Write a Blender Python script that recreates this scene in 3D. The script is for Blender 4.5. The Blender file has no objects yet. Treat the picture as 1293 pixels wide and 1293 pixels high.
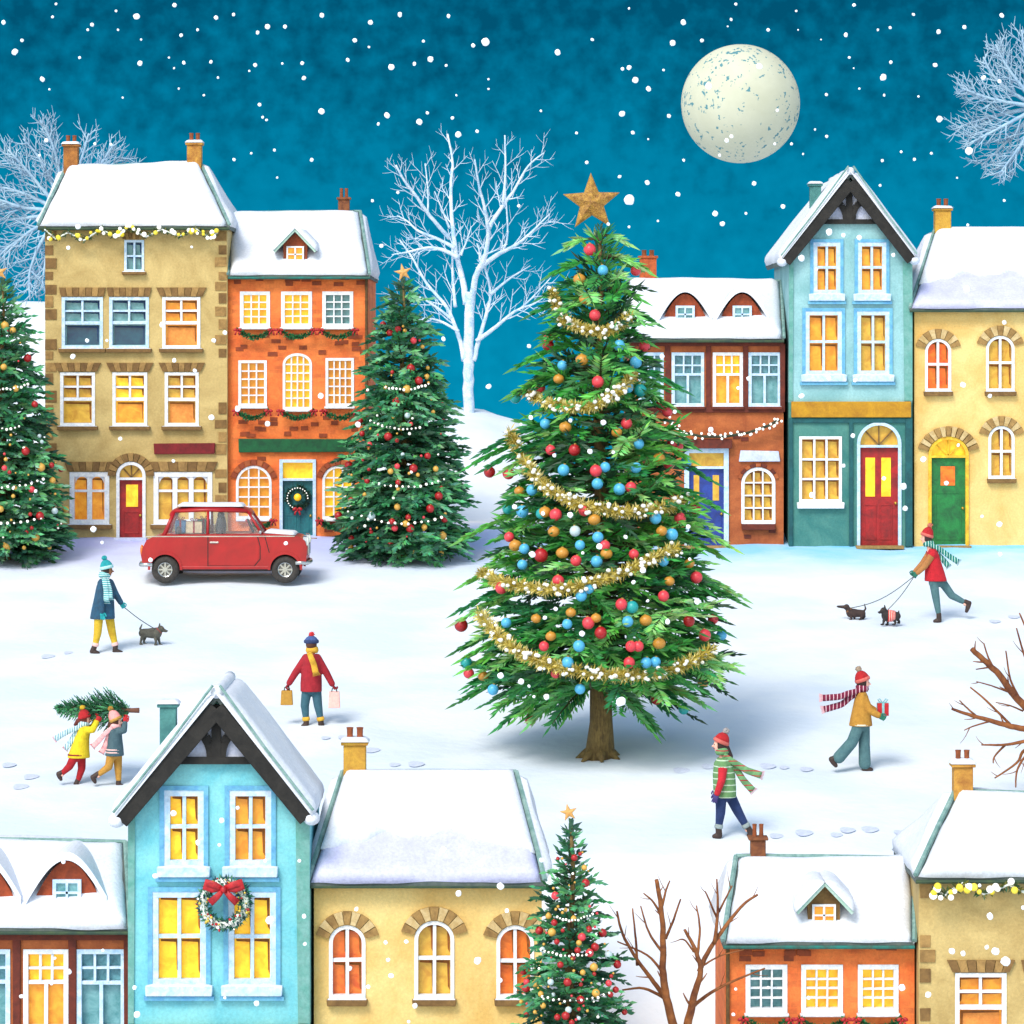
import bpy, math, random
from mathutils import Vector, Matrix, Quaternion
R = math.radians
scene = bpy.context.scene
COL = scene.collection
F = 5130.0; CX = 646.5; HY = 450.0
def P(x, y, D): return Vector(((x-CX)/F*D, D, (HY-y)/F*D))
def plane_z(D): return -16 + 0.131*D
def depth_at(y): return 82080.0/(y+222)
def lin(c):
    c = c/255.0
    return c/12.92 if c <= 0.04045 else ((c+0.055)/1.055)**2.4
def rgb(r, g, b): return (lin(r), lin(g), lin(b), 1)
def lerp(a, b, t): return a+(b-a)*t
def sstep(t):
    t = max(0, min(1, t)); return t*t*(3-2*t)

# ---------------------------------------------------------------- materials
MATS = {}
def mat(name, base, col2=None, scale=3.0, amt=1.0, rough=0.8, emit=0.0, bump=0.15, bscale=30, metal=0.0, detail=5, brick=None, attr=False, coat=0.0, stretch=None, wave=None):
    if name in MATS: return MATS[name]
    m = bpy.data.materials.new(name); m.use_nodes = True
    nt = m.node_tree; N = nt.nodes; L = nt.links
    b = N['Principled BSDF']; b.inputs['Roughness'].default_value = rough; b.inputs['Metallic'].default_value = metal
    if coat: b.inputs['Coat Weight'].default_value = coat
    if col2 is None: col2 = tuple(c*0.72 for c in base[:3])+(1,)
    tc = N.new('ShaderNodeTexCoord'); mp = N.new('ShaderNodeMapping')
    L.new(tc.outputs['Object'], mp.inputs['Vector'])
    if stretch: mp.inputs['Scale'].default_value = stretch
    n1 = N.new('ShaderNodeTexNoise'); n1.inputs['Scale'].default_value = scale; n1.inputs['Detail'].default_value = detail; n1.inputs['Roughness'].default_value = 0.65; n1.inputs['Distortion'].default_value = 0.6
    L.new(mp.outputs[0], n1.inputs['Vector'])
    cr = N.new('ShaderNodeValToRGB'); cr.color_ramp.elements[0].position = 0.36; cr.color_ramp.elements[1].position = 0.66
    cr.color_ramp.elements[0].color = (0, 0, 0, 1); cr.color_ramp.elements[1].color = (amt, amt, amt, 1)
    L.new(n1.outputs['Fac'], cr.inputs['Fac'])
    mx = N.new('ShaderNodeMix'); mx.data_type = 'RGBA'
    mx.inputs['A'].default_value = base; mx.inputs['B'].default_value = col2
    L.new(cr.outputs['Color'], mx.inputs['Factor'])
    out = mx.outputs['Result']
    if wave:
        w = N.new('ShaderNodeTexWave'); w.inputs['Scale'].default_value = wave[1]; w.inputs['Distortion'].default_value = 1.0
        w.bands_direction = wave[2]
        L.new(tc.outputs['Object'], w.inputs['Vector'])
        c2 = N.new('ShaderNodeValToRGB'); c2.color_ramp.elements[0].position = wave[3]; c2.color_ramp.elements[1].position = wave[3]+0.06
        L.new(w.outputs['Fac'], c2.inputs['Fac'])
        m2 = N.new('ShaderNodeMix'); m2.data_type = 'RGBA'; L.new(c2.outputs['Color'], m2.inputs['Factor'])
        L.new(out, m2.inputs['A']); m2.inputs['B'].default_value = wave[0]; out = m2.outputs['Result']
    if brick:
        bt = N.new('ShaderNodeTexBrick'); bt.inputs['Scale'].default_value = brick[1]
        bt.inputs['Color1'].default_value = (0, 0, 0, 1); bt.inputs['Color2'].default_value = (1, 1, 1, 1); bt.inputs['Mortar'].default_value = (0.25, .25, .25, 1)
        bt.inputs['Mortar Size'].default_value = 0.025; bt.inputs['Bias'].default_value = -0.35; bt.inputs['Brick Width'].default_value = 0.55; bt.inputs['Row Height'].default_value = 0.25
        sp = N.new('ShaderNodeSeparateXYZ'); cb = N.new('ShaderNodeCombineXYZ')
        nd = N.new('ShaderNodeTexNoise'); nd.inputs['Scale'].default_value = 3; L.new(tc.outputs['Object'], nd.inputs['Vector'])
        ad = N.new('ShaderNodeMath'); ad.operation = 'MULTIPLY_ADD'; ad.inputs[1].default_value = 0.10
        L.new(tc.outputs['Object'], sp.inputs[0]); L.new(nd.outputs['Fac'], ad.inputs[0]); L.new(sp.outputs['Z'], ad.inputs[2])
        L.new(sp.outputs['X'], cb.inputs['X']); L.new(ad.outputs[0], cb.inputs['Y'])
        L.new(cb.outputs[0], bt.inputs['Vector'])
        n3 = N.new('ShaderNodeTexNoise'); n3.inputs['Scale'].default_value = 1.6; L.new(tc.outputs['Object'], n3.inputs['Vector'])
        c3 = N.new('ShaderNodeValToRGB'); c3.color_ramp.elements[0].position = 0.42; c3.color_ramp.elements[1].position = 0.6
        L.new(n3.outputs['Fac'], c3.inputs['Fac'])
        mu = N.new('ShaderNodeMath'); mu.operation = 'MULTIPLY'; L.new(bt.outputs['Color'], mu.inputs[0]); c3.color_ramp.elements[0].color = (.28, .28, .28, 1); L.new(c3.outputs['Color'], mu.inputs[1])
        mu2 = N.new('ShaderNodeMath'); mu2.operation = 'MULTIPLY'; L.new(mu.outputs[0], mu2.inputs[0]); mu2.inputs[1].default_value = brick[2]
        m3 = N.new('ShaderNodeMix'); m3.data_type = 'RGBA'; L.new(mu2.outputs[0], m3.inputs['Factor']); L.new(out, m3.inputs['A']); m3.inputs['B'].default_value = brick[0]
        out = m3.outputs['Result']
    if attr:
        at = N.new('ShaderNodeAttribute'); at.attribute_name = 'Col'
        m4 = N.new('ShaderNodeMix'); m4.data_type = 'RGBA'; m4.blend_type = 'MULTIPLY'; m4.inputs['Factor'].default_value = 1
        L.new(out, m4.inputs['A']); L.new(at.outputs['Color'], m4.inputs['B']); out = m4.outputs['Result']
    if bump:
        gn = N.new('ShaderNodeTexNoise'); gn.inputs['Scale'].default_value = 22; gn.inputs['Detail'].default_value = 8; gn.inputs['Roughness'].default_value = .75; L.new(tc.outputs['Object'], gn.inputs['Vector'])
        gr = N.new('ShaderNodeMapRange'); gr.inputs['From Min'].default_value = .3; gr.inputs['From Max'].default_value = .7; gr.inputs['To Min'].default_value = .80; gr.inputs['To Max'].default_value = 1.12; L.new(gn.outputs['Fac'], gr.inputs['Value'])
        gm = N.new('ShaderNodeVectorMath'); gm.operation = 'SCALE'; L.new(out, gm.inputs[0]); L.new(gr.outputs[0], gm.inputs['Scale']); out = gm.outputs[0]
    L.new(out, b.inputs['Base Color'])
    if emit:
        L.new(out, b.inputs['Emission Color']); b.inputs['Emission Strength'].default_value = emit
    if bump:
        n2 = N.new('ShaderNodeTexNoise'); n2.inputs['Scale'].default_value = bscale; n2.inputs['Detail'].default_value = 4
        L.new(tc.outputs['Object'], n2.inputs['Vector'])
        bp = N.new('ShaderNodeBump'); bp.inputs['Strength'].default_value = bump; bp.inputs['Distance'].default_value = 0.03
        L.new(n2.outputs['Fac'], bp.inputs['Height']); L.new(bp.outputs[0], b.inputs['Normal'])
    MATS[name] = m
    return m

# ---------------------------------------------------------------- mesh builder
class MB:
    def __init__(s): s.v = []; s.f = []; s.m = []; s.c = []; s.col = (1, 1, 1, 1)
    def add(s, vs, fs, mi=0):
        o = len(s.v); s.v += [tuple(v) for v in vs]; s.c += [s.col]*len(vs)
        for f in fs: s.f.append(tuple(i+o for i in f)); s.m.append(mi)
    def box(s, x0, x1, y0, y1, z0, z1, mi=0):
        if x0 > x1: x0, x1 = x1, x0
        if y0 > y1: y0, y1 = y1, y0
        if z0 > z1: z0, z1 = z1, z0
        s.add([(x0,y0,z0),(x1,y0,z0),(x1,y1,z0),(x0,y1,z0),(x0,y0,z1),(x1,y0,z1),(x1,y1,z1),(x0,y1,z1)],
              [(0,3,2,1),(4,5,6,7),(0,1,5,4),(1,2,6,5),(2,3,7,6),(3,0,4,7)], mi)
    def prism(s, pts, y0, y1, mi=0):
        """pts: list of (x,z); extruded from y0 (front) to y1"""
        a = sum(pts[i][0]*pts[(i+1)%len(pts)][1]-pts[(i+1)%len(pts)][0]*pts[i][1] for i in range(len(pts)))
        if a < 0: pts = pts[::-1]
        n = len(pts)
        vs = [(p[0], y0, p[1]) for p in pts]+[(p[0], y1, p[1]) for p in pts]
        fs = [tuple(range(n)), tuple(range(2*n-1, n-1, -1))]+[(i, n+i, n+(i+1)%n, (i+1)%n) for i in range(n)]
        s.add(vs, fs, mi)
    def bar(s, p, q, w, t, y0, mi=0):
        """flat bar in the XZ plane from p to q ((x,z)), width w, from y0 to y0+t"""
        dx, dz = q[0]-p[0], q[1]-p[1]; l = math.hypot(dx, dz) or 1; nx, nz = -dz/l*w/2, dx/l*w/2
        s.prism([(p[0]+nx, p[1]+nz), (q[0]+nx, q[1]+nz), (q[0]-nx, q[1]-nz), (p[0]-nx, p[1]-nz)], y0, y0+t, mi)
    def tube(s, pts, rad, n=8, mi=0, flat=None, up=None):
        pts = [Vector(p) for p in pts]
        if not hasattr(rad, '__len__'): rad = [rad]*len(pts)
        vs = []; prev = None
        for i, p in enumerate(pts):
            t = (pts[min(i+1, len(pts)-1)]-pts[max(i-1, 0)])
            if t.length < 1e-9: t = Vector((0, 0, 1))
            t.normalize()
            if prev is None:
                a = Vector(up) if up else (Vector((0, 1, 0)) if abs(t.y) < 0.9 else Vector((1, 0, 0)))
            else: a = prev
            a = (a-t*a.dot(t)).normalized(); b = t.cross(a); prev = a
            fa, fb = flat if flat else (1, 1)
            for k in range(n):
                an = 2*math.pi*k/n
                vs.append(p+a*math.cos(an)*rad[i]*fa+b*math.sin(an)*rad[i]*fb)
        fs = []
        for i in range(len(pts)-1):
            for k in range(n): fs.append((i*n+k, i*n+(k+1)%n, (i+1)*n+(k+1)%n, (i+1)*n+k))
        fs.append(tuple(range(n-1, -1, -1))); fs.append(tuple((len(pts)-1)*n+k for k in range(n)))
        s.add(vs, fs, mi)
    def capsule(s, p, r1, q, r2, n=12, mi=0, flat=None):
        p = Vector(p); q = Vector(q); d = (q-p); l = d.length
        if l < 1e-6: return s.ell(p, (r1, r1, r1))
        d.normalize(); pts = []; rr = []
        for a in (80, 55, 28, 0): pts.append(p-d*r1*math.sin(R(a))); rr.append(r1*math.cos(R(a)))
        for a in (0, 28, 55, 80): pts.append(q+d*r2*math.sin(R(a))); rr.append(r2*math.cos(R(a)))
        s.tube(pts, rr, n, mi, flat)
    def chain(s, pts, rad, n=12, mi=0):
        for i in range(len(pts)-1): s.capsule(pts[i], rad[i], pts[i+1], rad[i+1], n, mi)
    def ell(s, c, r, nu=14, nv=9, mi=0, rot=None, noise=0, seed=0):
        if not hasattr(r, '__len__'): r = (r, r, r)
        rn = random.Random(seed); c = Vector(c); vs = []; fs = []
        def pt(u, v):
            k = 1+(rn.random()-.5)*2*noise
            w = Vector((r[0]*math.sin(v)*math.cos(u)*k, r[1]*math.sin(v)*math.sin(u)*k, r[2]*math.cos(v)*k))
            if rot: w = rot @ w
            return c+w
        vs.append(pt(0, 0))
        for j in range(1, nv):
            for i in range(nu): vs.append(pt(2*math.pi*i/nu, math.pi*j/nv))
        vs.append(pt(0, math.pi))
        for i in range(nu): fs.append((0, 1+i, 1+(i+1)%nu))
        for j in range(nv-2):
            for i in range(nu):
                a = 1+j*nu; fs.append((a+i, a+nu+i, a+nu+(i+1)%nu, a+(i+1)%nu))
        a = 1+(nv-2)*nu
        for i in range(nu): fs.append((a+i, len(vs)-1, a+(i+1)%nu))
        s.add(vs, fs, mi)
    def loft(s, secs, n=20, mi=0):
        """secs: (x, y, z, rx, ry) from bottom to top, closed"""
        vs = []
        for (x, y, z, rx, ry) in secs:
            for k in range(n):
                a = 2*math.pi*k/n; vs.append((x+rx*math.cos(a), y+ry*math.sin(a), z))
        fs = [tuple(range(n-1, -1, -1)), tuple((len(secs)-1)*n+k for k in range(n))]
        for i in range(len(secs)-1):
            for k in range(n): fs.append((i*n+k, i*n+(k+1)%n, (i+1)*n+(k+1)%n, (i+1)*n+k))
        s.add(vs, fs, mi)
    def blade(s, p, d, l, w, side, mi=0, droop=0.0):
        """a pointed leaf/needle: folded kite"""
        p = Vector(p); q = p+d*l; m = p+d*l*0.45+Vector((0, 0, -droop*l)); q = q+Vector((0, 0, -droop*l*1.6))
        s.add([p, m+side*w*.5, q, m-side*w*.5], [(0, 1, 2, 3)], mi)
    def disc(s, c, rx, rz, y0, y1, n=24, mi=0):
        s.prism([(c[0]+rx*math.cos(2*math.pi*k/n), c[1]+rz*math.sin(2*math.pi*k/n)) for k in range(n)], y0, y1, mi)
    def mesh(s, name, mats, origin=(0, 0, 0), smooth=False):
        me = bpy.data.meshes.new(name); ox, oy, oz = origin
        me.from_pydata([(v[0]-ox, v[1]-oy, v[2]-oz) for v in s.v], [], s.f)
        for m in (mats if isinstance(mats, (list, tuple)) else [mats]): me.materials.append(m)
        me.polygons.foreach_set('material_index', s.m)
        if any(c != (1, 1, 1, 1) for c in s.c):
            ca = me.color_attributes.new('Col', 'FLOAT_COLOR', 'POINT')
            ca.data.foreach_set('color', [x for c in s.c for x in c])
        if smooth: me.polygons.foreach_set('use_smooth', [True]*len(s.f))
        me.update(); return me
    def build(s, name, mats, parent=None, origin=None, smooth=False, bevel=0, label=None, subsurf=0, seg=2):
        """as a child (verts given in world space; root empty's location is the origin) or a top-level mesh"""
        if parent is not None: org = ROOT[parent.name]
        else: org = origin if origin is not None else (0, 0, 0)
        o = bpy.data.objects.new(name, s.mesh(name, mats, org, smooth)); COL.objects.link(o)
        if parent is not None: o.parent = parent
        else: o.location = org
        ROOT[o.name] = tuple(org)
        if bevel:
            b = o.modifiers.new('Bevel', 'BEVEL'); b.width = bevel; b.segments = seg; b.limit_method = 'ANGLE'; b.angle_limit = R(40)
        if subsurf:
            b = o.modifiers.new('Subdivision', 'SUBSURF'); b.levels = b.render_levels = subsurf
        if label: o['label'] = label
        return o
    def remesh(s, voxel, name='m', smooth_it=3, factor=0.5):
        """voxel union of everything in the builder -> one continuous smooth mesh, put back into a new builder"""
        me = s.mesh('tmp', [])
        o = bpy.data.objects.new('tmp', me); COL.objects.link(o)
        r = o.modifiers.new('r', 'REMESH'); r.mode = 'VOXEL'; r.voxel_size = voxel
        if smooth_it:
            k = o.modifiers.new('s', 'SMOOTH'); k.factor = factor; k.iterations = smooth_it
        dg = bpy.context.evaluated_depsgraph_get(); dg.update()
        e = o.evaluated_get(dg); m2 = e.to_mesh()
        out = MB(); out.v = [tuple(v.co) for v in m2.vertices]; out.f = [tuple(p.vertices) for p in m2.polygons]
        out.m = [0]*len(out.f); out.c = [(1, 1, 1, 1)]*len(out.v)
        e.to_mesh_clear(); bpy.data.objects.remove(o); bpy.data.meshes.remove(me)
        return out
ROOT = {}
def tag(o, label, cat, group=None, kind=None):
    if label: o['label'] = label
    if cat: o['category'] = cat
    if group: o['group'] = group
    if kind: o['kind'] = kind
    return o
def empty(name, loc, label, cat, group=None):
    o = bpy.data.objects.new(name, None); COL.objects.link(o); o.location = loc; o.empty_display_size = 0.2
    ROOT[o.name] = tuple(loc); return tag(o, label, cat, group)
def struct(o): o['kind'] = 'structure'; return o
def dup(o, loc, label=None):
    c = o.copy(); COL.objects.link(c); c.location = loc
    if label: c['label'] = label
    for ch in o.children:
        d = ch.copy(); COL.objects.link(d); d.parent = c
    return c

# ---------------------------------------------------------------- palette
SNOW = mat('snow', (0.73, 0.76, 0.82, 1), (0.63, 0.69, 0.80, 1), scale=0.9, amt=0.8, rough=0.85, bump=0.35, bscale=7)
ICE = mat('old_icy_snow', (0.46, 0.48, 0.72, 1), (0.55, 0.57, 0.78, 1), scale=2, rough=0.6, bump=0.2)  # lavender roof shade put into the snow colour
TEALTRIM = mat('teal_trim', rgb(95, 135, 130), rgb(140, 170, 165), scale=5)
GUTTER = mat('dark_gutter', rgb(38, 62, 52), rgb(60, 80, 50), scale=6)
WHITE = mat('white_paint', rgb(236, 236, 236), rgb(205, 212, 222), scale=7, rough=0.6)
BLUEWHITE = mat('bluish_white_paint', rgb(205, 222, 238), rgb(160, 195, 225), scale=8, rough=0.6)
YEL = mat('lit_yellow_pane', rgb(250, 205, 40), rgb(240, 165, 20), scale=5, emit=0.35, rough=0.3, bump=0)
AMB = mat('lit_amber_pane', rgb(226, 158, 45), rgb(205, 120, 25), scale=5, emit=0.35, rough=0.3, bump=0)
ORG = mat('lit_orange_pane', rgb(235, 115, 25), rgb(205, 70, 15), scale=5, emit=0.35, rough=0.3, bump=0)
OLI = mat('lit_olive_pane', rgb(205, 165, 60), rgb(175, 125, 40), scale=5, emit=0.25, rough=0.3, bump=0)
CURT = mat('brown_curtain', rgb(150, 85, 20), rgb(105, 60, 20), scale=6, emit=0.1)  # colour of the shade strokes painted inside window cells
TEALP = mat('teal_pane', rgb(70, 130, 135), rgb(120, 170, 175), scale=5, rough=0.25, bump=0)
DKTEALP = mat('dark_teal_pane', rgb(30, 80, 100), rgb(22, 55, 85), scale=4, rough=0.25, bump=0)
SLATE = mat('roof_slate', rgb(70, 85, 85), rgb(95, 105, 100), scale=5)
BARKBR = mat('dark_brown', rgb(70, 48, 25), rgb(110, 80, 35), scale=9)
GOLDM = mat('gold_tinsel', rgb(190, 160, 45), rgb(225, 200, 90), scale=25, rough=0.35, metal=0.3)
BULBW = mat('white_bulb', (0.9, 0.9, 0.85, 1), (0.9, 0.9, 0.8, 1), emit=0.5, bump=0)
BULBY = mat('yellow_bulb', rgb(225, 205, 70), rgb(200, 180, 40), emit=0.3, bump=0)
CORD = mat('dark_cord', rgb(50, 55, 35), bump=0)
# ---------------------------------------------------------------- ground
def interp(tab, x):
    if x <= tab[0][0]: return tab[0][1]
    for (a, b), (c, d) in zip(tab, tab[1:]):
        if x <= c: return lerp(b, d, sstep((x-a)/(c-a)))
    return tab[-1][1]
HILL = [(-30, 3.2), (-13, 1.45), (-8, 1.2), (-4, -1.2), (-1.0, -1.36), (0.1, -1.65), (1.4, -2.9), (8, -3.2), (30, -3.0)]
def gz(x, D):
    if D <= 59.3: z = -12.1
    elif D < 63: z = lerp(-12.1, plane_z(63), sstep((D-59.3)/3.7))
    elif D <= 93: z = plane_z(D)
    elif D < 98: z = lerp(plane_z(93), -4.0, (D-93)/5)
    elif D < 108: z = lerp(-4.0, interp(HILL, x), sstep((D-98)/10))
    elif D < 400: z = interp(HILL, x)-(D-108)**1.15*0.06
    else: z = -40-(D-400)*0.05
    if 40 < D < 110:
        z += 0.02*math.sin(x*1.3+D*.7)+0.015*math.sin(x*2.9-D*1.7+1)+0.006*math.sin(x*7+D*5)
    return z
g = MB()
xs = [-3000, -800, -200, -60, -30]+[-20+0.35*i for i in range(115)]+[30, 60, 200, 800, 3000]
ds = [-60, -20, 20, 45, 54]+[57+0.35*i for i in range(155)]+[112, 115, 120, 130, 150, 200, 300, 400, 900, 2500]
g.v = [(x, d, gz(x, d)) for d in ds for x in xs]
nx = len(xs)
g.f = [(j*nx+i, j*nx+i+1, (j+1)*nx+i+1, (j+1)*nx+i) for j in range(len(ds)-1) for i in range(nx-1)]
g.m = [0]*len(g.f); g.c = [(1, 1, 1, 1)]*len(g.v)
# snow ground: a bluish strip runs along the house fronts
GS = bpy.data.materials.new('snow_ground'); GS.use_nodes = True
nt = GS.node_tree; N = nt.nodes; L = nt.links; b = N['Principled BSDF']; b.inputs['Roughness'].default_value = 0.85
tc = N.new('ShaderNodeTexCoord'); sp = N.new('ShaderNodeSeparateXYZ'); L.new(tc.outputs['Object'], sp.inputs[0])
n1 = N.new('ShaderNodeTexNoise'); n1.inputs['Scale'].default_value = 0.5; n1.inputs['Detail'].default_value = 6; L.new(tc.outputs['Object'], n1.inputs['Vector'])
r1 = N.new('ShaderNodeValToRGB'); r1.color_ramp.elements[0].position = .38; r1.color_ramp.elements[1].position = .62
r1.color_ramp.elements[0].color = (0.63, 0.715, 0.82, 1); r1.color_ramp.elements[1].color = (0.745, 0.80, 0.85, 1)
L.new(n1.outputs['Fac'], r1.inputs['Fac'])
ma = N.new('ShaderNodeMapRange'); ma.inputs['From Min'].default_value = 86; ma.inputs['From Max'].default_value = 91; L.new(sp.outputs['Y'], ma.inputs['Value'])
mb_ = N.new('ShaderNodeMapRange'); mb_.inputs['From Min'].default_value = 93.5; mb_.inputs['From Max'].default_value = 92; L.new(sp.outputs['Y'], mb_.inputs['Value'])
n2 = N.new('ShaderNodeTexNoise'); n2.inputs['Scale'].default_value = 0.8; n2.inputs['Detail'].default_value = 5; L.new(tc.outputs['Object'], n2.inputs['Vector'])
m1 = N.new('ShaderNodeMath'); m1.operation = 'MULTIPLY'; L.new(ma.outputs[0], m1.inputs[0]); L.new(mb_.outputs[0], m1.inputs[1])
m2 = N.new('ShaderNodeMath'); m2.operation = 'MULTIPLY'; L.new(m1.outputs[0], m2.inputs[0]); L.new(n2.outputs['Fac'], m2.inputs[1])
# colour of the strip: lavender at the left, clear blue at the right
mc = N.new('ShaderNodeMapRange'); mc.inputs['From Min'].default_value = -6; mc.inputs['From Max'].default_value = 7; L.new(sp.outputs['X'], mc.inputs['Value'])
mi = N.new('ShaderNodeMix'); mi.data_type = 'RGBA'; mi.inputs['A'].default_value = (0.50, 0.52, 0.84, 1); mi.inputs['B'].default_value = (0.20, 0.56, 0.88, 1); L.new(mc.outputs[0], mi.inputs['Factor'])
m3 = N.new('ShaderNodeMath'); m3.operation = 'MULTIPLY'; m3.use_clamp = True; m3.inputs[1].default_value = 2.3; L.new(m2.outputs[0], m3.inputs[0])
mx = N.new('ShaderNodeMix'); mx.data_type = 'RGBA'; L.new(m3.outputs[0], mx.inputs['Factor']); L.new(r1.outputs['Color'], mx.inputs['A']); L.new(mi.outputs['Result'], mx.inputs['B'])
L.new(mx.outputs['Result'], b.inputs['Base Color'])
n3 = N.new('ShaderNodeTexNoise'); n3.inputs['Scale'].default_value = 5; n3.inputs['Detail'].default_value = 7; L.new(tc.outputs['Object'], n3.inputs['Vector'])
bp = N.new('ShaderNodeBump'); bp.inputs['Strength'].default_value = 0.3; bp.inputs['Distance'].default_value = 0.05; L.new(n3.outputs['Fac'], bp.inputs['Height']); L.new(bp.outputs[0], b.inputs['Normal'])
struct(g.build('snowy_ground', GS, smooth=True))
def ground_pt(px, py):
    """where a pixel's ray meets the plaza"""
    D = depth_at(py); p = P(px, py, D); p.z = gz(p.x, D); return p

# footprints pressed in the snow
fp = MB(); n = 20
FPM = mat('pressed_snow', (0.54, 0.60, 0.77, 1), (0.62, 0.68, 0.82, 1), scale=6, rough=0.7)
ring = [(0.16, 0.004), (0.13, 0.006), (0.10, 0.006), (0.0, 0.004)]
vs = []; 
for (r, z) in ring[:3]:
    for k in range(n):
        a = 2*math.pi*k/n; rr = r*(1+0.10*math.sin(3*a+1)); vs.append((rr*math.cos(a), rr*1.5*math.sin(a), z+0.01))
vs.append((0, 0, 0.01))
fs = [(j*n+k, j*n+(k+1)%n, (j+1)*n+(k+1)%n, (j+1)*n+k) for j in range(2) for k in range(n)]+[(2*n+k, 2*n+(k+1)%n, 3*n) for k in range(n)]
fp.add(vs, fs)
fo = struct(fp.build('footprint', FPM, smooth=True))
fl = [(11,966),(39,981),(26,993),(860,974),(895,970),(969,967),(990,968),(1018,970),(1015,1053),(1070,1052),(1098,1050),(1135,1052),(980,1055),(1056,1057),(1256,785),(1280,780),(411,934),(433,933),(498,967),(525,966),(470,950),(86,824),(60,828)]
rf = random.Random(5)
for i, (x, y) in enumerate(fl):
    o = fo if i == 0 else dup(fo, (0, 0, 0)); p = ground_pt(x, y); o.location = p
    o.rotation_euler = (math.atan(0.131), 0, 0); q = rf.uniform(.5, .9); o.scale = (q, q, 1)

# ---------------------------------------------------------------- world: teal night sky to the north, unseen pale fill light added overhead and behind the viewer
w = bpy.data.worlds.new('World'); scene.world = w; w.use_nodes = True
nt = w.node_tree; N = nt.nodes; L = nt.links; bg = N['Background']
SUN_EL, SUN_AZ = 47, 26     # azimuth to the left of the viewing direction's reverse
tc = N.new('ShaderNodeTexCoord'); sp = N.new('ShaderNodeSeparateXYZ'); L.new(tc.outputs['Generated'], sp.inputs[0])
mr = N.new('ShaderNodeMapRange'); mr.inputs['From Min'].default_value = -0.02; mr.inputs['From Max'].default_value = 0.095; L.new(sp.outputs['Z'], mr.inputs['Value'])
nz = N.new('ShaderNodeTexNoise'); nz.inputs['Scale'].default_value = 18; nz.inputs['Detail'].default_value = 9; nz.inputs['Roughness'].default_value = 0.62
mp = N.new('ShaderNodeMapping'); mp.inputs['Scale'].default_value = (1, 1, 3); L.new(tc.outputs['Generated'], mp.inputs['Vector']); L.new(mp.outputs[0], nz.inputs['Vector'])
nf = N.new('ShaderNodeTexNoise'); nf.inputs['Scale'].default_value = 220; nf.inputs['Detail'].default_value = 6; L.new(tc.outputs['Generated'], nf.inputs['Vector'])
a1 = N.new('ShaderNodeMath'); a1.operation = 'MULTIPLY_ADD'; L.new(nz.outputs['Fac'], a1.inputs[0]); a1.inputs[1].default_value = 0.45
s1 = N.new('ShaderNodeMath'); s1.operation = 'ADD'; L.new(mr.outputs[0], s1.inputs[0]); s1.inputs[1].default_value = -0.225; L.new(s1.outputs[0], a1.inputs[2])
a2 = N.new('ShaderNodeMath'); a2.operation = 'MULTIPLY_ADD'; L.new(nf.outputs['Fac'], a2.inputs[0]); a2.inputs[1].default_value = 0.8
s2 = N.new('ShaderNodeMath'); s2.operation = 'ADD'; L.new(a1.outputs[0], s2.inputs[0]); s2.inputs[1].default_value = -0.40; L.new(s2.outputs[0], a2.inputs[2])
cr = N.new('ShaderNodeValToRGB'); e = cr.color_ramp.elements
e[0].position = 0.0; e[0].color = rgb(2, 146, 186); e[1].position = 1.0; e[1].color = rgb(0, 84, 116)
k = cr.color_ramp.elements.new(0.55); k.color = rgb(0, 128, 166)
L.new(a2.outputs[0], cr.inputs['Fac'])
sky = N.new('ShaderNodeTexSky'); sky.sky_type = 'NISHITA'; sky.sun_disc = False; sky.sun_elevation = R(SUN_EL); sky.sun_rotation = R(180+SUN_AZ)
sk = N.new('ShaderNodeMix'); sk.data_type = 'RGBA'; sk.blend_type = 'MULTIPLY'; sk.inputs['Factor'].default_value = 1; L.new(sky.outputs[0], sk.inputs['A']); sk.inputs['B'].default_value = (0.325, 0.297, 0.245, 1)
mf = N.new('ShaderNodeMapRange'); mf.inputs['From Min'].default_value = 0.75; mf.inputs['From Max'].default_value = 0.1; L.new(sp.outputs['Y'], mf.inputs['Value'])
mm = N.new('ShaderNodeMix'); mm.data_type = 'RGBA'; L.new(mf.outputs[0], mm.inputs['Factor']); L.new(cr.outputs['Color'], mm.inputs['A']); L.new(sk.outputs['Result'], mm.inputs['B'])
L.new(mm.outputs['Result'], bg.inputs['Color']); bg.inputs['Strength'].default_value = 1.0
# sun
sl = bpy.data.lights.new('sun', 'SUN'); sl.energy = 2.65; sl.angle = R(22); sl.color = (1.0, 0.95, 0.88)
so = bpy.data.objects.new('sun', sl); COL.objects.link(so)
d = Vector((-math.sin(R(SUN_AZ))*math.cos(R(SUN_EL)), -math.cos(R(SUN_AZ))*math.cos(R(SUN_EL)), math.sin(R(SUN_EL))))
so.rotation_euler = d.to_track_quat('Z', 'Y').to_euler(); so.location = (-20, 20, 40)
# camera
cam = bpy.data.cameras.new('camera'); co = bpy.data.objects.new('camera', cam); COL.objects.link(co); scene.camera = co
co.rotation_euler = (R(90), 0, 0); cam.sensor_width = 36; cam.lens = F/1293*36; cam.shift_y = (HY-CX)/1293; cam.clip_end = 6000; cam.clip_start = 1
scene.view_settings.view_transform = 'Standard'; scene.view_settings.look = 'None'; scene.view_settings.exposure = 0
scene.render.resolution_x = scene.render.resolution_y = 1024

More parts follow.
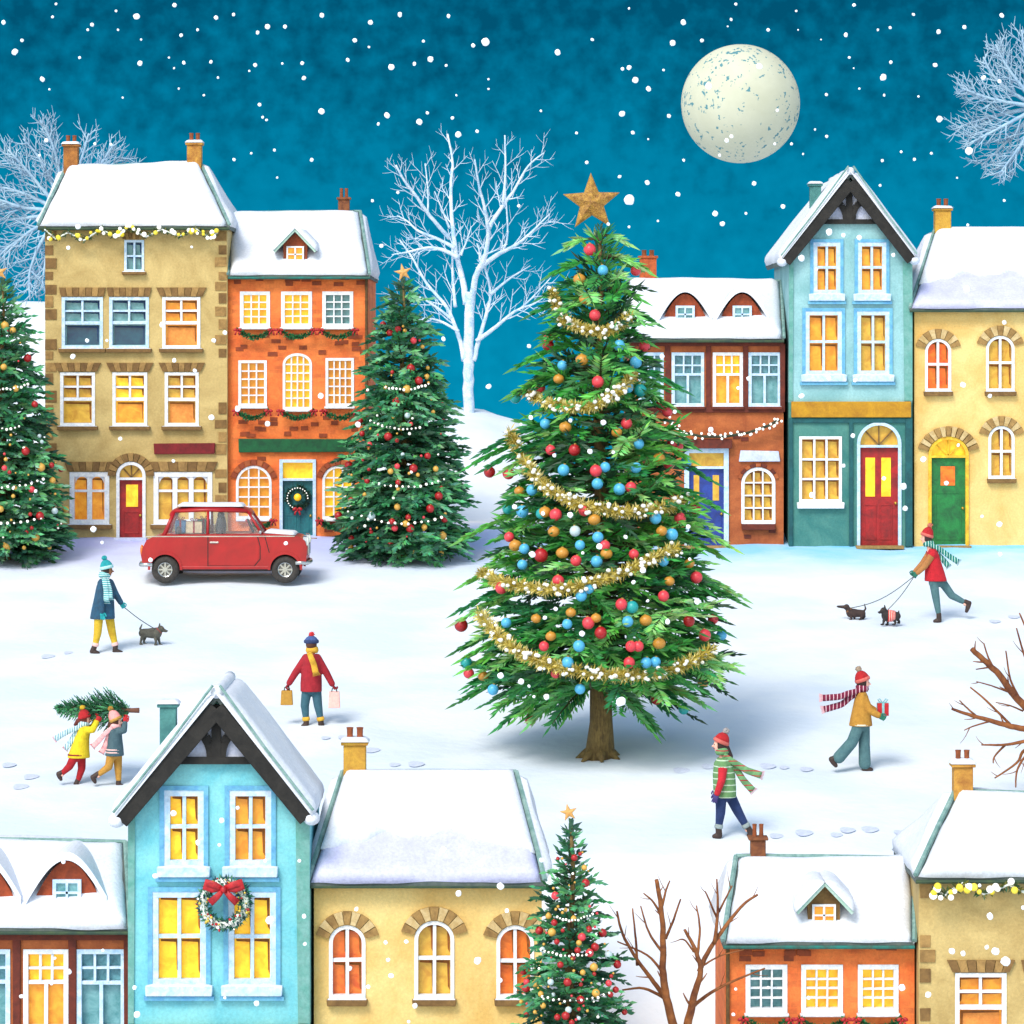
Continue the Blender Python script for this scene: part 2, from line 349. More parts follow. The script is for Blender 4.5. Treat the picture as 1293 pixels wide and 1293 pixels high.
# moon: a real sphere far away, lit by the sun lamp plus its own tan glow
MM = mat('moon_surface', (0.50, 0.53, 0.43, 1), (0.43, 0.46, 0.36, 1), scale=0.03, rough=1, bump=0)
nt = MM.node_tree; N = nt.nodes; L = nt.links; b = N['Principled BSDF']
for l in list(nt.links):
    if l.to_socket == b.inputs['Base Color']: src = l.from_socket
tc = N.new('ShaderNodeTexCoord'); v = N.new('ShaderNodeTexNoise'); v.inputs['Scale'].default_value = 0.22; v.inputs['Detail'].default_value = 6; L.new(tc.outputs['Object'], v.inputs['Vector'])
v2 = N.new('ShaderNodeTexNoise'); v2.inputs['Scale'].default_value = 0.7; v2.inputs['Detail'].default_value = 3; L.new(tc.outputs['Object'], v2.inputs['Vector'])
ad = N.new('ShaderNodeMath'); ad.operation = 'MULTIPLY'; L.new(v.outputs['Fac'], ad.inputs[0]); L.new(v2.outputs['Fac'], ad.inputs[1])
c = N.new('ShaderNodeValToRGB'); c.color_ramp.elements[0].position = 0.332; c.color_ramp.elements[1].position = 0.347; L.new(ad.outputs[0], c.inputs['Fac'])
mx = N.new('ShaderNodeMix'); mx.data_type = 'RGBA'; L.new(c.outputs['Color'], mx.inputs['Factor']); L.new(src, mx.inputs['A']); mx.inputs['B'].default_value = rgb(60, 125, 140)
L.new(mx.outputs['Result'], b.inputs['Base Color'])
b.inputs['Emission Color'].default_value = rgb(190, 150, 70); b.inputs['Emission Strength'].default_value = 0.11
mo = MB(); DM = 1500; mc = P(935, 131, DM); mo.ell(mc, 75*DM/F, 64, 40)
tag(mo.build('moon', MM, origin=tuple(mc), smooth=True), 'large pale cream full moon with a tan shaded rim, high in the teal sky', 'moon')
# ---------------------------------------------------------------- houses
def clip_poly(poly, outline):
    """Sutherland-Hodgman: clip poly by a convex counter-clockwise outline"""
    out = poly
    for i in range(len(outline)):
        a, b = outline[i], outline[(i+1) % len(outline)]
        inp = out; out = []
        if not inp: return []
        def side(p): return (b[0]-a[0])*(p[1]-a[1])-(b[1]-a[1])*(p[0]-a[0])
        for j in range(len(inp)):
            p, q = inp[j], inp[(j+1) % len(inp)]; sp_, sq = side(p), side(q)
            if sp_ >= -1e-9: out.append(p)
            if (sp_ > 1e-9 and sq < -1e-9) or (sp_ < -1e-9 and sq > 1e-9):
                t = sp_/(sp_-sq); out.append((p[0]+(q[0]-p[0])*t, p[1]+(q[1]-p[1])*t))
    return out
def ccw(pts):
    a = sum(pts[i][0]*pts[(i+1) % len(pts)][1]-pts[(i+1) % len(pts)][0]*pts[i][1] for i in range(len(pts)))
    return pts if a > 0 else pts[::-1]

def snow_slab(mb, a, b, c, d, T=0.12, nu=40, nv=14, seed=1, rag=0.04, lump=1.0, droop=0.0):
    """thick rounded layer of snow on the quad a(bl) b(br) c(tr) d(tl)"""
    a, b, c, d = map(Vector, (a, b, c, d)); rn = random.Random(seed)
    nrm = (b-a).cross(d-a).normalized()
    if nrm.z < 0: nrm = -nrm
    ph = [rn.uniform(0, 6.28) for _ in range(8)]
    def nz_(x, k): return math.sin(x*5*k+ph[0])*.4+math.sin(x*11*k+ph[1])*.3+math.sin(x*23*k+ph[2])*.2
    L0 = (b-a).length; H0 = (d-a).length; top = []; bot = []
    up = (d-a).normalized(); rt = (b-a).normalized()
    for j in range(nv+1):
        v = j/nv
        for i in range(nu+1):
            u = i/nu
            u2 = u; v2 = v
            base = a.lerp(b, u2).lerp(d.lerp(c, u2), v2)
            e = min(u*L0, (1-u)*L0, v*H0, (1-v)*H0)
            k = math.sqrt(max(0, min(1, e/(T*1.1)))); k = max(k, 0.0)
            t = T*k*(1+lump*(.25*nz_(u*L0*.5+v*1.3, .5)+.12*math.sin(v*H0*2.3+u*L0*1.4+ph[3])))
            off = Vector((0, 0, 0))
            if j == 0: off -= up*(rag*(nz_(u*L0, .35)+.6)+droop)
            if j == 0: off += Vector((0, 0, -droop*.5))
            if j == nv: off += up*rag*.5*nz_(u*L0+3, .4)
            if i == 0: off -= rt*rag*.7*nz_(v*H0+5, .5)
            if i == nu: off += rt*rag*.7*nz_(v*H0+7, .5)
            top.append(base+off+nrm*(t+.006)); bot.append(base+off*0.9+nrm*.004)
    n = (nu+1)*(nv+1); fs = []
    W = nu+1
    for j in range(nv):
        for i in range(nu):
            q = (j*W+i, j*W+i+1, (j+1)*W+i+1, (j+1)*W+i); fs.append(q); fs.append(tuple(x+n for x in q[::-1]))
    per = [i for i in range(nu+1)]+[j*W+nu for j in range(1, nv+1)]+[nv*W+i for i in range(nu-1, -1, -1)]+[j*W for j in range(nv-1, 0, -1)]
    for x in range(len(per)):
        p, q = per[x], per[(x+1) % len(per)]; fs.append((p, p+n, q+n, q))
    mb.add(top+bot, fs)

class House:
    def __init__(s, name, label, cat, D, m, xmid, ybase, group=None):
        s.D = D; s.ax, s.ay, s.k = m; s.u = abs(s.k)*D/F
        s.root = empty(name, (s.X(xmid), D, s.Z(ybase)), label, cat, group); s.rn = random.Random(hash_(name+str(D)))
    def X(s, x): return (s.ax+s.k*x-CX)/F*s.D
    def Z(s, y): return (HY-(s.ay+abs(s.k)*y))/F*s.D
    def pt(s, x, y, d=0): return Vector((s.X(x), s.D+d, s.Z(y)))
    def q(s, pts): return [(s.X(x), s.Z(y)) for x, y in pts]
    def wall(s, outline, holes, mats, depth=5.0, rev=0.13, d=0.0, stones=(), name='wall', parent=None):
        if s.D < 70: depth = 2.8
        mb = MB(); ol = ccw(s.q(outline)); hs = []
        for h in holes:
            x0, x1 = sorted((s.X(h[0]), s.X(h[1]))); z0, z1 = s.Z(h[3]), s.Z(h[2]); ar = h[4]*s.u if len(h) > 4 else 0
            hs.append((x0, x1, z0, z1, ar))
        xs = sorted({p[0] for p in ol} | {v for h in hs for v in h[:2]}); zs = sorted({p[1] for p in ol} | {v for h in hs for v in h[2:4]})
        Y = s.D+d
        for i in range(len(xs)-1):
            for j in range(len(zs)-1):
                cx, cz = (xs[i]+xs[i+1])/2, (zs[j]+zs[j+1])/2
                if any(h[0] < cx < h[1] and h[2] < cz < h[3] for h in hs): continue
                p = clip_poly([(xs[i], zs[j]), (xs[i+1], zs[j]), (xs[i+1], zs[j+1]), (xs[i], zs[j+1])], ol)
                if len(p) >= 3: mb.add([(a, Y, b) for a, b in p], [tuple(range(len(p)))])
        n = len(ol)
        for i in range(n):
            a, b = ol[i], ol[(i+1) % n]; mb.add([(a[0], Y, a[1]), (b[0], Y, b[1]), (b[0], Y+depth, b[1]), (a[0], Y+depth, a[1])], [(3, 2, 1, 0)])
        mb.add([(a, Y+depth, b) for a, b in ol], [tuple(range(n-1, -1, -1))])
        for (x0, x1, z0, z1, ar) in hs:
            zt = z1-ar
            segs = [((x0, zt), (x0, z0)), ((x0, z0), (x1, z0)), ((x1, z0), (x1, zt))]
            if ar:
                xc = (x0+x1)/2; rx = (x1-x0)/2; K = 14
                cv = [(xc-rx*math.cos(math.pi*k/K), zt+ar*math.sin(math.pi*k/K)) for k in range(K+1)]
                for k in range(K):
                    segs.append((cv[k+1], cv[k])); cn = (x0, z1) if k < K/2 else (x1, z1)
                    mb.add([(cn[0], Y, cn[1]), (cv[k][0], Y, cv[k][1]), (cv[k+1][0], Y, cv[k+1][1])], [(0, 1, 2)])
            else: segs.append(((x1, z1), (x0, z1)))
            for a, b in segs: mb.add([(a[0], Y, a[1]), (b[0], Y, b[1]), (b[0], Y+rev, b[1]), (a[0], Y+rev, a[1])], [(0, 1, 2, 3)])
        # individual stones / bricks standing a touch proud of the wall
        for (x, y, w_, h_, mi_) in stones:
            if any(x+w_ > h[0]-2 and x < h[1]+2 and y+h_ > h[2]-3 and y < h[3]+3 for h in holes): continue
            j = s.rn.uniform(-1, 1)*.4
            mb.prism(s.q([(x, y), (x+w_, y+j), (x+w_-j, y+h_), (x+j, y+h_-j*.5)]), Y-0.012-s.rn.random()*.01, Y+.01, mi_)
        return mb.build(name, mats, parent or s.root)
    def box(s, name, x0, x1, y0, y1, d0, d1, m, parent=None, bevel=0.012, jit=0.0, label=None):
        mb = MB(); r = lambda: s.rn.uniform(-jit, jit)
        mb.prism(s.q([(x0+r(), y0+r()), (x1+r(), y0+r()), (x1+r(), y1+r()), (x0+r(), y1+r())]), s.D+d0, s.D+d1)
        return mb.build(name, m, parent or s.root, bevel=bevel, label=label)
    def window(s, x0, x1, y0, y1, bars, cells, panes, fm=None, arch=0, fw=4.0, mw=2.2, sill=None, lintel=None, accent=1, parent=None, d=0.0, name='window', inner=None, yshift=0):
        """bars: list of ('v',pos,from,to)/('h',...) fractions; cells: list of (u0,u1,v0,v1,mat idx)"""
        D = s.D+d; fm = fm or WHITE; par = parent or s.root
        mb = MB(); lo, hi = 0.02, 0.10
        W, H = x1-x0, y1-y0; ys = y0+arch
        mb.prism(s.q([(x0, ys), (x0+fw, ys), (x0+fw, y1), (x0, y1)]), D-lo, D+hi)
        mb.prism(s.q([(x1-fw, ys), (x1, ys), (x1, y1), (x1-fw, y1)]), D-lo, D+hi)
        mb.prism(s.q([(x0, y1-fw), (x1, y1-fw), (x1, y1+.1), (x0, y1+.1)]), D-lo-.003, D+hi)
        xc = (x0+x1)/2
        def arc(rx, ry, k): return (xc-rx*math.cos(math.pi*k/16), ys-ry*math.sin(math.pi*k/16))
        if arch:
            for k in range(16): mb.prism(s.q([arc(W/2, arch, k), arc(W/2, arch, k+1), arc(W/2-fw, arch-fw, k+1), arc(W/2-fw, arch-fw, k)]), D-lo, D+hi)
        else: mb.prism(s.q([(x0, y0), (x1, y0), (x1, y0+fw), (x0, y0+fw)]), D-lo-.003, D+hi)
        ix0, ix1, iy0, iy1 = x0+fw, x1-fw, y0+fw, y1-fw; IW, IH = ix1-ix0, iy1-iy0
        def topat(x):  # opening top for arched windows
            if not arch: return iy0
            t = min(1, abs(x-xc)/(IW/2)); return ys-(arch-fw)*math.sqrt(max(0, 1-t*t))
        for br in bars:
            k, pos, f, t = br[:4]; bw = br[4] if len(br) > 4 else mw; j = s.rn.uniform(-.25, .25)
            if k == 'v':
                x = ix0+IW*pos+j; ya = max(iy0+IH*f, topat(x)); yb = iy0+IH*t
                mb.prism(s.q([(x-bw/2, ya-.3), (x+bw/2, ya-.3), (x+bw/2-j, yb), (x-bw/2-j, yb)]), D, D+.085)
            elif k == 'h':
                y = iy0+IH*pos+j; mb.prism(s.q([(ix0+IW*f, y-bw/2), (ix0+IW*t, y-bw/2+j), (ix0+IW*t, y+bw/2+j), (ix0+IW*f, y+bw/2)]), D+.006, D+.085)
        win = mb.build(name, fm, par, bevel=0)
        pm = MB()
        # backing pane, whole opening
        if arch:
            pts = [(xc-(W/2-.5)*math.cos(math.pi*k/16), ys-(arch-.5)*math.sin(math.pi*k/16)) for k in range(17)]+[(x1-.5, y1-.5), (x0+.5, y1-.5)]
        else: pts = [(x0+.5, y0+.5), (x1-.5, y0+.5), (x1-.5, y1-.5), (x0+.5, y1-.5)]
        pm.prism(s.q(pts), D+.115, D+.125, 0)
        for (u0, u1, v0, v1, mi_) in cells:
            g = .9
            a0, a1 = ix0+IW*u0+g, ix0+IW*u1-g; b0, b1 = iy0+IH*v0+g, iy0+IH*v1-g
            if arch and v0 < .3: b0 = max(b0, min(topat(a0+1), topat(a1-1))+.6)
            if b1-b0 < 1.5: continue
            if mi_: pm.prism(s.q([(a0, b0), (a1, b0), (a1, b1), (a0, b1)]), D+.111, D+.115, mi_)
            if accent:  # painted shade: dark strips along the top and right of each cell
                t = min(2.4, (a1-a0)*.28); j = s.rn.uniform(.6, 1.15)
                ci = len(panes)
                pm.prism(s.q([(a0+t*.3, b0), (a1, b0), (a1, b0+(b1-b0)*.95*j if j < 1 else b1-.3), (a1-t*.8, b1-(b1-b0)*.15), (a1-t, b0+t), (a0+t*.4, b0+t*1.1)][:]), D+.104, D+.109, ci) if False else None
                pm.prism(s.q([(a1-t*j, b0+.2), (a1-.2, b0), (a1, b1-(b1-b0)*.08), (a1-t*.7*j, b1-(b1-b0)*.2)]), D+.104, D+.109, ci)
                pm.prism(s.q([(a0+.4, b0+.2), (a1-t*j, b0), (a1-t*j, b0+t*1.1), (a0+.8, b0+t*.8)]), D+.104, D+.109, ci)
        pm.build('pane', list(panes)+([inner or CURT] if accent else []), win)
        if sill:
            so_, sh, sm = sill; sm2 = sm
            b = MB(); b.prism(s.q([(x0-so_, y1+.3), (x1+so_, y1+.3), (x1+so_-.6, y1+sh), (x0-so_+.6, y1+sh)]), D-.13, D+.02); b.build('sill', sm2, win, bevel=.012)
            if sh > 3.5 and s.rn.random() < 2: 
                b = MB(); n = 10
                b.prism(s.q([(x0-so_+1+(x1-x0+2*so_-2)*i/n, y1+.3-(.2 if i in (0, n) else 1.0+.5*math.sin(i*1.7+x0))) for i in range(n+1)]+[(x1+so_-1, y1+.35), (x0-so_+1, y1+.35)]), D-.12, D-.022); b.build('sill_snow', SNOW, win)
        if lintel:
            kind, lm = lintel[0], lintel[1]
            b = MB()
            if kind == 'trap':
                o, h = lintel[2], lintel[3]; nseg = 7
                for i in range(nseg):
                    t0, t1 = i/nseg, (i+1)/nseg
                    a0, a1 = lerp(x0-o*.35, x1+o*.35, t0), lerp(x0-o*.35, x1+o*.35, t1); c0, c1 = lerp(x0-o, x1+o, t0), lerp(x0-o, x1+o, t1)
                    b.prism(s.q([(a0+.3, y0-1), (a1-.3, y0-1), (c1-.3, y0-h), (c0+.3, y0-h)]), D-.05-(i % 2)*.006, D+.01, i % 2)
            else:
                o, h = lintel[2], lintel[3]; nseg = 9
                for i in range(nseg):
                    t0, t1 = i/nseg, (i+1)/nseg; A0, A1 = math.pi*(.08+.84*t0), math.pi*(.08+.84*t1); rx, ry = W/2+1, max(arch, 5)+1
                    f = lambda A, e: (xc-(rx+e)*math.cos(A), ys-(ry+e)*math.sin(A))
                    b.prism(s.q([f(A0+.015, 0), f(A1-.015, 0), f(A1-.015, h), f(A0+.015, h)]), D-.05-(i % 2)*.008, D+.01, i % 2)
            b.build('lintel', lm, win)
        return win
    def chimney(s, x0, x1, y0, y1, ytop, m, d=2.2, npots=2, potm=None, snow=True, bot=10):
        """stack between y0 (top) and y1, pots reach up to ytop"""
        if s.D < 70: d *= .56
        kf = (s.D+d)/s.D; Zk = lambda y: s.Z(y)*kf
        mb = MB(); X0, X1 = sorted((s.X(x0)*kf, s.X(x1)*kf)); w_ = X1-X0; Y0 = s.D+d
        mb.box(X0, X1, Y0, Y0+w_*1.1, Zk(y1+bot), Zk(y0+3)); mb.box(X0-.035, X1+.035, Y0-.035, Y0+w_*1.1+.035, Zk(y0+3), Zk(y0))
        c = mb.build('chimney', m, s.root, bevel=.012)
        for i in range(npots):
            cx = lerp(X0, X1, (i+.5)/npots*0.9+.05); r = w_*.14; p = MB()
            z0, z1 = Zk(y0)-.01, Zk(ytop-2.5)
            yy = Y0+w_*.55
            p.tube([(cx, yy, z0), (cx, yy, lerp(z0, z1, .5)), (cx, yy, lerp(z0, z1, .85)), (cx, yy, z1)], [r*1.15, r*.95, r, r*1.15], 12)
            p.build('chimney_pot', potm or POT, c, smooth=False)
        if snow:
            b = MB(); snow_slab(b, (X0-.05, Y0-.05, Zk(y0)), (X1+.05, Y0-.05, Zk(y0)), (X1+.05, Y0+w_*1.1+.05, Zk(y0)), (X0-.05, Y0+w_*1.1+.05, Zk(y0)), T=.06, nu=10, nv=8, seed=int(x0), rag=.02)
            b.build('snow_cap', SNOW, c, smooth=True)
        return c
    def eave_roof(s, xl, xr, ye, rl, rr, yr, ry=None, rise_d=2.5, over=.22, m=None, T=.13, seed=3, gut=GUTTER, icy=None, gh=3.0, inset_d=True):
        """front slope from the eave (xl..xr, ye) to the ridge (rl..rr, yr)"""
        if s.D < 70: rise_d = 1.4
        mb = MB(); a, b_ = s.pt(xl, ye, -over), s.pt(xr, ye, -over); D2 = s.D+rise_d
        # the ridge is farther away: place it so that it projects where it should
        kf = D2/s.D
        def far(x, y): return Vector((s.X(x)*kf, D2, s.Z(y)*kf))
        kn = (s.D-over)/s.D; a = Vector((a.x*kn, a.y, a.z*kn)); b_ = Vector((b_.x*kn, b_.y, b_.z*kn))
        c, d = far(rr, ry if ry else yr), far(rl, yr)
        if a.x > b_.x: a, b_, c, d = b_, a, d, c
        bd = s.D+2*rise_d+over; e = Vector((a.x, bd, a.z)); f = Vector((b_.x, bd, b_.z)); th = Vector((0, 0, -.09))
        vs = [a, b_, c, d, e, f]; mb.add([v for v in vs]+[v+th for v in vs], [(0, 1, 2, 3), (5, 4, 3, 2), (1, 5, 2), (4, 0, 3), (7, 6, 9, 8), (10, 11, 8, 9), (11, 7, 8), (6, 10, 9), (0, 6, 7, 1), (1, 7, 11, 5), (5, 11, 10, 4), (4, 10, 6, 0)])
        roof = mb.build('roof', m or SLATE, s.root)
        g_ = MB(); g_.tube([a+Vector((0, -.03, -.07)), b_+Vector((0, -.03, -.07))], gh*s.u*.5, 8, 0, up=(0, 1, 0)); g_.build('gutter', gut, roof)
        t = MB(); 
        for p, q in ((a, d), (b_, c), (d, c)): t.tube([p+Vector((0, 0, .02)), p.lerp(q, .5)+Vector((0, 0, .03)), q+Vector((0, 0, .02))], .038, 6)
        t.build('edge_trim', TEALTRIM, roof)
        sn = MB(); A, B, C_, D_ = a, b_, c, d
        ins = (b_-a).normalized()*.05
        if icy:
            snow_slab(sn, A+ins, B-ins, C_-ins, D_+ins, T=T*.55, seed=seed); sn.build('icy_snow', ICE, roof, smooth=True)  # lower layer carries the roof's lavender shade as its own colour
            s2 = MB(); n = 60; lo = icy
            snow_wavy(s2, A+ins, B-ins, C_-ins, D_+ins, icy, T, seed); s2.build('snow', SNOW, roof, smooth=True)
        else:
            snow_slab(sn, A+ins, B-ins, C_-ins, D_+ins, T=T, seed=seed, nu=60, nv=18); sn.build('snow', SNOW, roof, smooth=True)
        bk = MB(); snow_slab(bk, f, e, D_, C_, T=T, seed=seed+1); bk.build('snow', SNOW, roof, smooth=True)
        if (c-d).length < (b_-a).length*.98:
            for tri in ((b_, f, c, .5), (e, a, d, .5)):
                if abs(tri[2].x-tri[0].x) > .12:
                    bk = MB(); snow_slab(bk, tri[0], tri[1], tri[2].lerp(tri[1], .01), tri[2].lerp(tri[0], .01), T=T*.7, seed=seed+2, nu=16, nv=12); bk.build('snow', SNOW, roof, smooth=True)
        s.roofq = (a, b_, c, d)
        return roof
    def on_roof(s, x, y, lift=0):
        """the point of the front slope seen at this pixel"""
        a, b_, c, d = s.roofq; n = (b_-a).cross(d-a); r = Vector((s.X(x)/s.D, 1, s.Z(y)/s.D)); t = a.dot(n)/r.dot(n); return r*t
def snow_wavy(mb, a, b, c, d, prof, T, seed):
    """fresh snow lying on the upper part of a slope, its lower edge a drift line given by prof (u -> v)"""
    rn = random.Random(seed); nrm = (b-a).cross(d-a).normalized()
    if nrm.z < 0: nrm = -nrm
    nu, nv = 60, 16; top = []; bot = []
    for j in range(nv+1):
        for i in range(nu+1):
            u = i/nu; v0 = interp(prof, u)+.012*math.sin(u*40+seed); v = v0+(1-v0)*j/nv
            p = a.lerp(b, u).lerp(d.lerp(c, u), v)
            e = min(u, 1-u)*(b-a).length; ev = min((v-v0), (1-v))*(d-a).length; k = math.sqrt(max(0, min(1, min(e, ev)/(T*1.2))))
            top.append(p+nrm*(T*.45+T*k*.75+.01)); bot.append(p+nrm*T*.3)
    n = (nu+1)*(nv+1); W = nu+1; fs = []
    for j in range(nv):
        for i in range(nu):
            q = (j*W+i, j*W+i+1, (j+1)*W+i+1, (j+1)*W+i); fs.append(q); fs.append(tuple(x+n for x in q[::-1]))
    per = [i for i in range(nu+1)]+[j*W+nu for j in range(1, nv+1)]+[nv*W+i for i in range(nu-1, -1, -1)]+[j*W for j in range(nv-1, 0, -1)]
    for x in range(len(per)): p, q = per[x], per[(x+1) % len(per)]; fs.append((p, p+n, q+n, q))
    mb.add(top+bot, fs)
def hash_(t):
    h = 7
    for ch in t: h = (h*31+ord(ch)) % 1000003
    return h

# bar patterns
def grid(nx, ny, w=None):
    return [('v', i/nx, 0, 1) for i in range(1, nx)]+[('h', j/ny, 0, 1) for j in range(1, ny)], [(i/nx, (i+1)/nx, j/ny, (j+1)/ny, 0) for i in range(nx) for j in range(ny)]
SASH = ([('h', .5, 0, 1, 4.2), ('v', .5, 0, .5), ('h', .24, 0, 1)], [(0, .5, 0, .24, 0), (.5, 1, 0, .24, 0), (0, .5, .24, .46, 0), (.5, 1, .24, .46, 0), (.02, .98, .55, 1, 1)])
CROSS = ([('v', .5, 0, 1, 3), ('h', .48, 0, 1, 3.2)], [(0, .5, 0, .46, 0), (.5, 1, 0, .46, 0), (0, .5, .51, 1, 0), (.5, 1, .51, 1, 0)])
TBAR = ([('h', .4, 0, 1, 3), ('h', .2, 0, 1, 2), ('v', .34, 0, .4, 2), ('v', .67, 0, .4, 2), ('v', .5, .4, 1, 3)], [(0, .33, 0, .2, 1), (.34, .66, 0, .2, 1), (.67, 1, 0, .2, 1), (0, .33, .2, .4, 1), (.34, .66, .2, .4, 1), (.67, 1, .2, .4, 1), (0, .5, .42, 1, 0), (.5, 1, .42, 1, 0)])

POT = mat('terracotta_pot', rgb(150, 75, 35), rgb(110, 60, 30), scale=12)
TANW = mat('tan_render', rgb(200, 176, 116), rgb(164, 138, 82), scale=1.1, amt=.85, bump=.25)
QUOIN = mat('brown_stone', rgb(130, 98, 52), rgb(100, 72, 35), scale=5)
QUOIN2 = mat('light_brown_stone', rgb(165, 130, 75), rgb(125, 95, 50), scale=5)
STONEARCH = [QUOIN, QUOIN2]
ORW = mat('orange_brick', rgb(240, 132, 62), rgb(212, 92, 36), scale=1.5, amt=.9, bump=.25, brick=(rgb(150, 72, 38), 2.6, .85))
ORD = mat('dark_orange_brick', rgb(150, 66, 30), rgb(120, 55, 28), scale=6)
BRW = mat('brown_brick', rgb(182, 100, 50), rgb(145, 68, 30), scale=1.6, amt=.9, bump=.25, brick=(rgb(100, 40, 20), 2.6, .5))
DKRED = mat('dark_red_timber', rgb(108, 40, 22), rgb(80, 28, 15), scale=5)
BLW = mat('pale_blue_plaster', rgb(120, 170, 175), rgb(150, 195, 200), scale=1.2, bump=.2)
BLW2 = mat('bright_blue_plaster', rgb(128, 200, 206), rgb(95, 180, 196), scale=1.3, bump=.2)
BLFR = mat('blue_wood_trim', rgb(85, 150, 195), rgb(110, 180, 205), scale=5)
TLW = mat('teal_plaster', rgb(45, 112, 108), rgb(78, 135, 125), scale=1.3, bump=.2)
TLD = mat('dark_teal_wood', rgb(20, 88, 92), rgb(15, 70, 75), scale=4)
OCH = mat('ochre_paint', rgb(190, 140, 20), rgb(160, 110, 15), scale=3)
BLACKT = mat('black_timber', rgb(12, 11, 10), rgb(36, 34, 31), scale=4, stretch=(1, 1, 1))
LAVP = mat('pale_lavender_plaster', rgb(205, 212, 232), rgb(175, 185, 215), scale=3)
CRW = mat('cream_plaster', rgb(228, 200, 130), rgb(205, 160, 80), scale=.9, amt=.8, bump=.2)
REDP = mat('red_door_paint', rgb(170, 18, 22), rgb(120, 10, 14), scale=4, rough=.55)
GRNP = mat('green_door_paint', rgb(15, 125, 55), rgb(5, 85, 40), scale=4, rough=.55)
BLUP = mat('blue_door_paint', rgb(30, 62, 150), rgb(18, 40, 110), scale=4, rough=.55)
TELP = mat('teal_door_paint', rgb(12, 110, 115), rgb(8, 80, 90), scale=4, rough=.55)
BRASS = mat('brass', rgb(200, 160, 70), metal=.8, rough=.3, bump=0)
CRIMS = mat('crimson_sign', rgb(125, 22, 28), rgb(95, 12, 18), scale=6)
GRSIGN = mat('green_sign', rgb(8, 92, 50), rgb(5, 65, 38), scale=6)
YTRIM = mat('yellow_trim', rgb(228, 195, 50), rgb(205, 150, 40), scale=6)

def quoins(xa, xb, y0, y1, rn, w=9, left=True):
    out = []; y = y0; i = 0
    while y < y1-9:
        ww = w if i % 2 else w*1.45; hh = rn.uniform(12, 17)
        if rn.random() < .85: out.append((xa if left else xb-ww, y, ww, hh-2, 1+(rn.random() < .5)))
        y += hh+rn.uniform(0, 6); i += 1
    return out

def door(h, x0, x1, y0, y1, m, arch=0, lights=(), fan=None, frame=WHITE, panels=(), knob='r', fw=4, lightm=YEL, step=True, fanm=YEL):
    """x0..x1,y0..y1: opening including frame; fan = y of the transom bar's bottom"""
    mb = MB(); D = h.D; ys = y0+arch; xc = (x0+x1)/2; W = x1-x0
    mb.prism(h.q([(x0, ys), (x0+fw, ys), (x0+fw, y1), (x0, y1)]), D-.05, D+.12); mb.prism(h.q([(x1-fw, ys), (x1, ys), (x1, y1), (x1-fw, y1)]), D-.05, D+.12)
    def arc(rx, ry, k): return (xc-rx*math.cos(math.pi*k/16), ys-ry*math.sin(math.pi*k/16))
    if arch:
        for k in range(16): mb.prism(h.q([arc(W/2, arch, k), arc(W/2, arch, k+1), arc(W/2-fw, arch-fw, k+1), arc(W/2-fw, arch-fw, k)]), D-.05, D+.12)
    else: mb.prism(h.q([(x0, y0), (x1, y0), (x1, y0+fw), (x0, y0+fw)]), D-.053, D+.12)
    ytop = fan if fan else y0+fw
    if fan: mb.prism(h.q([(x0+fw, fan-3), (x1-fw, fan-3), (x1-fw, fan), (x0+fw, fan)]), D-.045, D+.12)
    fr = mb.build('door_frame', frame, h.root)
    if fan:
        p = MB()
        if arch: pts = [arc(W/2-1, arch-1, k) for k in range(17)]+[(x1-1, fan-1), (x0+1, fan-1)]
        else: pts = [(x0+1, y0+1), (x1-1, y0+1), (x1-1, fan-1), (x0+1, fan-1)]
        p.prism(h.q(pts), D+.10, D+.115); p.build('fanlight', fanm, fr)
        if arch:
            b = MB(); hub = (xc, fan-3)
            for a in (45, 90, 135):
                e = (xc-(W/2-fw)*math.cos(R(a)), fan-3-(fan-3-y0-fw)*math.sin(R(a))); b.bar((h.X(hub[0]), h.Z(hub[1])), (h.X(e[0]), h.Z(e[1])), 1.6*h.u, .05, D+.045)
            b.build('fanlight_bar', QUOIN if fanm is OLI else frame, fr)
    lf = MB(); 
    if arch and not fan:
        pts = [arc(W/2-fw+.3, arch-fw+.3, k) for k in range(17)]+[(x1-fw+.3, y1-.5), (x0+fw-.3, y1-.5)]
    else: pts = [(x0+fw-.3, ytop+.2), (x1-fw+.3, ytop+.2), (x1-fw+.3, y1-.5), (x0+fw-.3, y1-.5)]
    lf.prism(h.q(pts), D+.05, D+.10)
    for (a, b_, c, d) in panels:
        for e in ((a, a+1.6, c, d), (b_-1.6, b_, c, d), (a+1.6, b_-1.6, c, c+1.6), (a+1.6, b_-1.6, d-1.6, d)): lf.prism(h.q([(e[0], e[2]), (e[1], e[2]), (e[1], e[3]), (e[0], e[3])]), D+.038, D+.05)
    leaf = lf.build('door', m, h.root, bevel=.006)
    for l in lights:
        a, b_, c, d = l[:4]; p = MB(); p.prism(h.q([(a, c), (b_, c), (b_, d), (a, d)]), D+.036, D+.0495); p.build('door_light', l[4] if len(l) > 4 else lightm, leaf)
    k = MB(); kx = x1-fw-3 if knob == 'r' else x0+fw+3; k.ell(h.pt(kx, (y1+ytop)/2+8, .015), .03, 10, 7); k.ell(h.pt(kx, (y1+ytop)/2+8, .043), (.035, .01, .035), 10, 7); k.build('door_handle', BRASS, leaf, smooth=True)
    if step: h.box('doorstep', x0-2, x1+2, y1-1.5, y1+2.5, -.32, .0, QUOIN2 if frame is not WHITE else LAVP)

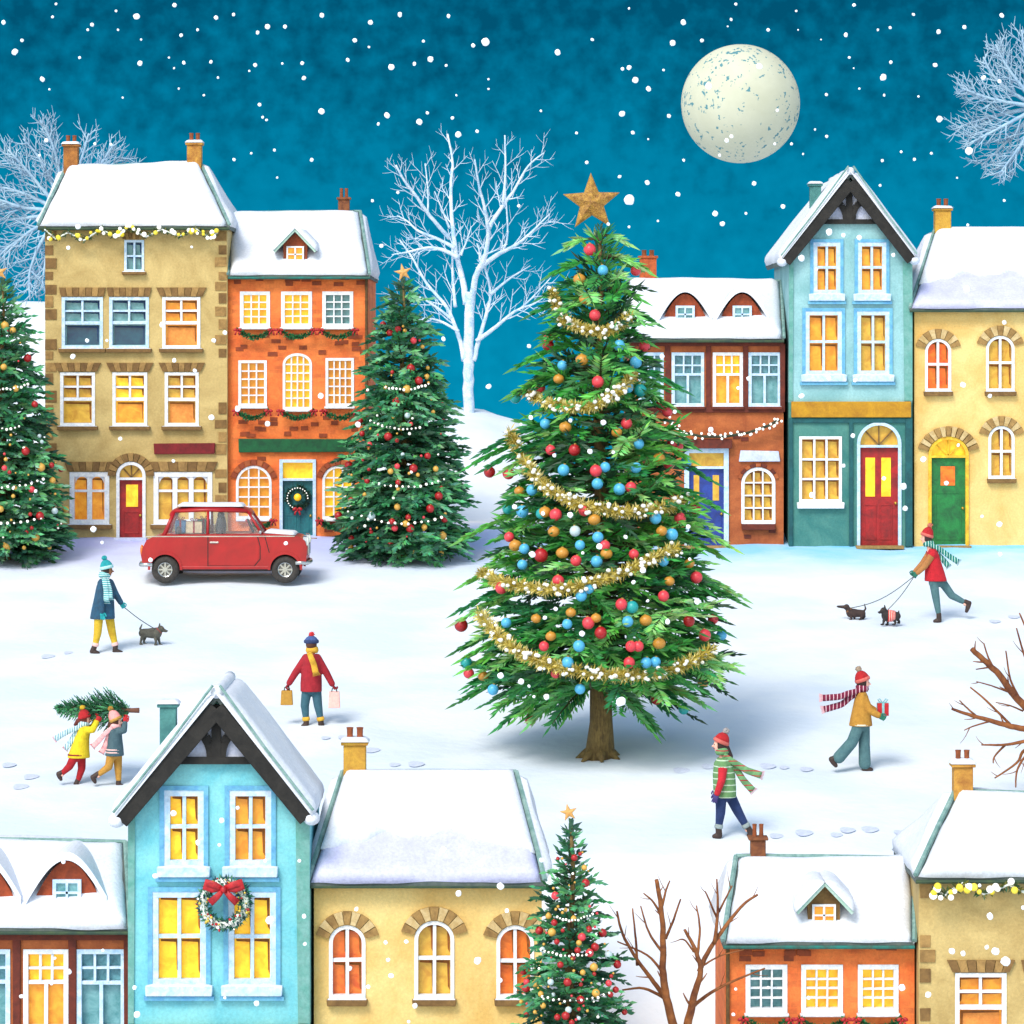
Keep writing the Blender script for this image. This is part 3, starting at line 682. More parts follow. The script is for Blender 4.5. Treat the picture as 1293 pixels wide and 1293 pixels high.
LEAFM = mat('fir_foliage', (1, 1, 1, 1), (0.6, 0.7, 0.6, 1), scale=4, attr=True, rough=.6, bump=0)
REDM = mat('red_ribbon', rgb(190, 22, 32), rgb(140, 12, 22), scale=12, rough=.5)
def leaf_strip(mb, pts, r, n, rn, L=.12, W=.04, cols=((.01, .10, .03, 1), (.02, .2, .06, 1))):
    """blades sprouting round a path"""
    for i in range(n):
        t = rn.random()*(len(pts)-1); k = int(t); p = Vector(pts[k]).lerp(Vector(pts[min(k+1, len(pts)-1)]), t-k)
        d = Vector((rn.gauss(0, 1), rn.gauss(0, .7)-.4, rn.gauss(0, 1))).normalized(); sd = d.cross(Vector((rn.random(), rn.random(), rn.random()))).normalized()
        c = cols[rn.randrange(len(cols))]; mb.col = c; mb.blade(p+d*r*rn.random()*.4, d, L*rn.uniform(.6, 1.2), W, sd)
    mb.col = (1, 1, 1, 1)
def bow(mb, c, s_):
    c = Vector(c)
    for sx in (-1, 1):
        mb.ell(c+Vector((sx*s_*.55, 0, s_*.12)), (s_*.5, s_*.22, s_*.33), 10, 6, rot=Matrix.Rotation(sx*.45, 3, 'Y'))
        mb.tube([c, c+Vector((sx*s_*.45, -.01, -s_*.6)), c+Vector((sx*s_*.55, 0, -s_*1.15))], [s_*.14, s_*.2, s_*.22], 6, flat=(.3, 1), up=(0, 1, 0))
    mb.ell(c+Vector((0, -.02, 0)), s_*.22, 8, 6)
def swag(h, x0, x1, y, sag, d, label, group):
    rn = random.Random(int(x0*7+y)); pts = [h.pt(lerp(x0, x1, i/12), y+sag*math.sin(math.pi*i/12), d) for i in range(13)]
    rt = empty('window_swag', pts[0], label, 'swag', group)
    mb = MB(); leaf_strip(mb, pts, .07, 330, rn, L=4.2*h.u, W=.04, cols=((.015, .15, .05, 1), (.03, .24, .08, 1), (.01, .08, .03, 1))); mb.build('greenery', LEAFM, rt)
    for p in (pts[0], pts[-1]): b = MB(); bow(b, p+Vector((0, -.08, 0)), 5.4*h.u); b.build('bow', REDM, rt, smooth=True)
def garland(h, pts, label, d=-.28, n=26):
    rn = random.Random(4); P3 = []
    for i in range(len(pts)-1):
        for k in range(4): P3.append(h.pt(lerp(pts[i][0], pts[i+1][0], k/4), lerp(pts[i][1], pts[i+1][1], k/4), d))
    rt = empty('eave_garland', P3[0], label, 'garland')
    mb = MB(); mb.tube(P3, .02, 6); leaf_strip(mb, P3, .04, 500, rn, L=.11, W=.035, cols=((.06, .10, .03, 1), (.02, .08, .03, 1), (.2, .18, .03, 1))); mb.build('greenery', LEAFM, rt)
    pb = None
    for i in range(n*2):
        t = rn.random()*(len(P3)-1); k = int(t); p = P3[k].lerp(P3[k+1], t-k)+Vector((rn.uniform(-.05, .05), -.06-rn.random()*.03, rn.uniform(-.07, .07)))
        b = MB(); b.ell(p, rn.uniform(.035, .06), 8, 6); b.build('light_bulb', BULBW if i % 2 else BULBY, rt, smooth=True)
ORG2 = mat('lit_amber_red_pane', rgb(222, 118, 40), rgb(180, 75, 25), scale=5, emit=0.3, rough=0.3, bump=0)
PALESTONE = mat('pale_tan_stone', rgb(205, 182, 135), rgb(175, 145, 90), scale=6)
TEALP2 = mat('pale_teal_pane', rgb(105, 165, 175), rgb(50, 110, 120), scale=8, rough=.25, bump=0)
GGT = mat('green_grey_trim', rgb(85, 150, 140), rgb(115, 165, 160), scale=4)
def hrect(r, arch=0): return (r[0], r[1], r[2], r[3], arch)
SEASON_GROUP_SW = 'green swags with red bows under the windows'
def tan_house(D, m, front):
    W1 = [(78, 130, 375, 440), (138, 188, 375, 440), (205, 253, 375, 440)]; W2 = [(76, 120, 470, 538), (142, 186, 470, 538), (208, 251, 470, 538)]
    G = [(88, 138, 596, 662), (194, 268, 596, 662)]; SM = (157, 182, 303, 343); DR = (147, 184, 583, 680, 17)
    lab = 'tall tan stone house with snowy hipped roof at the lower right corner' if front else 'tall tan stone house with two chimneys, leftmost of the far row'
    h = House('stone_house', lab, 'house', D, m, 171, 680)
    rn = h.rn; st = quoins(57, 286, 292, 676, rn, 10, True)+quoins(57, 286, 292, 676, rn, 10, False)
    h.wall([(57, 683), (287, 683), (287, 283), (57, 283)], [hrect(w) for w in W1+W2+G]+[hrect(SM), DR], [TANW, QUOIN, QUOIN2], stones=st)
    h.eave_roof(48, 290, 285, 83, 253, 213, ry=206, rise_d=2.5, seed=2, T=.16, icy=None, gh=3.6)
    h.chimney(80, 98, 182, 213, 173, mat('tan_chimney_stone', rgb(170, 110, 45), rgb(120, 70, 30), scale=4), d=2.2)
    h.chimney(236, 254, 180, 207, 170, mat('yellow_chimney_stone', rgb(200, 150, 60), rgb(150, 95, 35), scale=4), d=2.2)
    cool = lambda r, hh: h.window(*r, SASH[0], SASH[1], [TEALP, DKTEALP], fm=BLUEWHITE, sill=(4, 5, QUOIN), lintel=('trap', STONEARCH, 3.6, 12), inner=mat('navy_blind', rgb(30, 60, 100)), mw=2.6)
    warm = lambda r, p, fm=WHITE: h.window(*r, SASH[0], SASH[1], p, fm=fm, sill=(4, 5, QUOIN), lintel=('trap', STONEARCH, 8, 12), mw=2.6)
    ORCURT = mat('orange_blind', rgb(215, 140, 65), rgb(190, 115, 50), scale=5, emit=.25)
    if front: cool(W1[0], 1); cool(W1[1], 1); warm(W1[2], [AMB, ORCURT])
    else: cool(W1[0], 1); cool(W1[1], 1); warm(W1[2], [AMB, ORCURT])
    warm(W2[0], [OLI, OLI]); warm(W2[1], [YEL, AMB]); warm(W2[2], [OLI, ORCURT])
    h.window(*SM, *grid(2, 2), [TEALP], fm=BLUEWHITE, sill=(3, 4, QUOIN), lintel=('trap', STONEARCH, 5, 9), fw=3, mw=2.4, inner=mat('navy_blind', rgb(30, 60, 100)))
    for r, n in ((G[0], 2), (G[1], 3)):
        b, c = grid(n, 1); b = [('v', i/n, 0, 1, 6) for i in range(1, n)]+[('h', .33, 0, 1, 3)]; 
        w = h.window(*r, b, [(i/n+.03, (i+1)/n-.03, .02, .98, 0) for i in range(n)], [AMB if n == 2 else OLI], sill=(4, 6, QUOIN), lintel=('trap', STONEARCH, 7, 13), fw=6, mw=5)
        a = MB(); ix0, ix1 = r[0]+6, r[1]-6   # arched heads of the lights
        for i in range(n):
            xa, xb = lerp(ix0, ix1, i/n), lerp(ix0, ix1, (i+1)/n); xc = (xa+xb)/2; rr = (xb-xa)/2-1.5; yt = r[2]+6; K = 8
            for sgn in (-1, 1):
                pts = [(xc+sgn*rr*math.sin(math.pi/2*k/K), yt+rr-rr*math.cos(math.pi/2*k/K)) for k in range(K+1)]+[(xc+sgn*rr, yt)]
                for k in range(K): a.prism(h.q([(xc+sgn*(rr+1), yt-.5), pts[k], pts[k+1]]), h.D+.02, h.D+.08)
        a.build('arched_head', WHITE, w)
    door(h, 147, 184, 583, 680, REDP, arch=17, lights=[(159, 174, 612, 640)], fan=606, frame=WHITE, panels=[(155, 176, 646, 674)], fanm=OLI)
    a = MB()
    for i in range(11):
        A0, A1 = math.pi*(i/11), math.pi*((i+1)/11); f = lambda A, e: (165.5-(19.5+e)*math.cos(A), 601-(19+e)*math.sin(A))
        a.prism(h.q([f(A0+.02, 0), f(A1-.02, 0), f(A1-.02, 10), f(A0+.02, 10)]), h.D-.07-(i % 2)*.008, h.D+.01, i % 2)
    a.build('stone_arch', STONEARCH, h.root)
    h.box('plinth', 56, 288, 672, 684, -.035, .0, QUOIN2, bevel=0) if False else None
    # sign board
    s = h.box('shop_sign', 195, 271, 560, 573, -.09, -.005, CRIMS, parent=h.root, jit=.8)
    org = h.pt(233, 566); s.parent = None; reorigin(s, h, org); tag(s, 'blank crimson sign board on the tan stone house above the wide arched window' if not front else 'blank crimson sign board on the lower right tan house', 'sign')
    garland(h, [(58, 290), (72, 302), (88, 294), (108, 304), (128, 290), (146, 298), (165, 287), (185, 300), (205, 290), (228, 299), (248, 289), (265, 300), (280, 292)],
            'leafy garland with yellow and white balls along the eave of the far left stone house' if not front else 'leafy garland with pale balls along the eave of the lower right stone house')
    return h
def reorigin(o, h, org):
    """turn a part built in house space into a top-level thing standing at org"""
    r = ROOT[h.root.name]; d = Vector(r)-Vector(org); o.data.transform(Matrix.Translation(d)); o.location = org; ROOT[o.name] = tuple(org)

def orange_house(D, m, front):
    W1 = [(303, 341, 368, 413), (355, 394, 368, 413), (407, 446, 368, 413)]; W2 = [(301, 337, 455, 513), (357, 394, 446, 517, 14), (411, 447, 452, 513)]
    G = [(298, 343, 588, 655, 22), (407, 447, 588, 655, 20)]; DR = (353, 399, 580, 680)
    h = House('brick_house', 'orange brick house at the bottom right with its dormer and snowy roof' if front else 'three storey orange brick house with green sign and teal door beside the tan stone house', 'house', D, m, 376, 680)
    h.wall([(288, 683), (465, 683), (465, 343), (288, 343)], [hrect(w) if len(w) < 5 else w for w in W1+W2+G+[DR]], [ORW, ORD, BRW], stones=[(h.rn.uniform(292, 455), y0+h.rn.uniform(-2, 2), h.rn.uniform(8, 12), 5, 1) for y0 in (350, 355, 361, 423, 430, 437, 443, 525, 532, 540, 547, 578, 583, 660, 665) for _ in range(5)])
    h.box('downpipe', 461, 464.5, 346, 680, -.07, -.01, BARKBR, bevel=.02)
    h.eave_roof(288, 467, 347, 288, 455, 270, ry=268, seed=7, T=.13, gut=mat('teal_gutter', rgb(20, 115, 105), rgb(50, 80, 70), scale=5), gh=3.4)
    h.chimney(427, 441, 249, 268, 240, mat('brown_chimney_brick', rgb(135, 80, 40), rgb(95, 50, 28), scale=6), d=2.3, snow=False)
    # dormer
    dp = h.on_roof(373, 333); dy = dp.y-h.D-.05
    kx = dp.y/h.D
    dm = MB(); Y = dp.y-.05
    def q2(pts): return [(h.X(x)*kx, h.Z(y)*kx) for x, y in pts]
    dm.prism(q2([(358, 336), (388, 336), (388, 308), (373, 294), (358, 308)]), Y, Y+1.4); dmo = dm.build('dormer', [ORD if not front else QUOIN], h.root)
    fr = MB(); 
    for e in ((362, 364, 311, 332), (382, 384, 311, 332), (364, 382, 311, 313), (364, 382, 330, 332), (372, 374, 313, 330), (364, 382, 320.5, 322)): fr.prism(q2([(e[0], e[2]), (e[1], e[2]), (e[1], e[3]), (e[0], e[3])]), Y-.05, Y-.002)
    fr.build('dormer_window', WHITE, dmo); pn = MB(); pn.prism(q2([(363, 312), (383, 312), (383, 331), (363, 331)]), Y-.02, Y-.004); pn.build('dormer_pane', AMB, dmo)
    rf_ = MB(); X = lambda x: h.X(x)*kx; Z = lambda y: h.Z(y)*kx
    for xe, ye in ((346, 317), (400, 317)):
        a, b_ = Vector((X(xe), Y-.22, Z(ye))), Vector((X(373), Y-.22, Z(289))); c, d = b_+Vector((0, 1.5, 0)), a+Vector((0, 1.5, 0))
        if a.x > b_.x: snow_slab(rf_, b_, a, d, c, T=.14, nu=14, nv=14, seed=3, rag=.015)
        else: snow_slab(rf_, a, b_, c, d, T=.14, nu=14, nv=14, seed=3, rag=.015)
    rf_.build('dormer_snow', SNOW, dmo, smooth=True)
    tr = MB()
    for xe in (347, 399): tr.bar((X(xe), Z(318)), (X(373), Z(290.5)), 3.2*h.u, .1, Y-.2+.003*(xe > 373))
    tr.build('bargeboard', mat('grey_green_trim', rgb(150, 185, 170), rgb(175, 200, 190), scale=6), dmo)
    b34 = grid(4, 4); b35 = grid(4, 5); 
    for i, w in enumerate(W1): h.window(*w, *grid(3, 4), [[YEL], [YEL], [TEALP]][i], fw=4.5, mw=1.7, sill=(1.5, 3, WHITE), accent=0, fm=[WHITE, WHITE, WHITE][i])
    h.window(*W2[0], *grid(3, 5), [AMB], fw=3.5, mw=1.8, sill=(1.5, 3, WHITE), accent=0)
    h.window(*W2[1][:4], *grid(4, 6), [YEL], arch=14, fw=3.2, mw=1.8, sill=(1.5, 3, WHITE), accent=0)
    h.window(*W2[2], *grid(4, 5), [AMB], fw=3.5, mw=1.8, sill=(1.5, 3, WHITE), accent=0)
    h.window(*G[0][:4], *grid(3, 5), [AMB], arch=22, fw=3.2, mw=1.8, sill=(0, 3, WHITE), accent=0, lintel=('arc', [ORD, BRW], 3, 7))
    h.window(*G[1][:4], *grid(3, 5), [YEL], arch=20, fw=3.2, mw=1.8, sill=(0, 3, WHITE), accent=0, lintel=('arc', [ORD, BRW], 3, 7))
    door(h, 353, 399, 580, 680, TELP, fan=607, frame=BLUEWHITE, panels=[(361, 374, 650, 672), (378, 391, 650, 672)])
    s = h.box('shop_sign', 302, 444, 554, 571, -.10, -.005, GRSIGN, jit=.8); s.parent = None; reorigin(s, h, h.pt(373, 562)); tag(s, 'long blank dark green sign board across the orange brick house' if not front else 'long blank dark green sign board on the lower right orange house', 'sign')
    pos = ['left', 'middle', 'right'] if not front else ['right', 'middle', 'left']
    for i, w in enumerate(W1):
        swag(h, w[0]-2, w[1]+3, 417, 9, -.20, f'green swag with red bows under the {pos[i]} top window of the {"nearer" if front else "farther"} orange brick house', SEASON_GROUP_SW)
    if not front:
        for i, w in enumerate(W2): swag(h, w[0]-2, w[1]+3, 519, 9, -.20, f'green swag with red bows under the {pos[i]} middle floor window of the orange brick house', SEASON_GROUP_SW)
        swag(h, 404, 436, 657, 8, -.20, 'green swag with red bows under the right ground floor arched window of the orange house', SEASON_GROUP_SW)
        swag(h, 316, 346, 657, 8, -.20, 'green swag with red bows under the left ground floor arched window, behind the red car', SEASON_GROUP_SW)
        # wreath on the teal door
        c = h.pt(376, 629, -.03); wr = empty('door_wreath', c, 'dark round wreath with gold middle and red bow on the teal door', 'wreath'); rn = random.Random(3)
        pts = [c+Vector((13*h.u*math.cos(a), 0, 13*h.u*math.sin(a))) for a in [2*math.pi*k/24 for k in range(25)]]
        g_ = MB(); leaf_strip(g_, pts, .04, 420, rn, L=.11, W=.035, cols=((.005, .03, .02, 1), (.01, .06, .03, 1))); g_.build('greenery', LEAFM, wr)
        for k in range(18):
            b = MB(); b.ell(pts[k]+Vector((0, -.07, 0)), .016, 6, 5); b.build('bead', BULBW, wr, smooth=True)
        b = MB(); bow(b, pts[18]+Vector((0, -.09, -.02)), .11); b.build('bow', REDM, wr, smooth=True)
        b = MB(); b.ell(c+Vector((0, -.03, .02)), (.085, .06, .085), 12, 8); b.build('gold_ball', YEL, wr, smooth=True)
    return h

def brown_house(D, m, front):
    U = [(806, 838, 445, 513), (848, 889, 445, 513), (900, 938, 445, 513), (945, 986, 445, 513)]; G = (936, 979, 590, 661, 20); DR = (864, 920, 566, 690)
    h = House('timbered_house', 'low brown brick house with two arched dormers at the lower left' if front else 'low brown brick house with blue door, partly behind the large tree', 'house', D, m, 892, 690)
    h.wall([(796, 693), (989.4, 693), (989.4, 426), (796, 426)], [hrect(w) for w in U]+[G, DR], [BRW, DKRED, ORD], stones=[(h.rn.uniform(925, 975), y, 9, 5, 1) for y in (544, 549, 552, 583, 668, 675)]+[(h.rn.uniform(805, 850), y, 9, 5, 1) for y in (560, 580, 600, 620, 640, 660)])
    t = MB()
    for x in (798, 843, 894.5, 941.5, 988): t.prism(h.q([(x-3.4, 434), (x+3.4, 434), (x+3.0, 520), (x-3.0, 520)]), h.D-.05, h.D)
    t.prism(h.q([(796, 427), (989.2, 427), (989.2, 437), (796, 437)]), h.D-.07, h.D+.0); t.prism(h.q([(800, 514), (989.2, 514), (989.2, 521), (800, 521)]), h.D-.065, h.D)
    t.build('timber_frame', [DKRED], h.root, bevel=.01)
    h.eave_roof(791, 990, 427, 792, 986, 353, ry=356, seed=11, T=.14, gut=GUTTER, gh=3)
    h.chimney(808, 829, 323, 352, 318, mat('orange_chimney_brick', rgb(190, 90, 40), rgb(140, 65, 30), scale=6), d=2.3, snow=False)
    for k, cx in enumerate((865, 937)):
        dp = h.on_roof(cx, 407); Y = dp.y-.06; kx = Y/h.D
        def q2(pts): return [(h.X(x)*kx, h.Z(y)*kx) for x, y in pts]
        arc = [(cx+30*t, 407-36*(math.cos(t*1.45)-math.cos(1.45))/(1-math.cos(1.45))) for t in [-1+i/10 for i in range(21)]]
        d = MB(); d.prism(q2(arc), Y, Y+1.5); dmo = d.build('dormer', [mat('rust_brick', rgb(160, 68, 30), rgb(120, 48, 20), scale=5)], h.root)
        sn = MB(); n = 24; outer = []
        for i in range(n+1):
            t = -1.42+2.84*i/n; y = 407-36*(math.cos(min(1.45, abs(t)*1.02)*1.0*1.45/1.45)-math.cos(1.45))/(1-math.cos(1.45)) if abs(t) < 1.4 else 407; outer.append((cx+30*t, y))
        # snow hood following the arch
        A = [(cx+34*t, 402-40*max(0, math.cos(t*1.5))) for t in [-1+2*i/n for i in range(n+1)]]
        for i in range(n):
            p0, p1 = A[i], A[i+1]; th = 7
            sn.prism(q2([p0, p1, (p1[0], p1[1]+th), (p0[0], p0[1]+th)]), Y-.16, Y+1.6)
        sn2 = sn.build('dormer_snow', SNOW, dmo)
        fr = MB(); x0, x1, y0, y1 = cx-12, cx+12, 386, 407
        for e in ((x0, x0+3, y0, y1), (x1-3, x1, y0, y1), (x0+3, x1-3, y0, y0+3), (x0+3, x1-3, y1-3, y1), (cx-1, cx+1, y0+3, y1-3), (x0+3, x1-3, 396, 398)): fr.prism(q2([(e[0], e[2]), (e[1], e[2]), (e[1], e[3]), (e[0], e[3])]), Y-.07, Y-.003)
        fr.build('dormer_window', BLUEWHITE, dmo); pn = MB(); pn.prism(q2([(x0+1, y0+1), (x1-1, y0+1), (x1-1, y1-1), (x0+1, y1-1)]), Y-.03, Y-.005); pn.build('dormer_pane', TEALP, dmo)
    for i, w in enumerate(U): h.window(*w, TBAR[0], TBAR[1], [[TEALP, TEALP2], [TEALP, TEALP2], [AMB, YEL], [TEALP, TEALP2]][i], fm=[BLUEWHITE, BLUEWHITE, WHITE, BLUEWHITE][i], fw=4, accent=0, sill=(1.5, 4, DKRED))
    h.window(*G[:4], *grid(3, 4), [OLI], arch=20, fw=4, mw=1.8, sill=(0, 8, DKRED), lintel=('arc', [BRW, DKRED], 2, 4), accent=1)
    door(h, 864, 920, 566, 690, BLUP, fan=592, frame=BLUEWHITE, lights=[(876, 883, 600, 632, OLI), (900, 908, 600, 632, OLI)], panels=[(874, 889, 640, 684), (896, 911, 640, 684)], fw=6, fanm=OLI)
    pb = h.box('porch_beam', 861, 924, 554, 566, -.2, -.0, [DKRED][0])
    s = h.box('house_sign', 934, 984, 569, 582, -.07, -.004, LAVP, jit=1.2); s.parent = None; reorigin(s, h, h.pt(958, 575)); tag(s, 'faded lavender white sign above the arched ground floor window of the brown house' if not front else 'faded pale sign on the nearer brown house', 'sign')
    if not front:
        pts = [(842, 530), (860, 545), (885, 551), (915, 551), (945, 546), (970, 537), (988, 527)]
        rt = empty('string_lights', h.pt(915, 551, -.15), 'dark cord of small white lights sagging across the brown house above its blue door', 'string lights')
        P3 = [h.pt(lerp(a[0], b_[0], k/4), lerp(a[1], b_[1], k/4), -.22) for a, b_ in zip(pts, pts[1:]) for k in range(4)]; c = MB(); c.tube(P3, .035, 6); c.build('cord', CORD, rt); rn = random.Random(2)
        for p in P3:
            for _ in range(2):
                b = MB(); b.ell(p+Vector((rn.uniform(-.06, .06), -.05, rn.uniform(-.07, .07))), .03, 7, 5); b.build('light_bulb', BULBW, rt, smooth=True)
    return h

def blue_house(D, m, front):
    A = [(1027, 1061, 306, 371), (1083, 1119, 306, 371)]; B_ = [(1017, 1063, 393, 473), (1082, 1123, 393, 473)]; G = (1009, 1063, 551, 634); DR = (1082, 1138, 533, 690, 27)
    h = House('gabled_house', 'bright blue gabled house with wreath in the lower left foreground' if front else 'tall pale blue gabled house with red door and black timbered gable', 'house', D, m, 1072, 690)
    up = BLW2 if front else BLW
    h.wall([(996, 508), (1152, 508), (1152, 328), (1073, 226), (996, 328)], [hrect(w) for w in A+B_], [up, BLFR], stones=[], name='upper_wall')
    h.wall([(996, 693), (1152, 693), (1152, 508.1), (996, 508.1)], [hrect(G), DR], [TLW, TLD], name='lower_wall', d=-.0)
    h.box('fascia', 999, 1150, 507, 527, -.10, .0, OCH)
    pil = MB()
    for x0, x1, y0, y1 in ((996, 1001, 528, 690), (1072, 1077, 528, 690), (1143, 1152, 528, 690)): pil.prism(h.q([(x0, y0), (x1, y0), (x1, y1), (x0, y1)]), h.D-.06, h.D)
    pil.prism(h.q([(1001, 528), (1143, 528), (1143, 534), (1001, 534)]), h.D-.055, h.D); pil.build('pilaster', TLD, h.root, bevel=.01)
    # corner boards, lighter and darker edge
    cb = MB(); cb.prism(h.q([(1140, 330), (1152, 334), (1152, 506), (1142, 506)]), h.D-.03, h.D); cb.build('corner_board', GGT, h.root); cb = MB(); cb.prism(h.q([(996, 334), (1002, 328), (1001, 506), (996, 506)]), h.D-.03, h.D); cb.build('corner_board', GGT, h.root)
    # roof: two slopes running back, ridge over x=1073
    ap, lt, rt_ = (1073, 223 if front else 219), (985, 330), (1156, 328); D0, D1 = h.D-.30, h.D+(2.5 if front else 5.2)
    rf_ = MB(); th = 5
    for e in (lt, rt_):
        rf_.prism(h.q([e, ap, (ap[0], ap[1]+th), (e[0]+(3 if e is lt else -3), e[1]+th)]), D0+.10, D1)
    roof = rf_.build('roof', SLATE, h.root)
    nb = MB(); rn = h.rn   # snow blanket: lofted along depth with ragged thickness
    for e in (lt, rt_):
        a = Vector((h.X(e[0]), D0, h.Z(e[1]))); b_ = Vector((h.X(ap[0]), D0, h.Z(ap[1]-0.5))); c = b_+Vector((0, D1-D0, 0)); d = a+Vector((0, D1-D0, 0))
        if a.x < b_.x: snow_slab(nb, a, b_, c, d, T=.15, nu=36, nv=24, seed=5, rag=.02, lump=.35)
        else: snow_slab(nb, b_, a, d, c, T=.15, nu=36, nv=24, seed=6, rag=.02, lump=.35)
    nb.tube([Vector((h.X(1073), D0+.05+i*(D1-D0-.1)/10, h.Z(216.5 if not front else 221)+.01*math.sin(i*2.1))) for i in range(11)], .085, 10, flat=(1, 1))
    for e in (lt, rt_): nb.ell(Vector((h.X(e[0]+(2 if e is lt else -2)), D0+.15, h.Z(e[1]+1))), (.12, .18, .10), 12, 8)
    nb.build('snow', SNOW, roof, smooth=True)
    tt = MB()
    for e, sx in ((lt, 1), (rt_, -1)): tt.tube([Vector((h.X(e[0]), D0-.02, h.Z(e[1]-7))), Vector((h.X(lerp(e[0], ap[0], .5)), D0+.0, h.Z(lerp(e[1], ap[1], .5)-8))), Vector((h.X(ap[0]-sx*3), D0, h.Z(ap[1]-8.5)))], .022, 6)
    tt.build('edge_trim', TEALTRIM, roof)
    bb = MB()
    for e, sx in ((lt, 1), (rt_, -1)): bb.bar((h.X(e[0]+sx*6), h.Z(e[1]+1)), (h.X(ap[0]+sx*.5), h.Z(ap[1]+12)), 14*h.u, .07, D0+.02+(.003 if sx > 0 else 0))
    bb.build('bargeboard', BLACKT, roof, bevel=.012)
    gt = MB(); gt.prism(h.q([(1043, 278), (1102, 278), (1073, 240)]), h.D-.035, h.D-.003); gp = gt.build('gable_panel', LAVP, h.root)
    tm = MB(); tm.prism(h.q([(1036, 277), (1109, 277), (1112, 283), (1034, 283)]), h.D-.12, h.D-.0); tm.bar((h.X(1072), h.Z(278)), (h.X(1072), h.Z(232)), 8*h.u, .09, h.D-.115)
    for sx in (-1, 1):
        pv = None
        for i in range(7):
            a = i/6*math.pi/2; p = (1072+sx*(3+19*math.sin(a)*1.0), 274-23*(1-math.cos(a)) ); p = (1072+sx*(4+19*(1-math.cos(a))), 277-24*math.sin(a))
            if pv: tm.bar((h.X(pv[0]), h.Z(pv[1])), (h.X(p[0]), h.Z(p[1])), 8*h.u, .08, h.D-.11+.002*i)
            pv = p
    tm.build('gable_timber', BLACKT, gp)
    cm = mat('teal_chimney', rgb(75, 135, 130), rgb(50, 105, 105), scale=5)
    h.chimney(1023, 1037, 232, 262, 230, cm, d=1.5, npots=0, bot=30)
    pn = [YEL] if front else [AMB]
    def bw(r, p, fmh): 
        w = h.window(*r, *CROSS, p, fm=BLUEWHITE, fw=5, mw=3.4, sill=(6, 9, BLUEWHITE))
        # blue casing round the window
        c = MB(); x0, x1, y0, y1 = r
        for i, e in enumerate(((x0-4, x0, y0-4, y1+11), (x1, x1+4, y0-4, y1+11), (x0, x1, y0-4, y0))): c.prism(h.q([(e[0], e[2]), (e[1], e[2]), (e[1], e[3]), (e[0], e[3])]), h.D-.035, h.D)
        c.prism(h.q([(x0-7, y1+9.5), (x1+7, y1+9.5), (x1+7, y1+13), (x0-7, y1+13)]), h.D-.09, h.D-.0)
        c.build('casing', BLFR, w)
    bw(A[0], pn, 0); bw(A[1], [AMB], 0); bw(B_[0], [YEL] if front else [AMB], 0); bw(B_[1], [YEL] if front else [OLI], 0)
    h.window(*G, *grid(3, 3), [OLI], fw=3.5, mw=2.6, sill=(3, 8, WHITE), accent=1)
    door(h, 1082, 1138, 533, 690, REDP, arch=27, fan=565, frame=BLUEWHITE, lights=[(1093, 1105, 578, 627), (1113, 1125, 578, 627)], fanm=OLI, panels=[(1091, 1107, 637, 682), (1111, 1127, 637, 682)])
    if front:
        c = h.pt((285+1302.3)/1.47, (1138-548)/1.47, -.25); wr = empty('wreath', c, 'large round wreath with big red ribbon bow on the bright blue house', 'wreath'); rn = random.Random(9)
        pts = [c+Vector((.30*math.cos(a), 0, .30*math.sin(a))) for a in [2*math.pi*k/30 for k in range(31)]]
        g_ = MB(); g_.tube(pts, .06, 8); leaf_strip(g_, pts, .09, 1300, rn, L=.11, W=.035, cols=((.01, .14, .10, 1), (.02, .22, .14, 1), (.01, .05, .10, 1), (.10, .30, .18, 1))); g_.build('greenery', LEAFM, wr)
        for k in range(60):
            a = rn.random()*6.28; r = .30+rn.uniform(-.08, .08); b = MB(); b.ell(c+Vector((r*math.cos(a), -.10-rn.random()*.03, r*math.sin(a))), rn.choice([.012, .016, .022]), 8, 6)
            b.build('berry', rn.choice([BULBW, GOLDM, REDM, GOLDM, REDM, GOLDM]), wr, smooth=True)
        b = MB(); t0 = c+Vector((0, -.15, .22))
        for sx in (-1, 1):
            b.tube([t0, t0+Vector((sx*.12, -.02, .06)), t0+Vector((sx*.24, 0, .09)), t0+Vector((sx*.26, .01, .03)), t0+Vector((sx*.16, .01, -.01)), t0], [.03, .05, .06, .05, .045, .02], 10, flat=(.35, 1), up=(0, 1, 0))
            b.tube([t0, t0+Vector((sx*.09, -.01, -.10)), t0+Vector((sx*.19, 0, -.19))], [.03, .045, .055], 8, flat=(.25, 1), up=(0, 1, 0))
        b.ell(t0+Vector((0, -.03, 0)), (.045, .04, .045), 10, 8); b.build('bow', REDM, wr, smooth=True)
    return h

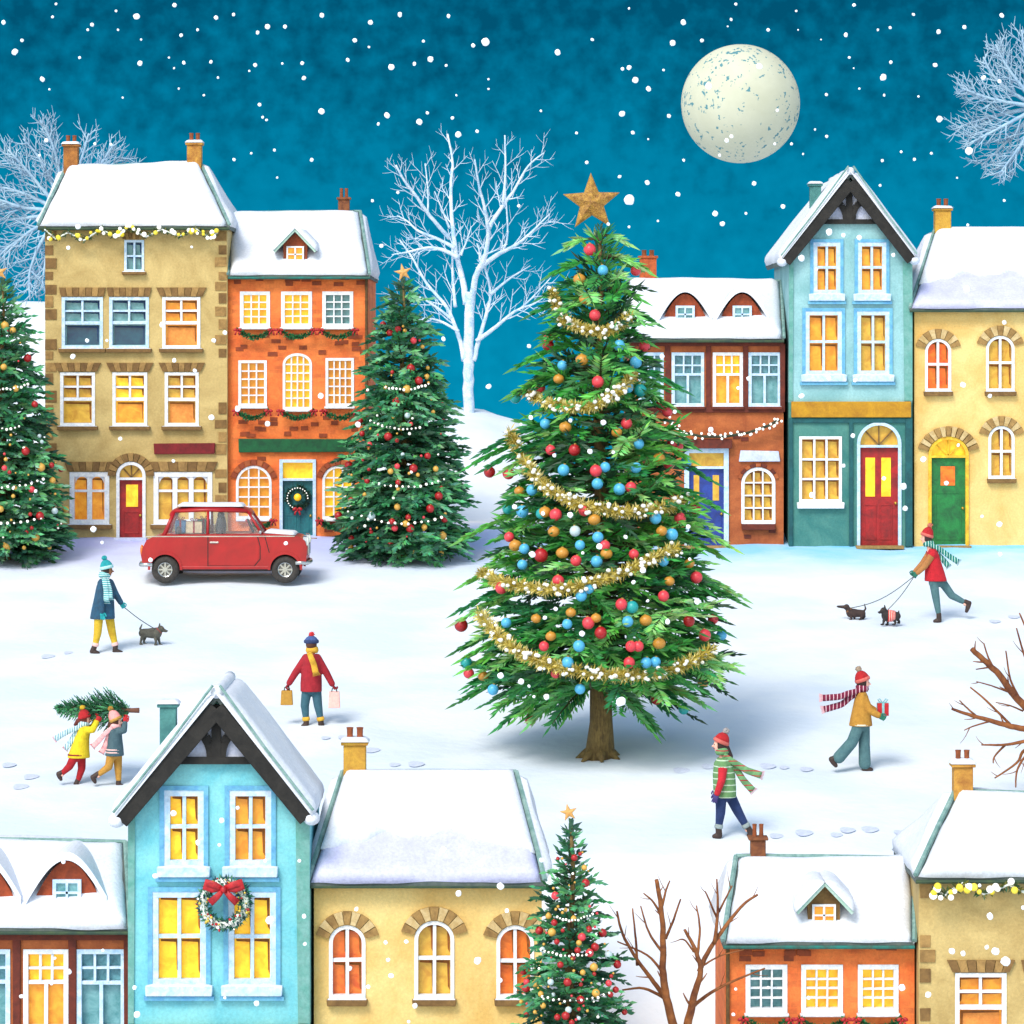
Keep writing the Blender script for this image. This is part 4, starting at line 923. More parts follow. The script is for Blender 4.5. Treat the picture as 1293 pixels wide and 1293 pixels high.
def cream_house(D, m, front):
    U = [(1168, 1201, 428, 494, 16), (1245, 1281, 424, 494, 17), (1319, 1353, 428, 494, 16)]; G = (1248, 1281, 538, 604, 16); DR = (1172, 1223, 551, 690, 24)
    h = House('plaster_house', 'cream plastered house with three tall arched windows, bottom centre' if front else 'cream plastered house with green door at the right end of the far row', 'house', D, m, 1256, 690)
    h.wall([(1154.5, 694), (1360, 694), (1360, 386), (1154.5, 386)], list(U)+[G, DR], [CRW, QUOIN2])
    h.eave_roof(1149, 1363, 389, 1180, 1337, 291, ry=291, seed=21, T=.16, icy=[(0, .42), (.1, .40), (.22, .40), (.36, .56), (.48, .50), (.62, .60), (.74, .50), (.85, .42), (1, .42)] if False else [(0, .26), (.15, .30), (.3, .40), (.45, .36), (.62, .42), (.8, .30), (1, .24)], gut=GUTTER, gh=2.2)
    h.chimney(1181, 1201, 263, 291, 253, mat('ochre_chimney', rgb(205, 160, 55), rgb(170, 120, 40), scale=4), d=2.2)
    for i, w in enumerate(U): h.window(*w[:4], *CROSS, [[ORG if not front else ORG2], [OLI], [ORG if not front else ORG2]][i], arch=w[4], fw=3.4, mw=3, sill=(2, 6, QUOIN), lintel=('arc', [QUOIN2, PALESTONE], 4, 12))
    h.window(*G[:4], *CROSS, [OLI], arch=16, fw=3.4, mw=3, sill=(2, 6, QUOIN), lintel=('arc', [QUOIN2, PALESTONE], 4, 12))
    door(h, 1172, 1223, 551, 690, GRNP, arch=24, fan=578, frame=YTRIM, lights=[(1188, 1206, 589, 613, ORG)], panels=[(1181, 1214, 622, 682)])
    a = MB()
    for i in range(13):
        A0, A1 = math.pi*(.08+.84*i/13), math.pi*(.08+.84*(i+1)/13); f = lambda A, e: (1197.5-(27+e)*math.cos(A), 576-(25+e)*math.sin(A))
        a.prism(h.q([f(A0+.02, 0), f(A1-.02, 0), f(A1-.02, 13), f(A0+.02, 13)]), h.D-.07-(i % 2)*.008, h.D+.01, i % 2)
    a.build('stone_arch', [QUOIN2, PALESTONE], h.root)
    return h

tan_house(91.0, (0, 0, 1), False); orange_house(91.2, (0, 0, 1), False)
brown_house(90.15, (0, 0, 1), False); blue_house(90.0, (0, 0, 1), False); cream_house(90.1, (0, 0, 1), False)
blue_house(57.0, (-1302.3, 548, 1.47), True); cream_house(57.3, (-1219.8, 569, 1.4), True); brown_house(57.25, (-1320.5, 531, 1.5), True)
orange_house(57.2, (1543.5, 721, -1.35), True); tan_house(56.9, (1547.5, 722, -1.35), True)
# ---------------------------------------------------------------- fir trees
BARK = mat('fir_bark', rgb(120, 98, 50), rgb(78, 60, 28), scale=9, bump=.8, bscale=14, stretch=(3, 3, .6))
FIRM = mat('fir_needles', (1, 1, 1, 1), (0.55, 0.7, 0.5, 1), scale=3, attr=True, rough=.55, bump=0)
def sprig(mb, pts, L, W, step, rn, col, start=.2, ang=42, tipcol=None, up=Vector((0, 0, 1))):
    """a twig with needles in a plane on both sides and some above"""
    tot = sum((pts[i+1]-pts[i]).length for i in range(len(pts)-1)); n = max(4, int(tot/step))
    for k in range(n):
        t = start+(1-start)*k/n; f = t*(len(pts)-1); i = min(int(f), len(pts)-2); p = pts[i].lerp(pts[i+1], f-i); d = (pts[i+1]-pts[i]).normalized()
        sd = d.cross(up); 
        if sd.length < .1: sd = d.cross(Vector((0, 1, 0)))
        sd.normalize(); nn = sd.cross(d)
        for sx in (-1, 1):
            a = R(ang+rn.uniform(-10, 10)); e = nn*rn.uniform(-.35, .45)
            dd = (d*math.cos(a)+(sd*sx+e)*math.sin(a)).normalized(); l = L*(1-.45*max(0, t-.6)/.4)*rn.uniform(.75, 1.15)
            c = [x*rn.uniform(.7, 1.3) for x in col[:3]]+[1]; mb.col = tuple(c)
            bl = dd.cross(Vector((rn.uniform(-.4, .4), -1, rn.uniform(-.4, .4)))); bl = bl.normalized() if bl.length > .1 else nn
            mb.blade(p, dd, l, W*rn.uniform(.8, 1.2), bl)
    mb.blade(pts[-1], (pts[-1]-pts[-2]).normalized(), L*.9, W, nn)
def fir(base, H, z0, env, nbr, seed, cols, label, L, W, step, rise, name='fir_tree', trunk_r=.13, group=None, cat='christmas tree', droop=.12, twig=1.0, extra=()):
    rn = random.Random(seed); rt = empty(name, base, label, cat, group); b = Vector(base)
    tr = MB(); n = 12
    P_ = [b+Vector((0.03*math.sin(i*1.3), 0, -0.15+(H*.97+.15)*i/n)) for i in range(n+1)]
    tr.tube(P_, [trunk_r*(1.35 if i == 0 else 1.0 if i == 1 else 1)*(1-.93*i/n)+.012 for i in range(n+1)], 12)
    for k in range(7):
        a = k*.9+.3; tr.tube([b+Vector((0, 0, .22)), b+Vector((math.cos(a)*trunk_r*1.2, math.sin(a)*trunk_r*1.2, .06)), b+Vector((math.cos(a)*trunk_r*2.1, math.sin(a)*trunk_r*2.1, -.05))], [trunk_r*.5, trunk_r*.4, trunk_r*.12], 7)
    tr.build('trunk', BARK, rt, smooth=True)
    cr = MB(); wood = MB()
    for i in range(nbr):
        f = ((i+rn.random())/nbr); f = f**.8      # 0 top .. 1 bottom
        z = lerp(H*.985, z0, f); phi = i*2.39996+rn.uniform(-.3, .3); 
        Rr = env(f)*rn.choice([1.0, .97, .88, .72, 1.06])*(1+.07*math.sin(f*42)); r_ = rise(f)+rn.uniform(-.12, .12); q = rn.random()
        d = Vector((math.cos(phi), math.sin(phi), 0)); s0 = b+Vector((0, 0, z)); pts = []
        zz = -Rr*r_  # branch drops so its tip is at height z+Rr*r_
        for k in range(6):
            t = k/5; pts.append(s0+d*Rr*t*.94+Vector((0, 0, Rr*r_*t-droop*Rr*math.sin(math.pi*t)*1.0))+Vector((rn.uniform(-.02, .02), rn.uniform(-.02, .02), 0))*Rr)
        wood.tube(pts, [.03*(1-.8*t/5)*(.4+Rr*.6) for t in range(6)], 5)
        c = cols[min(len(cols)-1, int(q*len(cols)))]
        sprig(cr, pts, L, W, step, rn, c, start=.15)
        nt_ = int(Rr*3.2*twig)
        for k in range(nt_):
            t = lerp(.25, .93, (k+.5)/max(1, nt_)); g = t*5; j = min(4, int(g)); p = pts[j].lerp(pts[j+1], g-j); sx = 1 if k % 2 else -1
            a = R(rn.uniform(35, 60))*sx; dd = Vector((d.x*math.cos(a)-d.y*math.sin(a), d.x*math.sin(a)+d.y*math.cos(a), rn.uniform(-.35, .35))).normalized(); l = Rr*(1-t)*.75+L*1.3
            tp = [p+dd*l*x+Vector((0, 0, -.15*l*x*x)) for x in (0, .33, .66, 1)]
            c2 = cols[rn.randrange(len(cols))] if rn.random() < .35 else c
            sprig(cr, tp, L*.85, W, step*1.15, rn, c2, start=.1)
    for e_ in extra:
        e_ = Vector(e_); dh = math.hypot(e_.x-b.x, e_.y-b.y); s0 = Vector((b.x, b.y, max(b.z+z0*.95, e_.z+dh*.25))); pts = [s0.lerp(e_, t/5)+Vector((0, 0, .10*dh*math.sin(math.pi*t/5))) for t in range(6)]
        wood.tube(pts, [.03*(1-.8*t/5)*1.2 for t in range(6)], 5); sprig(cr, pts, L*1.1, W*1.15, step*.85, rn, cols[rn.randrange(1, len(cols))], start=.3)
    # leader
    tp = [b+Vector((0, 0, H*.9)), b+Vector((0, 0, H*.95)), b+Vector((0, 0, H))]; sprig(cr, tp, L*.6, W*.9, step*.8, rn, cols[0], start=0, ang=30)
    cr.col = (1, 1, 1, 1)
    o = cr.build('crown', FIRM, rt); wood.build('branches', mat('green_brown_twig', rgb(50, 62, 25), rgb(70, 60, 30), scale=8, bump=0), rt)
    return rt
def star(c, r, mats, label, tilt=0.0, thick=.09, inner=.42):
    mb = MB(); c = Vector(c); n = 10; pts = []
    for k in range(n):
        a = math.pi/2+k*math.pi/5+tilt; q = r if k % 2 == 0 else r*inner; pts.append(c+Vector((q*math.cos(a), 0, q*math.sin(a))))
    f, bk = c+Vector((0, -thick, 0)), c+Vector((0, thick, 0)); rim = [p+Vector((0, -.015, 0)) for p in pts]; rim2 = [p+Vector((0, .015, 0)) for p in pts]
    vs = rim+rim2+[f, bk]; fs = []
    for k in range(n): k2 = (k+1) % n; fs += [(k2, k, 20), (10+k, 10+k2, 21), (k, k2, 10+k2, 10+k)]
    mb.add(vs, fs); o = mb.build('tree_star', mats, origin=tuple(c), bevel=.01); tag(o, label, 'star'); return o
STARM = mat('bronze_glitter', rgb(128, 84, 30), rgb(190, 145, 55), scale=14, rough=.45, bump=.8, bscale=40)
STARL = mat('pale_gold_glitter', rgb(215, 165, 95), rgb(195, 140, 70), scale=10, rough=.5)
# --- the large tree on the plaza
BT = ground_pt(757, 957); DB = BT.y; sB = F/DB
BIGC = [(.008, .07, .025, 1), (.03, .21, .045, 1), (.05, .34, .06, 1), (.14, .48, .09, 1), (.02, .22, .07, 1), (.28, .62, .20, 1)]
envB = lambda f: interp([(0, .05), (.05, .25), (.12, .45), (.2, .62), (.3, .80), (.42, 1.04), (.55, 1.40), (.7, 1.74), (.85, 2.05), (.93, 2.14), (1, 1.9)], f)
c4 = [('R',597,372),('B',650,457),('R',785,458),('G',555,493),('G',575,575),('B',482,630),('R',618,640),('R',428,733),('D',428,765),('R',820,765),('B',717,763),('B',785,832),('B',485,845),('G',565,822),('G',470,900),('R',630,912),('B',752,935),('T',803,947),('R',395,938),('T',293,977),('B',415,1083),('G',497,1097),('R',747,1082),('G',707,1118),('B',797,1165),('R',437,1190),('D',535,1190),('R',887,1007),('R',913,1033),('R',933,1162),('R',958,1175),('G',880,1225),('R',920,1243),('B',988,1243),('B',490,1272),('R',622,1275),('B',660,1260),('B',785,1262)]
c5 = [('D',188,52),('R',265,58),('B',628,100),('G',310,130),('B',361,125),('B',718,122),('R',765,115),('T',262,202),('B',322,213),('T',398,222),('G',414,215),('R',458,226),('R',575,208),('G',615,246),('G',450,295),('S',537,293),('D',1025,197),('R',965,240),('B',865,240),('G',890,293),('B',932,307),('R',268,317),('B',630,318),('B',557,350),('R',658,352),('G',293,352),('B',330,365),('D',398,392),('G',485,382),('G',665,385),('R',777,387),('R',541,414),('B',625,417),('B',322,430),('B',897,415),('G',1003,425),('R',1032,482),('R',236,525),('R',468,497),('B',591,525),('B',562,557),('G',922,497),('R',898,558),('R',726,592),('T',770,603),('G',520,625),('G',378,650),('B',256,667),('R',591,668),('G',622,648),('D',642,708),('B',752,662),('G',825,657),('D',1002,660),('R',1100,652),('D',72,677),('B',505,672),('G',438,722),('R',410,763),('R',1066,718),('B',1134,718),('R',765,763),('R',795,763),('G',880,752),('B',553,762),('R',758,830),('B',827,830),('B',865,827),('B',507,830),('R',458,873),('T',93,830),('R',103,873),('G',163,885),('B',202,940),('B',557,937),('G',1060,908),('D',868,978),('T',980,1020),('D',355,1062)]
EXTRA = []
for lst, oy in ((c4, 200), (c5, 580)):
    for c, x, y in lst:
        px, py = 560+x/3.232, oy+y/3.232; r = envB(max(0, min(1, (py-290)/(862-290))))
        if abs(px-753)/sB > r*.86 or py > 868: EXTRA.append(P(px, py-7, DB-.15))
EXTRA += [P(x, y, DB+d) for x, y, d in ((582, 885, 0), (598, 862, .3), (634, 915, -.4), (655, 905, -.9), (672, 912, -.5), (697, 915, -.8), (716, 905, .4), (800, 890, -.6), (826, 918, -.4), (822, 922, .2), (845, 900, .5), (886, 888, 0), (922, 842, .1), (930, 758, -.1), (932, 752, .4), (905, 700, .3), (921, 690, -.2), (592, 735, .1), (586, 680, .2), (612, 570, 0), (600, 585, .3), (583, 770, 0), (581, 820, .2), (655, 462, 0), (653, 498, -.2), (675, 395, 0), (858, 490, 0), (868, 560, .1), (895, 605, .1), (903, 640, .2), (805, 376, 0), (822, 405, 0), (812, 340, .1), (788, 305, 0), (716, 312, 0), (700, 345, 0), (690, 372, 0))]
HB = (957-285)/sB; ZB = (957-855)/sB
big = fir((BT.x, BT.y, BT.z), HB, ZB, envB, 185, 17, BIGC, 'very large decorated christmas tree standing in the middle of the snowy square', .33, .044, .052, lambda f: lerp(.85, -.10, min(1, f*1.15)), trunk_r=.2, droop=.10, twig=1.0, extra=EXTRA)
star(P(747, 256, DB)+Vector((0, -.05, 0)), 38/sB, STARM, 'large bronze glitter star on top of the big central christmas tree', tilt=.03, thick=.12)
# --- the smaller ones
SMC = [(.012, .08, .04, 1), (.025, .16, .075, 1), (.04, .25, .11, 1), (.10, .38, .18, 1), (.016, .10, .05, 1), (.17, .46, .24, 1)]
envS = lambda f: interp([(0, .04), (.08, .28), (.25, .55), (.5, .92), (.75, 1.25), (.9, 1.36), (1, 1.1)], f)
def small_tree(base, H, k, seed, label):
    return fir(base, H, .25*k, lambda f: envS(f)*k, 180, seed, SMC, label, .27*k, .062*k, .055*k, lambda f: lerp(.5, -.25, f), trunk_r=.12*k, twig=1.5, droop=.08)
s1 = ground_pt(509, 706); small_tree(tuple(s1), (706-352)/F*s1.y, 1.02, 5, 'dark green decorated christmas tree between the orange house and the bare white tree')
s2 = ground_pt(3, 706); small_tree(tuple(s2), (706-352)/F*s2.y, 1.0, 8, 'dark green decorated christmas tree cut by the left edge of the picture')
D3 = 54.0; b3 = P(721, 1500, D3); b3.z = gz(b3.x, D3); H3 = P(0, 1034, D3).z-b3.z
k3 = 1.0
fir(tuple(b3), H3, .3, lambda f: interp([(0, .03), (.06, .16), (.2, .37), (.42, .68), (.6, .88), (.8, 1.1), (.93, 1.2), (1, .9)], f), 230, 12, SMC, 'dark green decorated christmas tree in the foreground beside the cream house', .165, .042, .040, lambda f: lerp(.5, -.2, f), trunk_r=.12, twig=1.6, droop=.08)
star(P(509, 344, s1.y), 12/F*s1.y, STARL, 'small pale gold star on the tree beside the orange house', tilt=.2, thick=.05, inner=.38)
star(P(-1, 344, s2.y), 12/F*s2.y, STARL, 'small pale gold star on the christmas tree cut by the left edge', tilt=.2, thick=.05, inner=.38)
star(P(718, 1026, D3), 12/F*D3, STARL, 'small pale gold star on the foreground christmas tree', tilt=.2, thick=.03, inner=.38)

# --- baubles
def bm(n, a, b): return mat(n, rgb(*a), rgb(*b), scale=14, rough=.38, bump=0)
BCOL = {'R': (bm('red_bauble_paint', (205, 45, 60), (225, 75, 85)), 'red'), 'B': (bm('blue_bauble_paint', (55, 155, 205), (95, 185, 225)), 'sky blue'), 'G': (bm('gold_bauble_paint', (178, 118, 35), (205, 150, 60)), 'bronze'),
        'D': (bm('dark_red_bauble_paint', (140, 15, 22), (185, 30, 35)), 'dark red'), 'T': (bm('teal_bauble_paint', (20, 140, 140), (40, 165, 165)), 'teal'), 'S': (bm('silver_bauble_paint', (165, 190, 195), (200, 215, 220)), 'silver'), 'Y': (bm('ochre_bauble_paint', (200, 150, 60), (215, 170, 80)), 'ochre')}
CAPM = mat('bauble_cap', rgb(190, 160, 80), metal=.6, rough=.4, bump=0)
BMESH = {}
def bauble(p, r, c, tree, grp):
    if c not in BMESH:
        rt = empty('bauble', p, '', 'bauble'); a = MB(); a.ell((0, 0, 0), 1, 16, 10); b = MB(); b.tube([(0, 0, .95), (0, 0, 1.14)], .22, 8)
        me = a.mesh('ball', BCOL[c][0], smooth=True); m2 = b.mesh('cap', CAPM)
        for nm, m_ in (('ball', me), ('cap', m2)): o = bpy.data.objects.new(nm, m_); COL.objects.link(o); o.parent = rt
        BMESH[c] = rt
    else: rt = dup(BMESH[c], p)
    rt.location = p; rt.scale = (r, r, r*(.85 if c == 'G' else 1)); rt.rotation_euler = (random.Random(int(p[0]*999)).uniform(-.2, .2),)*3
    rt['label'] = f'{BCOL[c][1]} bauble hanging on the {tree}'; rt['group'] = grp; return rt
def on_cone(px, py, D0, axis_px, env_at, push=.06):
    """point of the crown's front surface seen at the pixel"""
    r = env_at(py); dx = (px-axis_px)/F*D0; e = math.sqrt(max(0, (r*.97)**2-dx*dx)); D = D0-e-push; return P(px, py, D)
envB_py = lambda py: envB(max(0, min(1, (py-290)/(862-290))))*(1 if py < 880 else .5)
rb = random.Random(77)
for lst, oy in ((c4, 200), (c5, 580)):
    for c, x, y in lst:
        px, py = 560+x/3.232, oy+y/3.232; p = on_cone(px, py, DB, 753, envB_py); r = (7.3 if c in 'BR' else 8.2 if c == 'D' else 7.6)*rb.uniform(.88, 1.1)*p.y/F
        bauble(p, r, c, 'large central christmas tree', 'baubles on the large tree')
def small_baubles(axis, ytop, ybot, D0, envf, n, seed, tree, grp, rmin, rmax):
    rn = random.Random(seed); pts = []
    while len(pts) < n:
        py = lerp(ytop, ybot, rn.random()**.62); w_ = envf(py)*F/D0*1.02; px = axis+rn.uniform(-1, 1)*w_
        if all(math.hypot(px-a, py-b_) > 8 for a, b_ in pts): pts.append((px, py))
    for px, py in pts: bauble(on_cone(px, py, D0, axis, envf, .04), rn.choice([rmin, lerp(rmin, rmax, .4), lerp(rmin, rmax, .6), rmax])*D0/F, rn.choice('DDDDYYYYSDR'), tree, grp)
env1 = lambda py: envS(max(0, min(1, (py-352)/(690-352))))*1.02
env3 = lambda py: interp([(0, .03), (.06, .16), (.2, .37), (.42, .68), (.6, .88), (.8, 1.1), (.93, 1.2), (1, .9)], (py-1034)/(1560-1034))
small_baubles(509, 385, 700, s1.y, env1, 62, 1, 'christmas tree beside the orange brick house', 'baubles on the tree beside the orange house', 2.6, 5.2)
small_baubles(3, 385, 700, s2.y, env1, 62, 2, 'christmas tree cut by the left edge', 'baubles on the tree at the left edge', 2.6, 5.2)
small_baubles(721, 1062, 1300, D3, env3, 56, 3, 'christmas tree in the foreground', 'baubles on the foreground tree', 2.6, 5.2)
# --- white light chains and loose bauble dots on the small trees
BULB = MB(); BULB.ell((0, 0, 0), 1, 8, 6); bme = BULB.mesh('bulb', BULBW, smooth=True)
bms = [BULB.mesh('bulb', m, smooth=True) for m in (BULBW, BCOL['Y'][0], BCOL['R'][0], BCOL['Y'][0])]
def light_chain(axis, D0, envf, ytab, label, grp, r=1.6):
    rn = random.Random(int(axis)); allp = []
    for (y, sag, lo, hi) in ytab:
        P3 = []
        for i in range(13):
            t = lerp(lo, hi, i/12); py = y+sag*math.sin(math.pi*(t+1)/2)+rn.uniform(-1, 1); w_ = envf(py)*F/D0*.93; P3.append(on_cone(axis+w_*t, py, D0, axis, envf, .10))
        allp.append(P3)
    rt = empty('light_chain', allp[0][0], label, 'fairy lights', grp); 
    for P3 in allp: c = MB(); c.tube(P3, .008, 5); c.build('cord', CORD, rt)
    y0, y1 = (395, 690) if ytab[0][0] < 1000 else (1070, 1290); sc_ = []
    for _ in range(46): py = lerp(y0, y1, rn.random()**.65); sc_.append(on_cone(axis+rn.uniform(-.95, .95)*envf(py)*F/D0, py, D0, axis, envf, .06))  # tiny bauble dots scattered loose on the crown, not bulbs on a cord
    for gi, P3 in enumerate(allp+[sc_]):
        for p in P3:
            o = bpy.data.objects.new('bulb', bme if gi < len(allp) else bms[rn.randrange(4)]); COL.objects.link(o); o.parent = rt; o.location = p-Vector(ROOT[rt.name]); q = r*D0/F*rn.uniform(.7, 1.25); o.scale = (q, q, q)
tb = [(480, 12, -.5, .75), (528, 14, -.8, .4), (600, 15, -.55, .75), (645, 16, -.7, .65)]
light_chain(509, s1.y, env1, tb, 'tiny white, gold and red lights across the tree beside the orange house', 'white light chains on the small trees')
light_chain(3, s2.y, env1, tb, 'tiny white, gold and red lights across the tree at the left edge', 'white light chains on the small trees')
light_chain(721, D3, env3, [(1150, 12, -.5, .8), (1195, 12, -.8, .5), (1250, 14, -.6, .8)], 'tiny white, gold and red lights across the foreground tree', 'white light chains on the small trees')
# --- gold tinsel on the big tree
BEADM = mat('white_bead', (0.88, .88, .84, 1), (.8, .8, .75, 1), scale=5, bump=0, rough=.4)
def tinsel(pts, ordinal, wd):
    rn = random.Random(int(pts[0][1])); P3 = []
    for a, b_ in zip(pts, pts[1:]):
        for k in range(5): P3.append(on_cone(lerp(a[0], b_[0], k/5), lerp(a[1], b_[1], k/5), DB, 753, envB_py, .12))
    rt = empty('tinsel_garland', P3[0], f'gold tinsel with white beads, {ordinal} of five on the large tree', 'garland', 'gold tinsel on the large tree'); g_ = MB()
    g_.col = (.5, .4, .07, 1); g_.tube(P3, wd*.35, 7)
    leaf_strip(g_, P3, wd, int(len(P3)*60), rn, L=wd*1.15, W=.028, cols=((.60, .47, .08, 1), (.72, .60, .16, 1), (.45, .35, .05, 1), (.80, .72, .35, 1)))
    g_.build('tinsel', mat('tinsel_foil', (1, 1, 1, 1), (.8, .8, .7, 1), scale=6, attr=True, rough=.4, bump=0, metal=0.1), rt)
    for i in range(min(95, int(len(P3)*1.5))):
        t = rn.random()*(len(P3)-1.01); k = int(t); o = bpy.data.objects.new('bead', BEADMESH); COL.objects.link(o); o.parent = rt; o.location = P3[k].lerp(P3[k+1], t-k)+Vector((rn.uniform(-.1, .1), -wd*.8, rn.uniform(-.10, .10)))-Vector(ROOT[rt.name]); q = rn.uniform(.022, .04); o.scale = (q*1.2, q, q)
b_ = MB(); b_.ell((0, 0, 0), 1, 8, 6); BEADMESH = b_.mesh('bead', BEADM, smooth=True)
tinsel([(699, 368), (703, 392), (715, 405), (735, 415), (760, 420), (780, 412), (797, 396)], 'topmost', .10)
tinsel([(664, 496), (690, 508), (720, 514), (745, 514), (770, 502), (790, 486), (803, 466)], 'second from the top', .10)
tinsel([(643, 545), (655, 570), (668, 592), (690, 615), (715, 630), (745, 640), (780, 647), (815, 645), (845, 640), (868, 626)], 'middle one', .115)
tinsel([(606, 722), (625, 733), (655, 740), (690, 745), (725, 742), (760, 732), (800, 717), (830, 702), (862, 688)], 'second from the bottom', .115)
tinsel([(605, 775), (622, 795), (640, 813), (665, 828), (695, 840), (730, 848), (770, 852), (810, 853), (850, 845), (880, 832), (903, 818)], 'lowest', .12)

# ---------------------------------------------------------------- bare trees
def bare_tree(name, label, D, polys, m, seed, twigL, ntw, base=None, rmin=.012, spread=.45, snowm=None, sub=2, rs=1.0):
    """polys: list of (list of px points, r0, r1) in metres; the first is the trunk"""
    rn = random.Random(seed); p0 = P(polys[0][0][0][0], polys[0][0][0][1], D)
    if base is not None: p0.z = base
    rt = empty(name, p0, label, 'bare tree'); lim = MB(); tw = lim
    for i, (pp, r0, r1) in enumerate(polys):
        sl = rn.uniform(-spread, spread) if i else 0; q = []; L0 = 0; ph = rn.random()*6; r0 *= rs; r1 *= rs
        for j, (x, y) in enumerate(pp):
            p = P(x, y, D); 
            if i == 0 and j == 0 and base is not None: p.z = base-.2
            if j: L0 += (Vector((x, y))-Vector(pp[j-1])).length/F*D
            p.y += sl*L0; q.append(p)
        # catmull smoothing
        s_ = []
        for j in range(len(q)-1):
            a, b_, c, d = q[max(0, j-1)], q[j], q[j+1], q[min(len(q)-1, j+2)]
            for k in range(5):
                t = k/5; s_.append(.5*((2*b_)+(c-a)*t+(2*a-5*b_+4*c-d)*t*t+(3*b_-a-3*c+d)*t**3))
        s_.append(q[-1]); n = len(s_); rr = [lerp(r0, r1, (k/(n-1))**.8) for k in range(n)]
        s_ = [v+Vector((rn.uniform(-.3, .3), rn.uniform(-.3, .3), rn.uniform(-.2, .2)))*rr[k]*.5 for k, v in enumerate(s_)]
        lim.tube(s_, rr, 9)
        if i == 0 and ntw > 0 and len(polys) > 1: continue
        m_ = int(ntw*n/10)
        for k in range(m_):
            t = lerp(.25, .97, (k+rn.random())/m_)*(n-1); j = min(n-2, int(t)); p = s_[j].lerp(s_[j+1], t-j); d = (s_[j+1]-s_[j]).normalized()
            twigs(tw, p, d, twigL*rn.uniform(.6, 1.2)*(1.15-.5*t/n), max(rmin, rr[j]*.45), 1 if k % 2 else -1, rn, sub)
    lim.build('trunk_and_branches', m, rt, smooth=True); return rt
def twigs(mb, p, d, L, r, sx, rn, depth):
    a = R(rn.uniform(28, 52))*sx; ax = Vector((rn.uniform(-.3, .3), 1, rn.uniform(-.3, .3))).normalized()
    dd = Matrix.Rotation(a, 3, ax) @ d; dd.y += rn.uniform(-.35, .35); dd.normalize(); up = Vector((0, 0, .18))
    pts = [p]; 
    for k in range(4): dd = (dd+up*.5+Vector((rn.uniform(-.12, .12), rn.uniform(-.1, .1), rn.uniform(-.1, .1)))).normalized(); pts.append(pts[-1]+dd*L/4)
    mb.tube(pts, [r, r*.8, r*.62, r*.45, r*.25], 5)
    if depth > 0:
        for k in range(3): 
            j = 1+k; twigs(mb, pts[j], (pts[j+1]-pts[j]).normalized() if j < 4 else dd, L*.55, r*.6, (1 if k % 2 else -1)*sx, rn, depth-1)
FROST = mat('frosted_bark', rgb(232, 240, 250), rgb(165, 200, 230), scale=5, bump=.5, bscale=14)
LAVF = mat('lavender_frost', rgb(168, 196, 214), rgb(132, 166, 196), scale=3, bump=.2)
BRNW = mat('brown_bark', rgb(150, 90, 42), rgb(88, 40, 15), scale=3.5, bump=.5, bscale=14)
c3 = lambda l: [(595+(400+x/3.2325-595)*.93, 140+y/3.2325) for x, y in l]
DW = 107.0
bare_tree('bare_tree', 'frosted white bare tree standing alone on the snowy hill', DW, [
    (c3([(620, 1260), (618, 1100), (620, 950), (622, 800), (622, 740)]), .21, .17),
    (c3([(610, 790), (590, 680), (565, 590), (545, 450), (538, 300), (545, 200), (522, 80)]), .13, .03),
    (c3([(632, 790), (650, 680), (690, 600), (705, 500), (690, 400), (665, 310), (648, 210)]), .13, .028),
    (c3([(705, 480), (760, 400), (820, 320), (880, 225), (950, 170)]), .09, .02), (c3([(770, 380), (780, 250), (778, 100)]), .06, .025),
    (c3([(655, 650), (740, 590), (830, 545), (900, 490), (975, 420)]), .11, .02),
    (c3([(575, 600), (500, 565), (430, 558), (350, 575), (280, 585)]), .09, .018), (c3([(560, 560), (490, 525), (400, 490), (350, 450), (303, 425)]), .08, .018),
    (c3([(535, 520), (450, 430), (390, 350), (340, 290), (305, 230)]), .08, .035), (c3([(440, 425), (440, 320), (428, 215)]), .04, .018), (c3([(535, 480), (510, 420), (470, 330)]), .05, .018),
    (c3([(600, 1020), (575, 920), (520, 800), (430, 700), (370, 600), (310, 520)]), .10, .025), (c3([(575, 900), (500, 860), (430, 845), (405, 860)]), .06, .018), (c3([(545, 850), (460, 790), (380, 755), (290, 780)]), .06, .016),
    (c3([(640, 1020), (665, 930), (700, 820), (715, 740), (690, 640), (655, 540)]), .10, .022), (c3([(655, 940), (740, 880), (820, 820), (900, 790), (945, 765)]), .09, .02), (c3([(850, 805), (900, 760), (980, 680)]), .04, .015),
    (c3([(715, 750), (790, 690), (890, 630)]), .07, .016), (c3([(560, 800), (550, 700), (545, 560)]), .07, .03), (c3([(585, 590), (610, 530), (630, 470)]), .04, .015), (c3([(770, 570), (790, 500), (778, 300)]), .05, .02), (c3([(880, 510), (940, 470), (990, 440)]), .03, .014),
    ], FROST, 4, .72, 4.5, base=gz(-0.93, DW)-.1, sub=1, rs=.72)
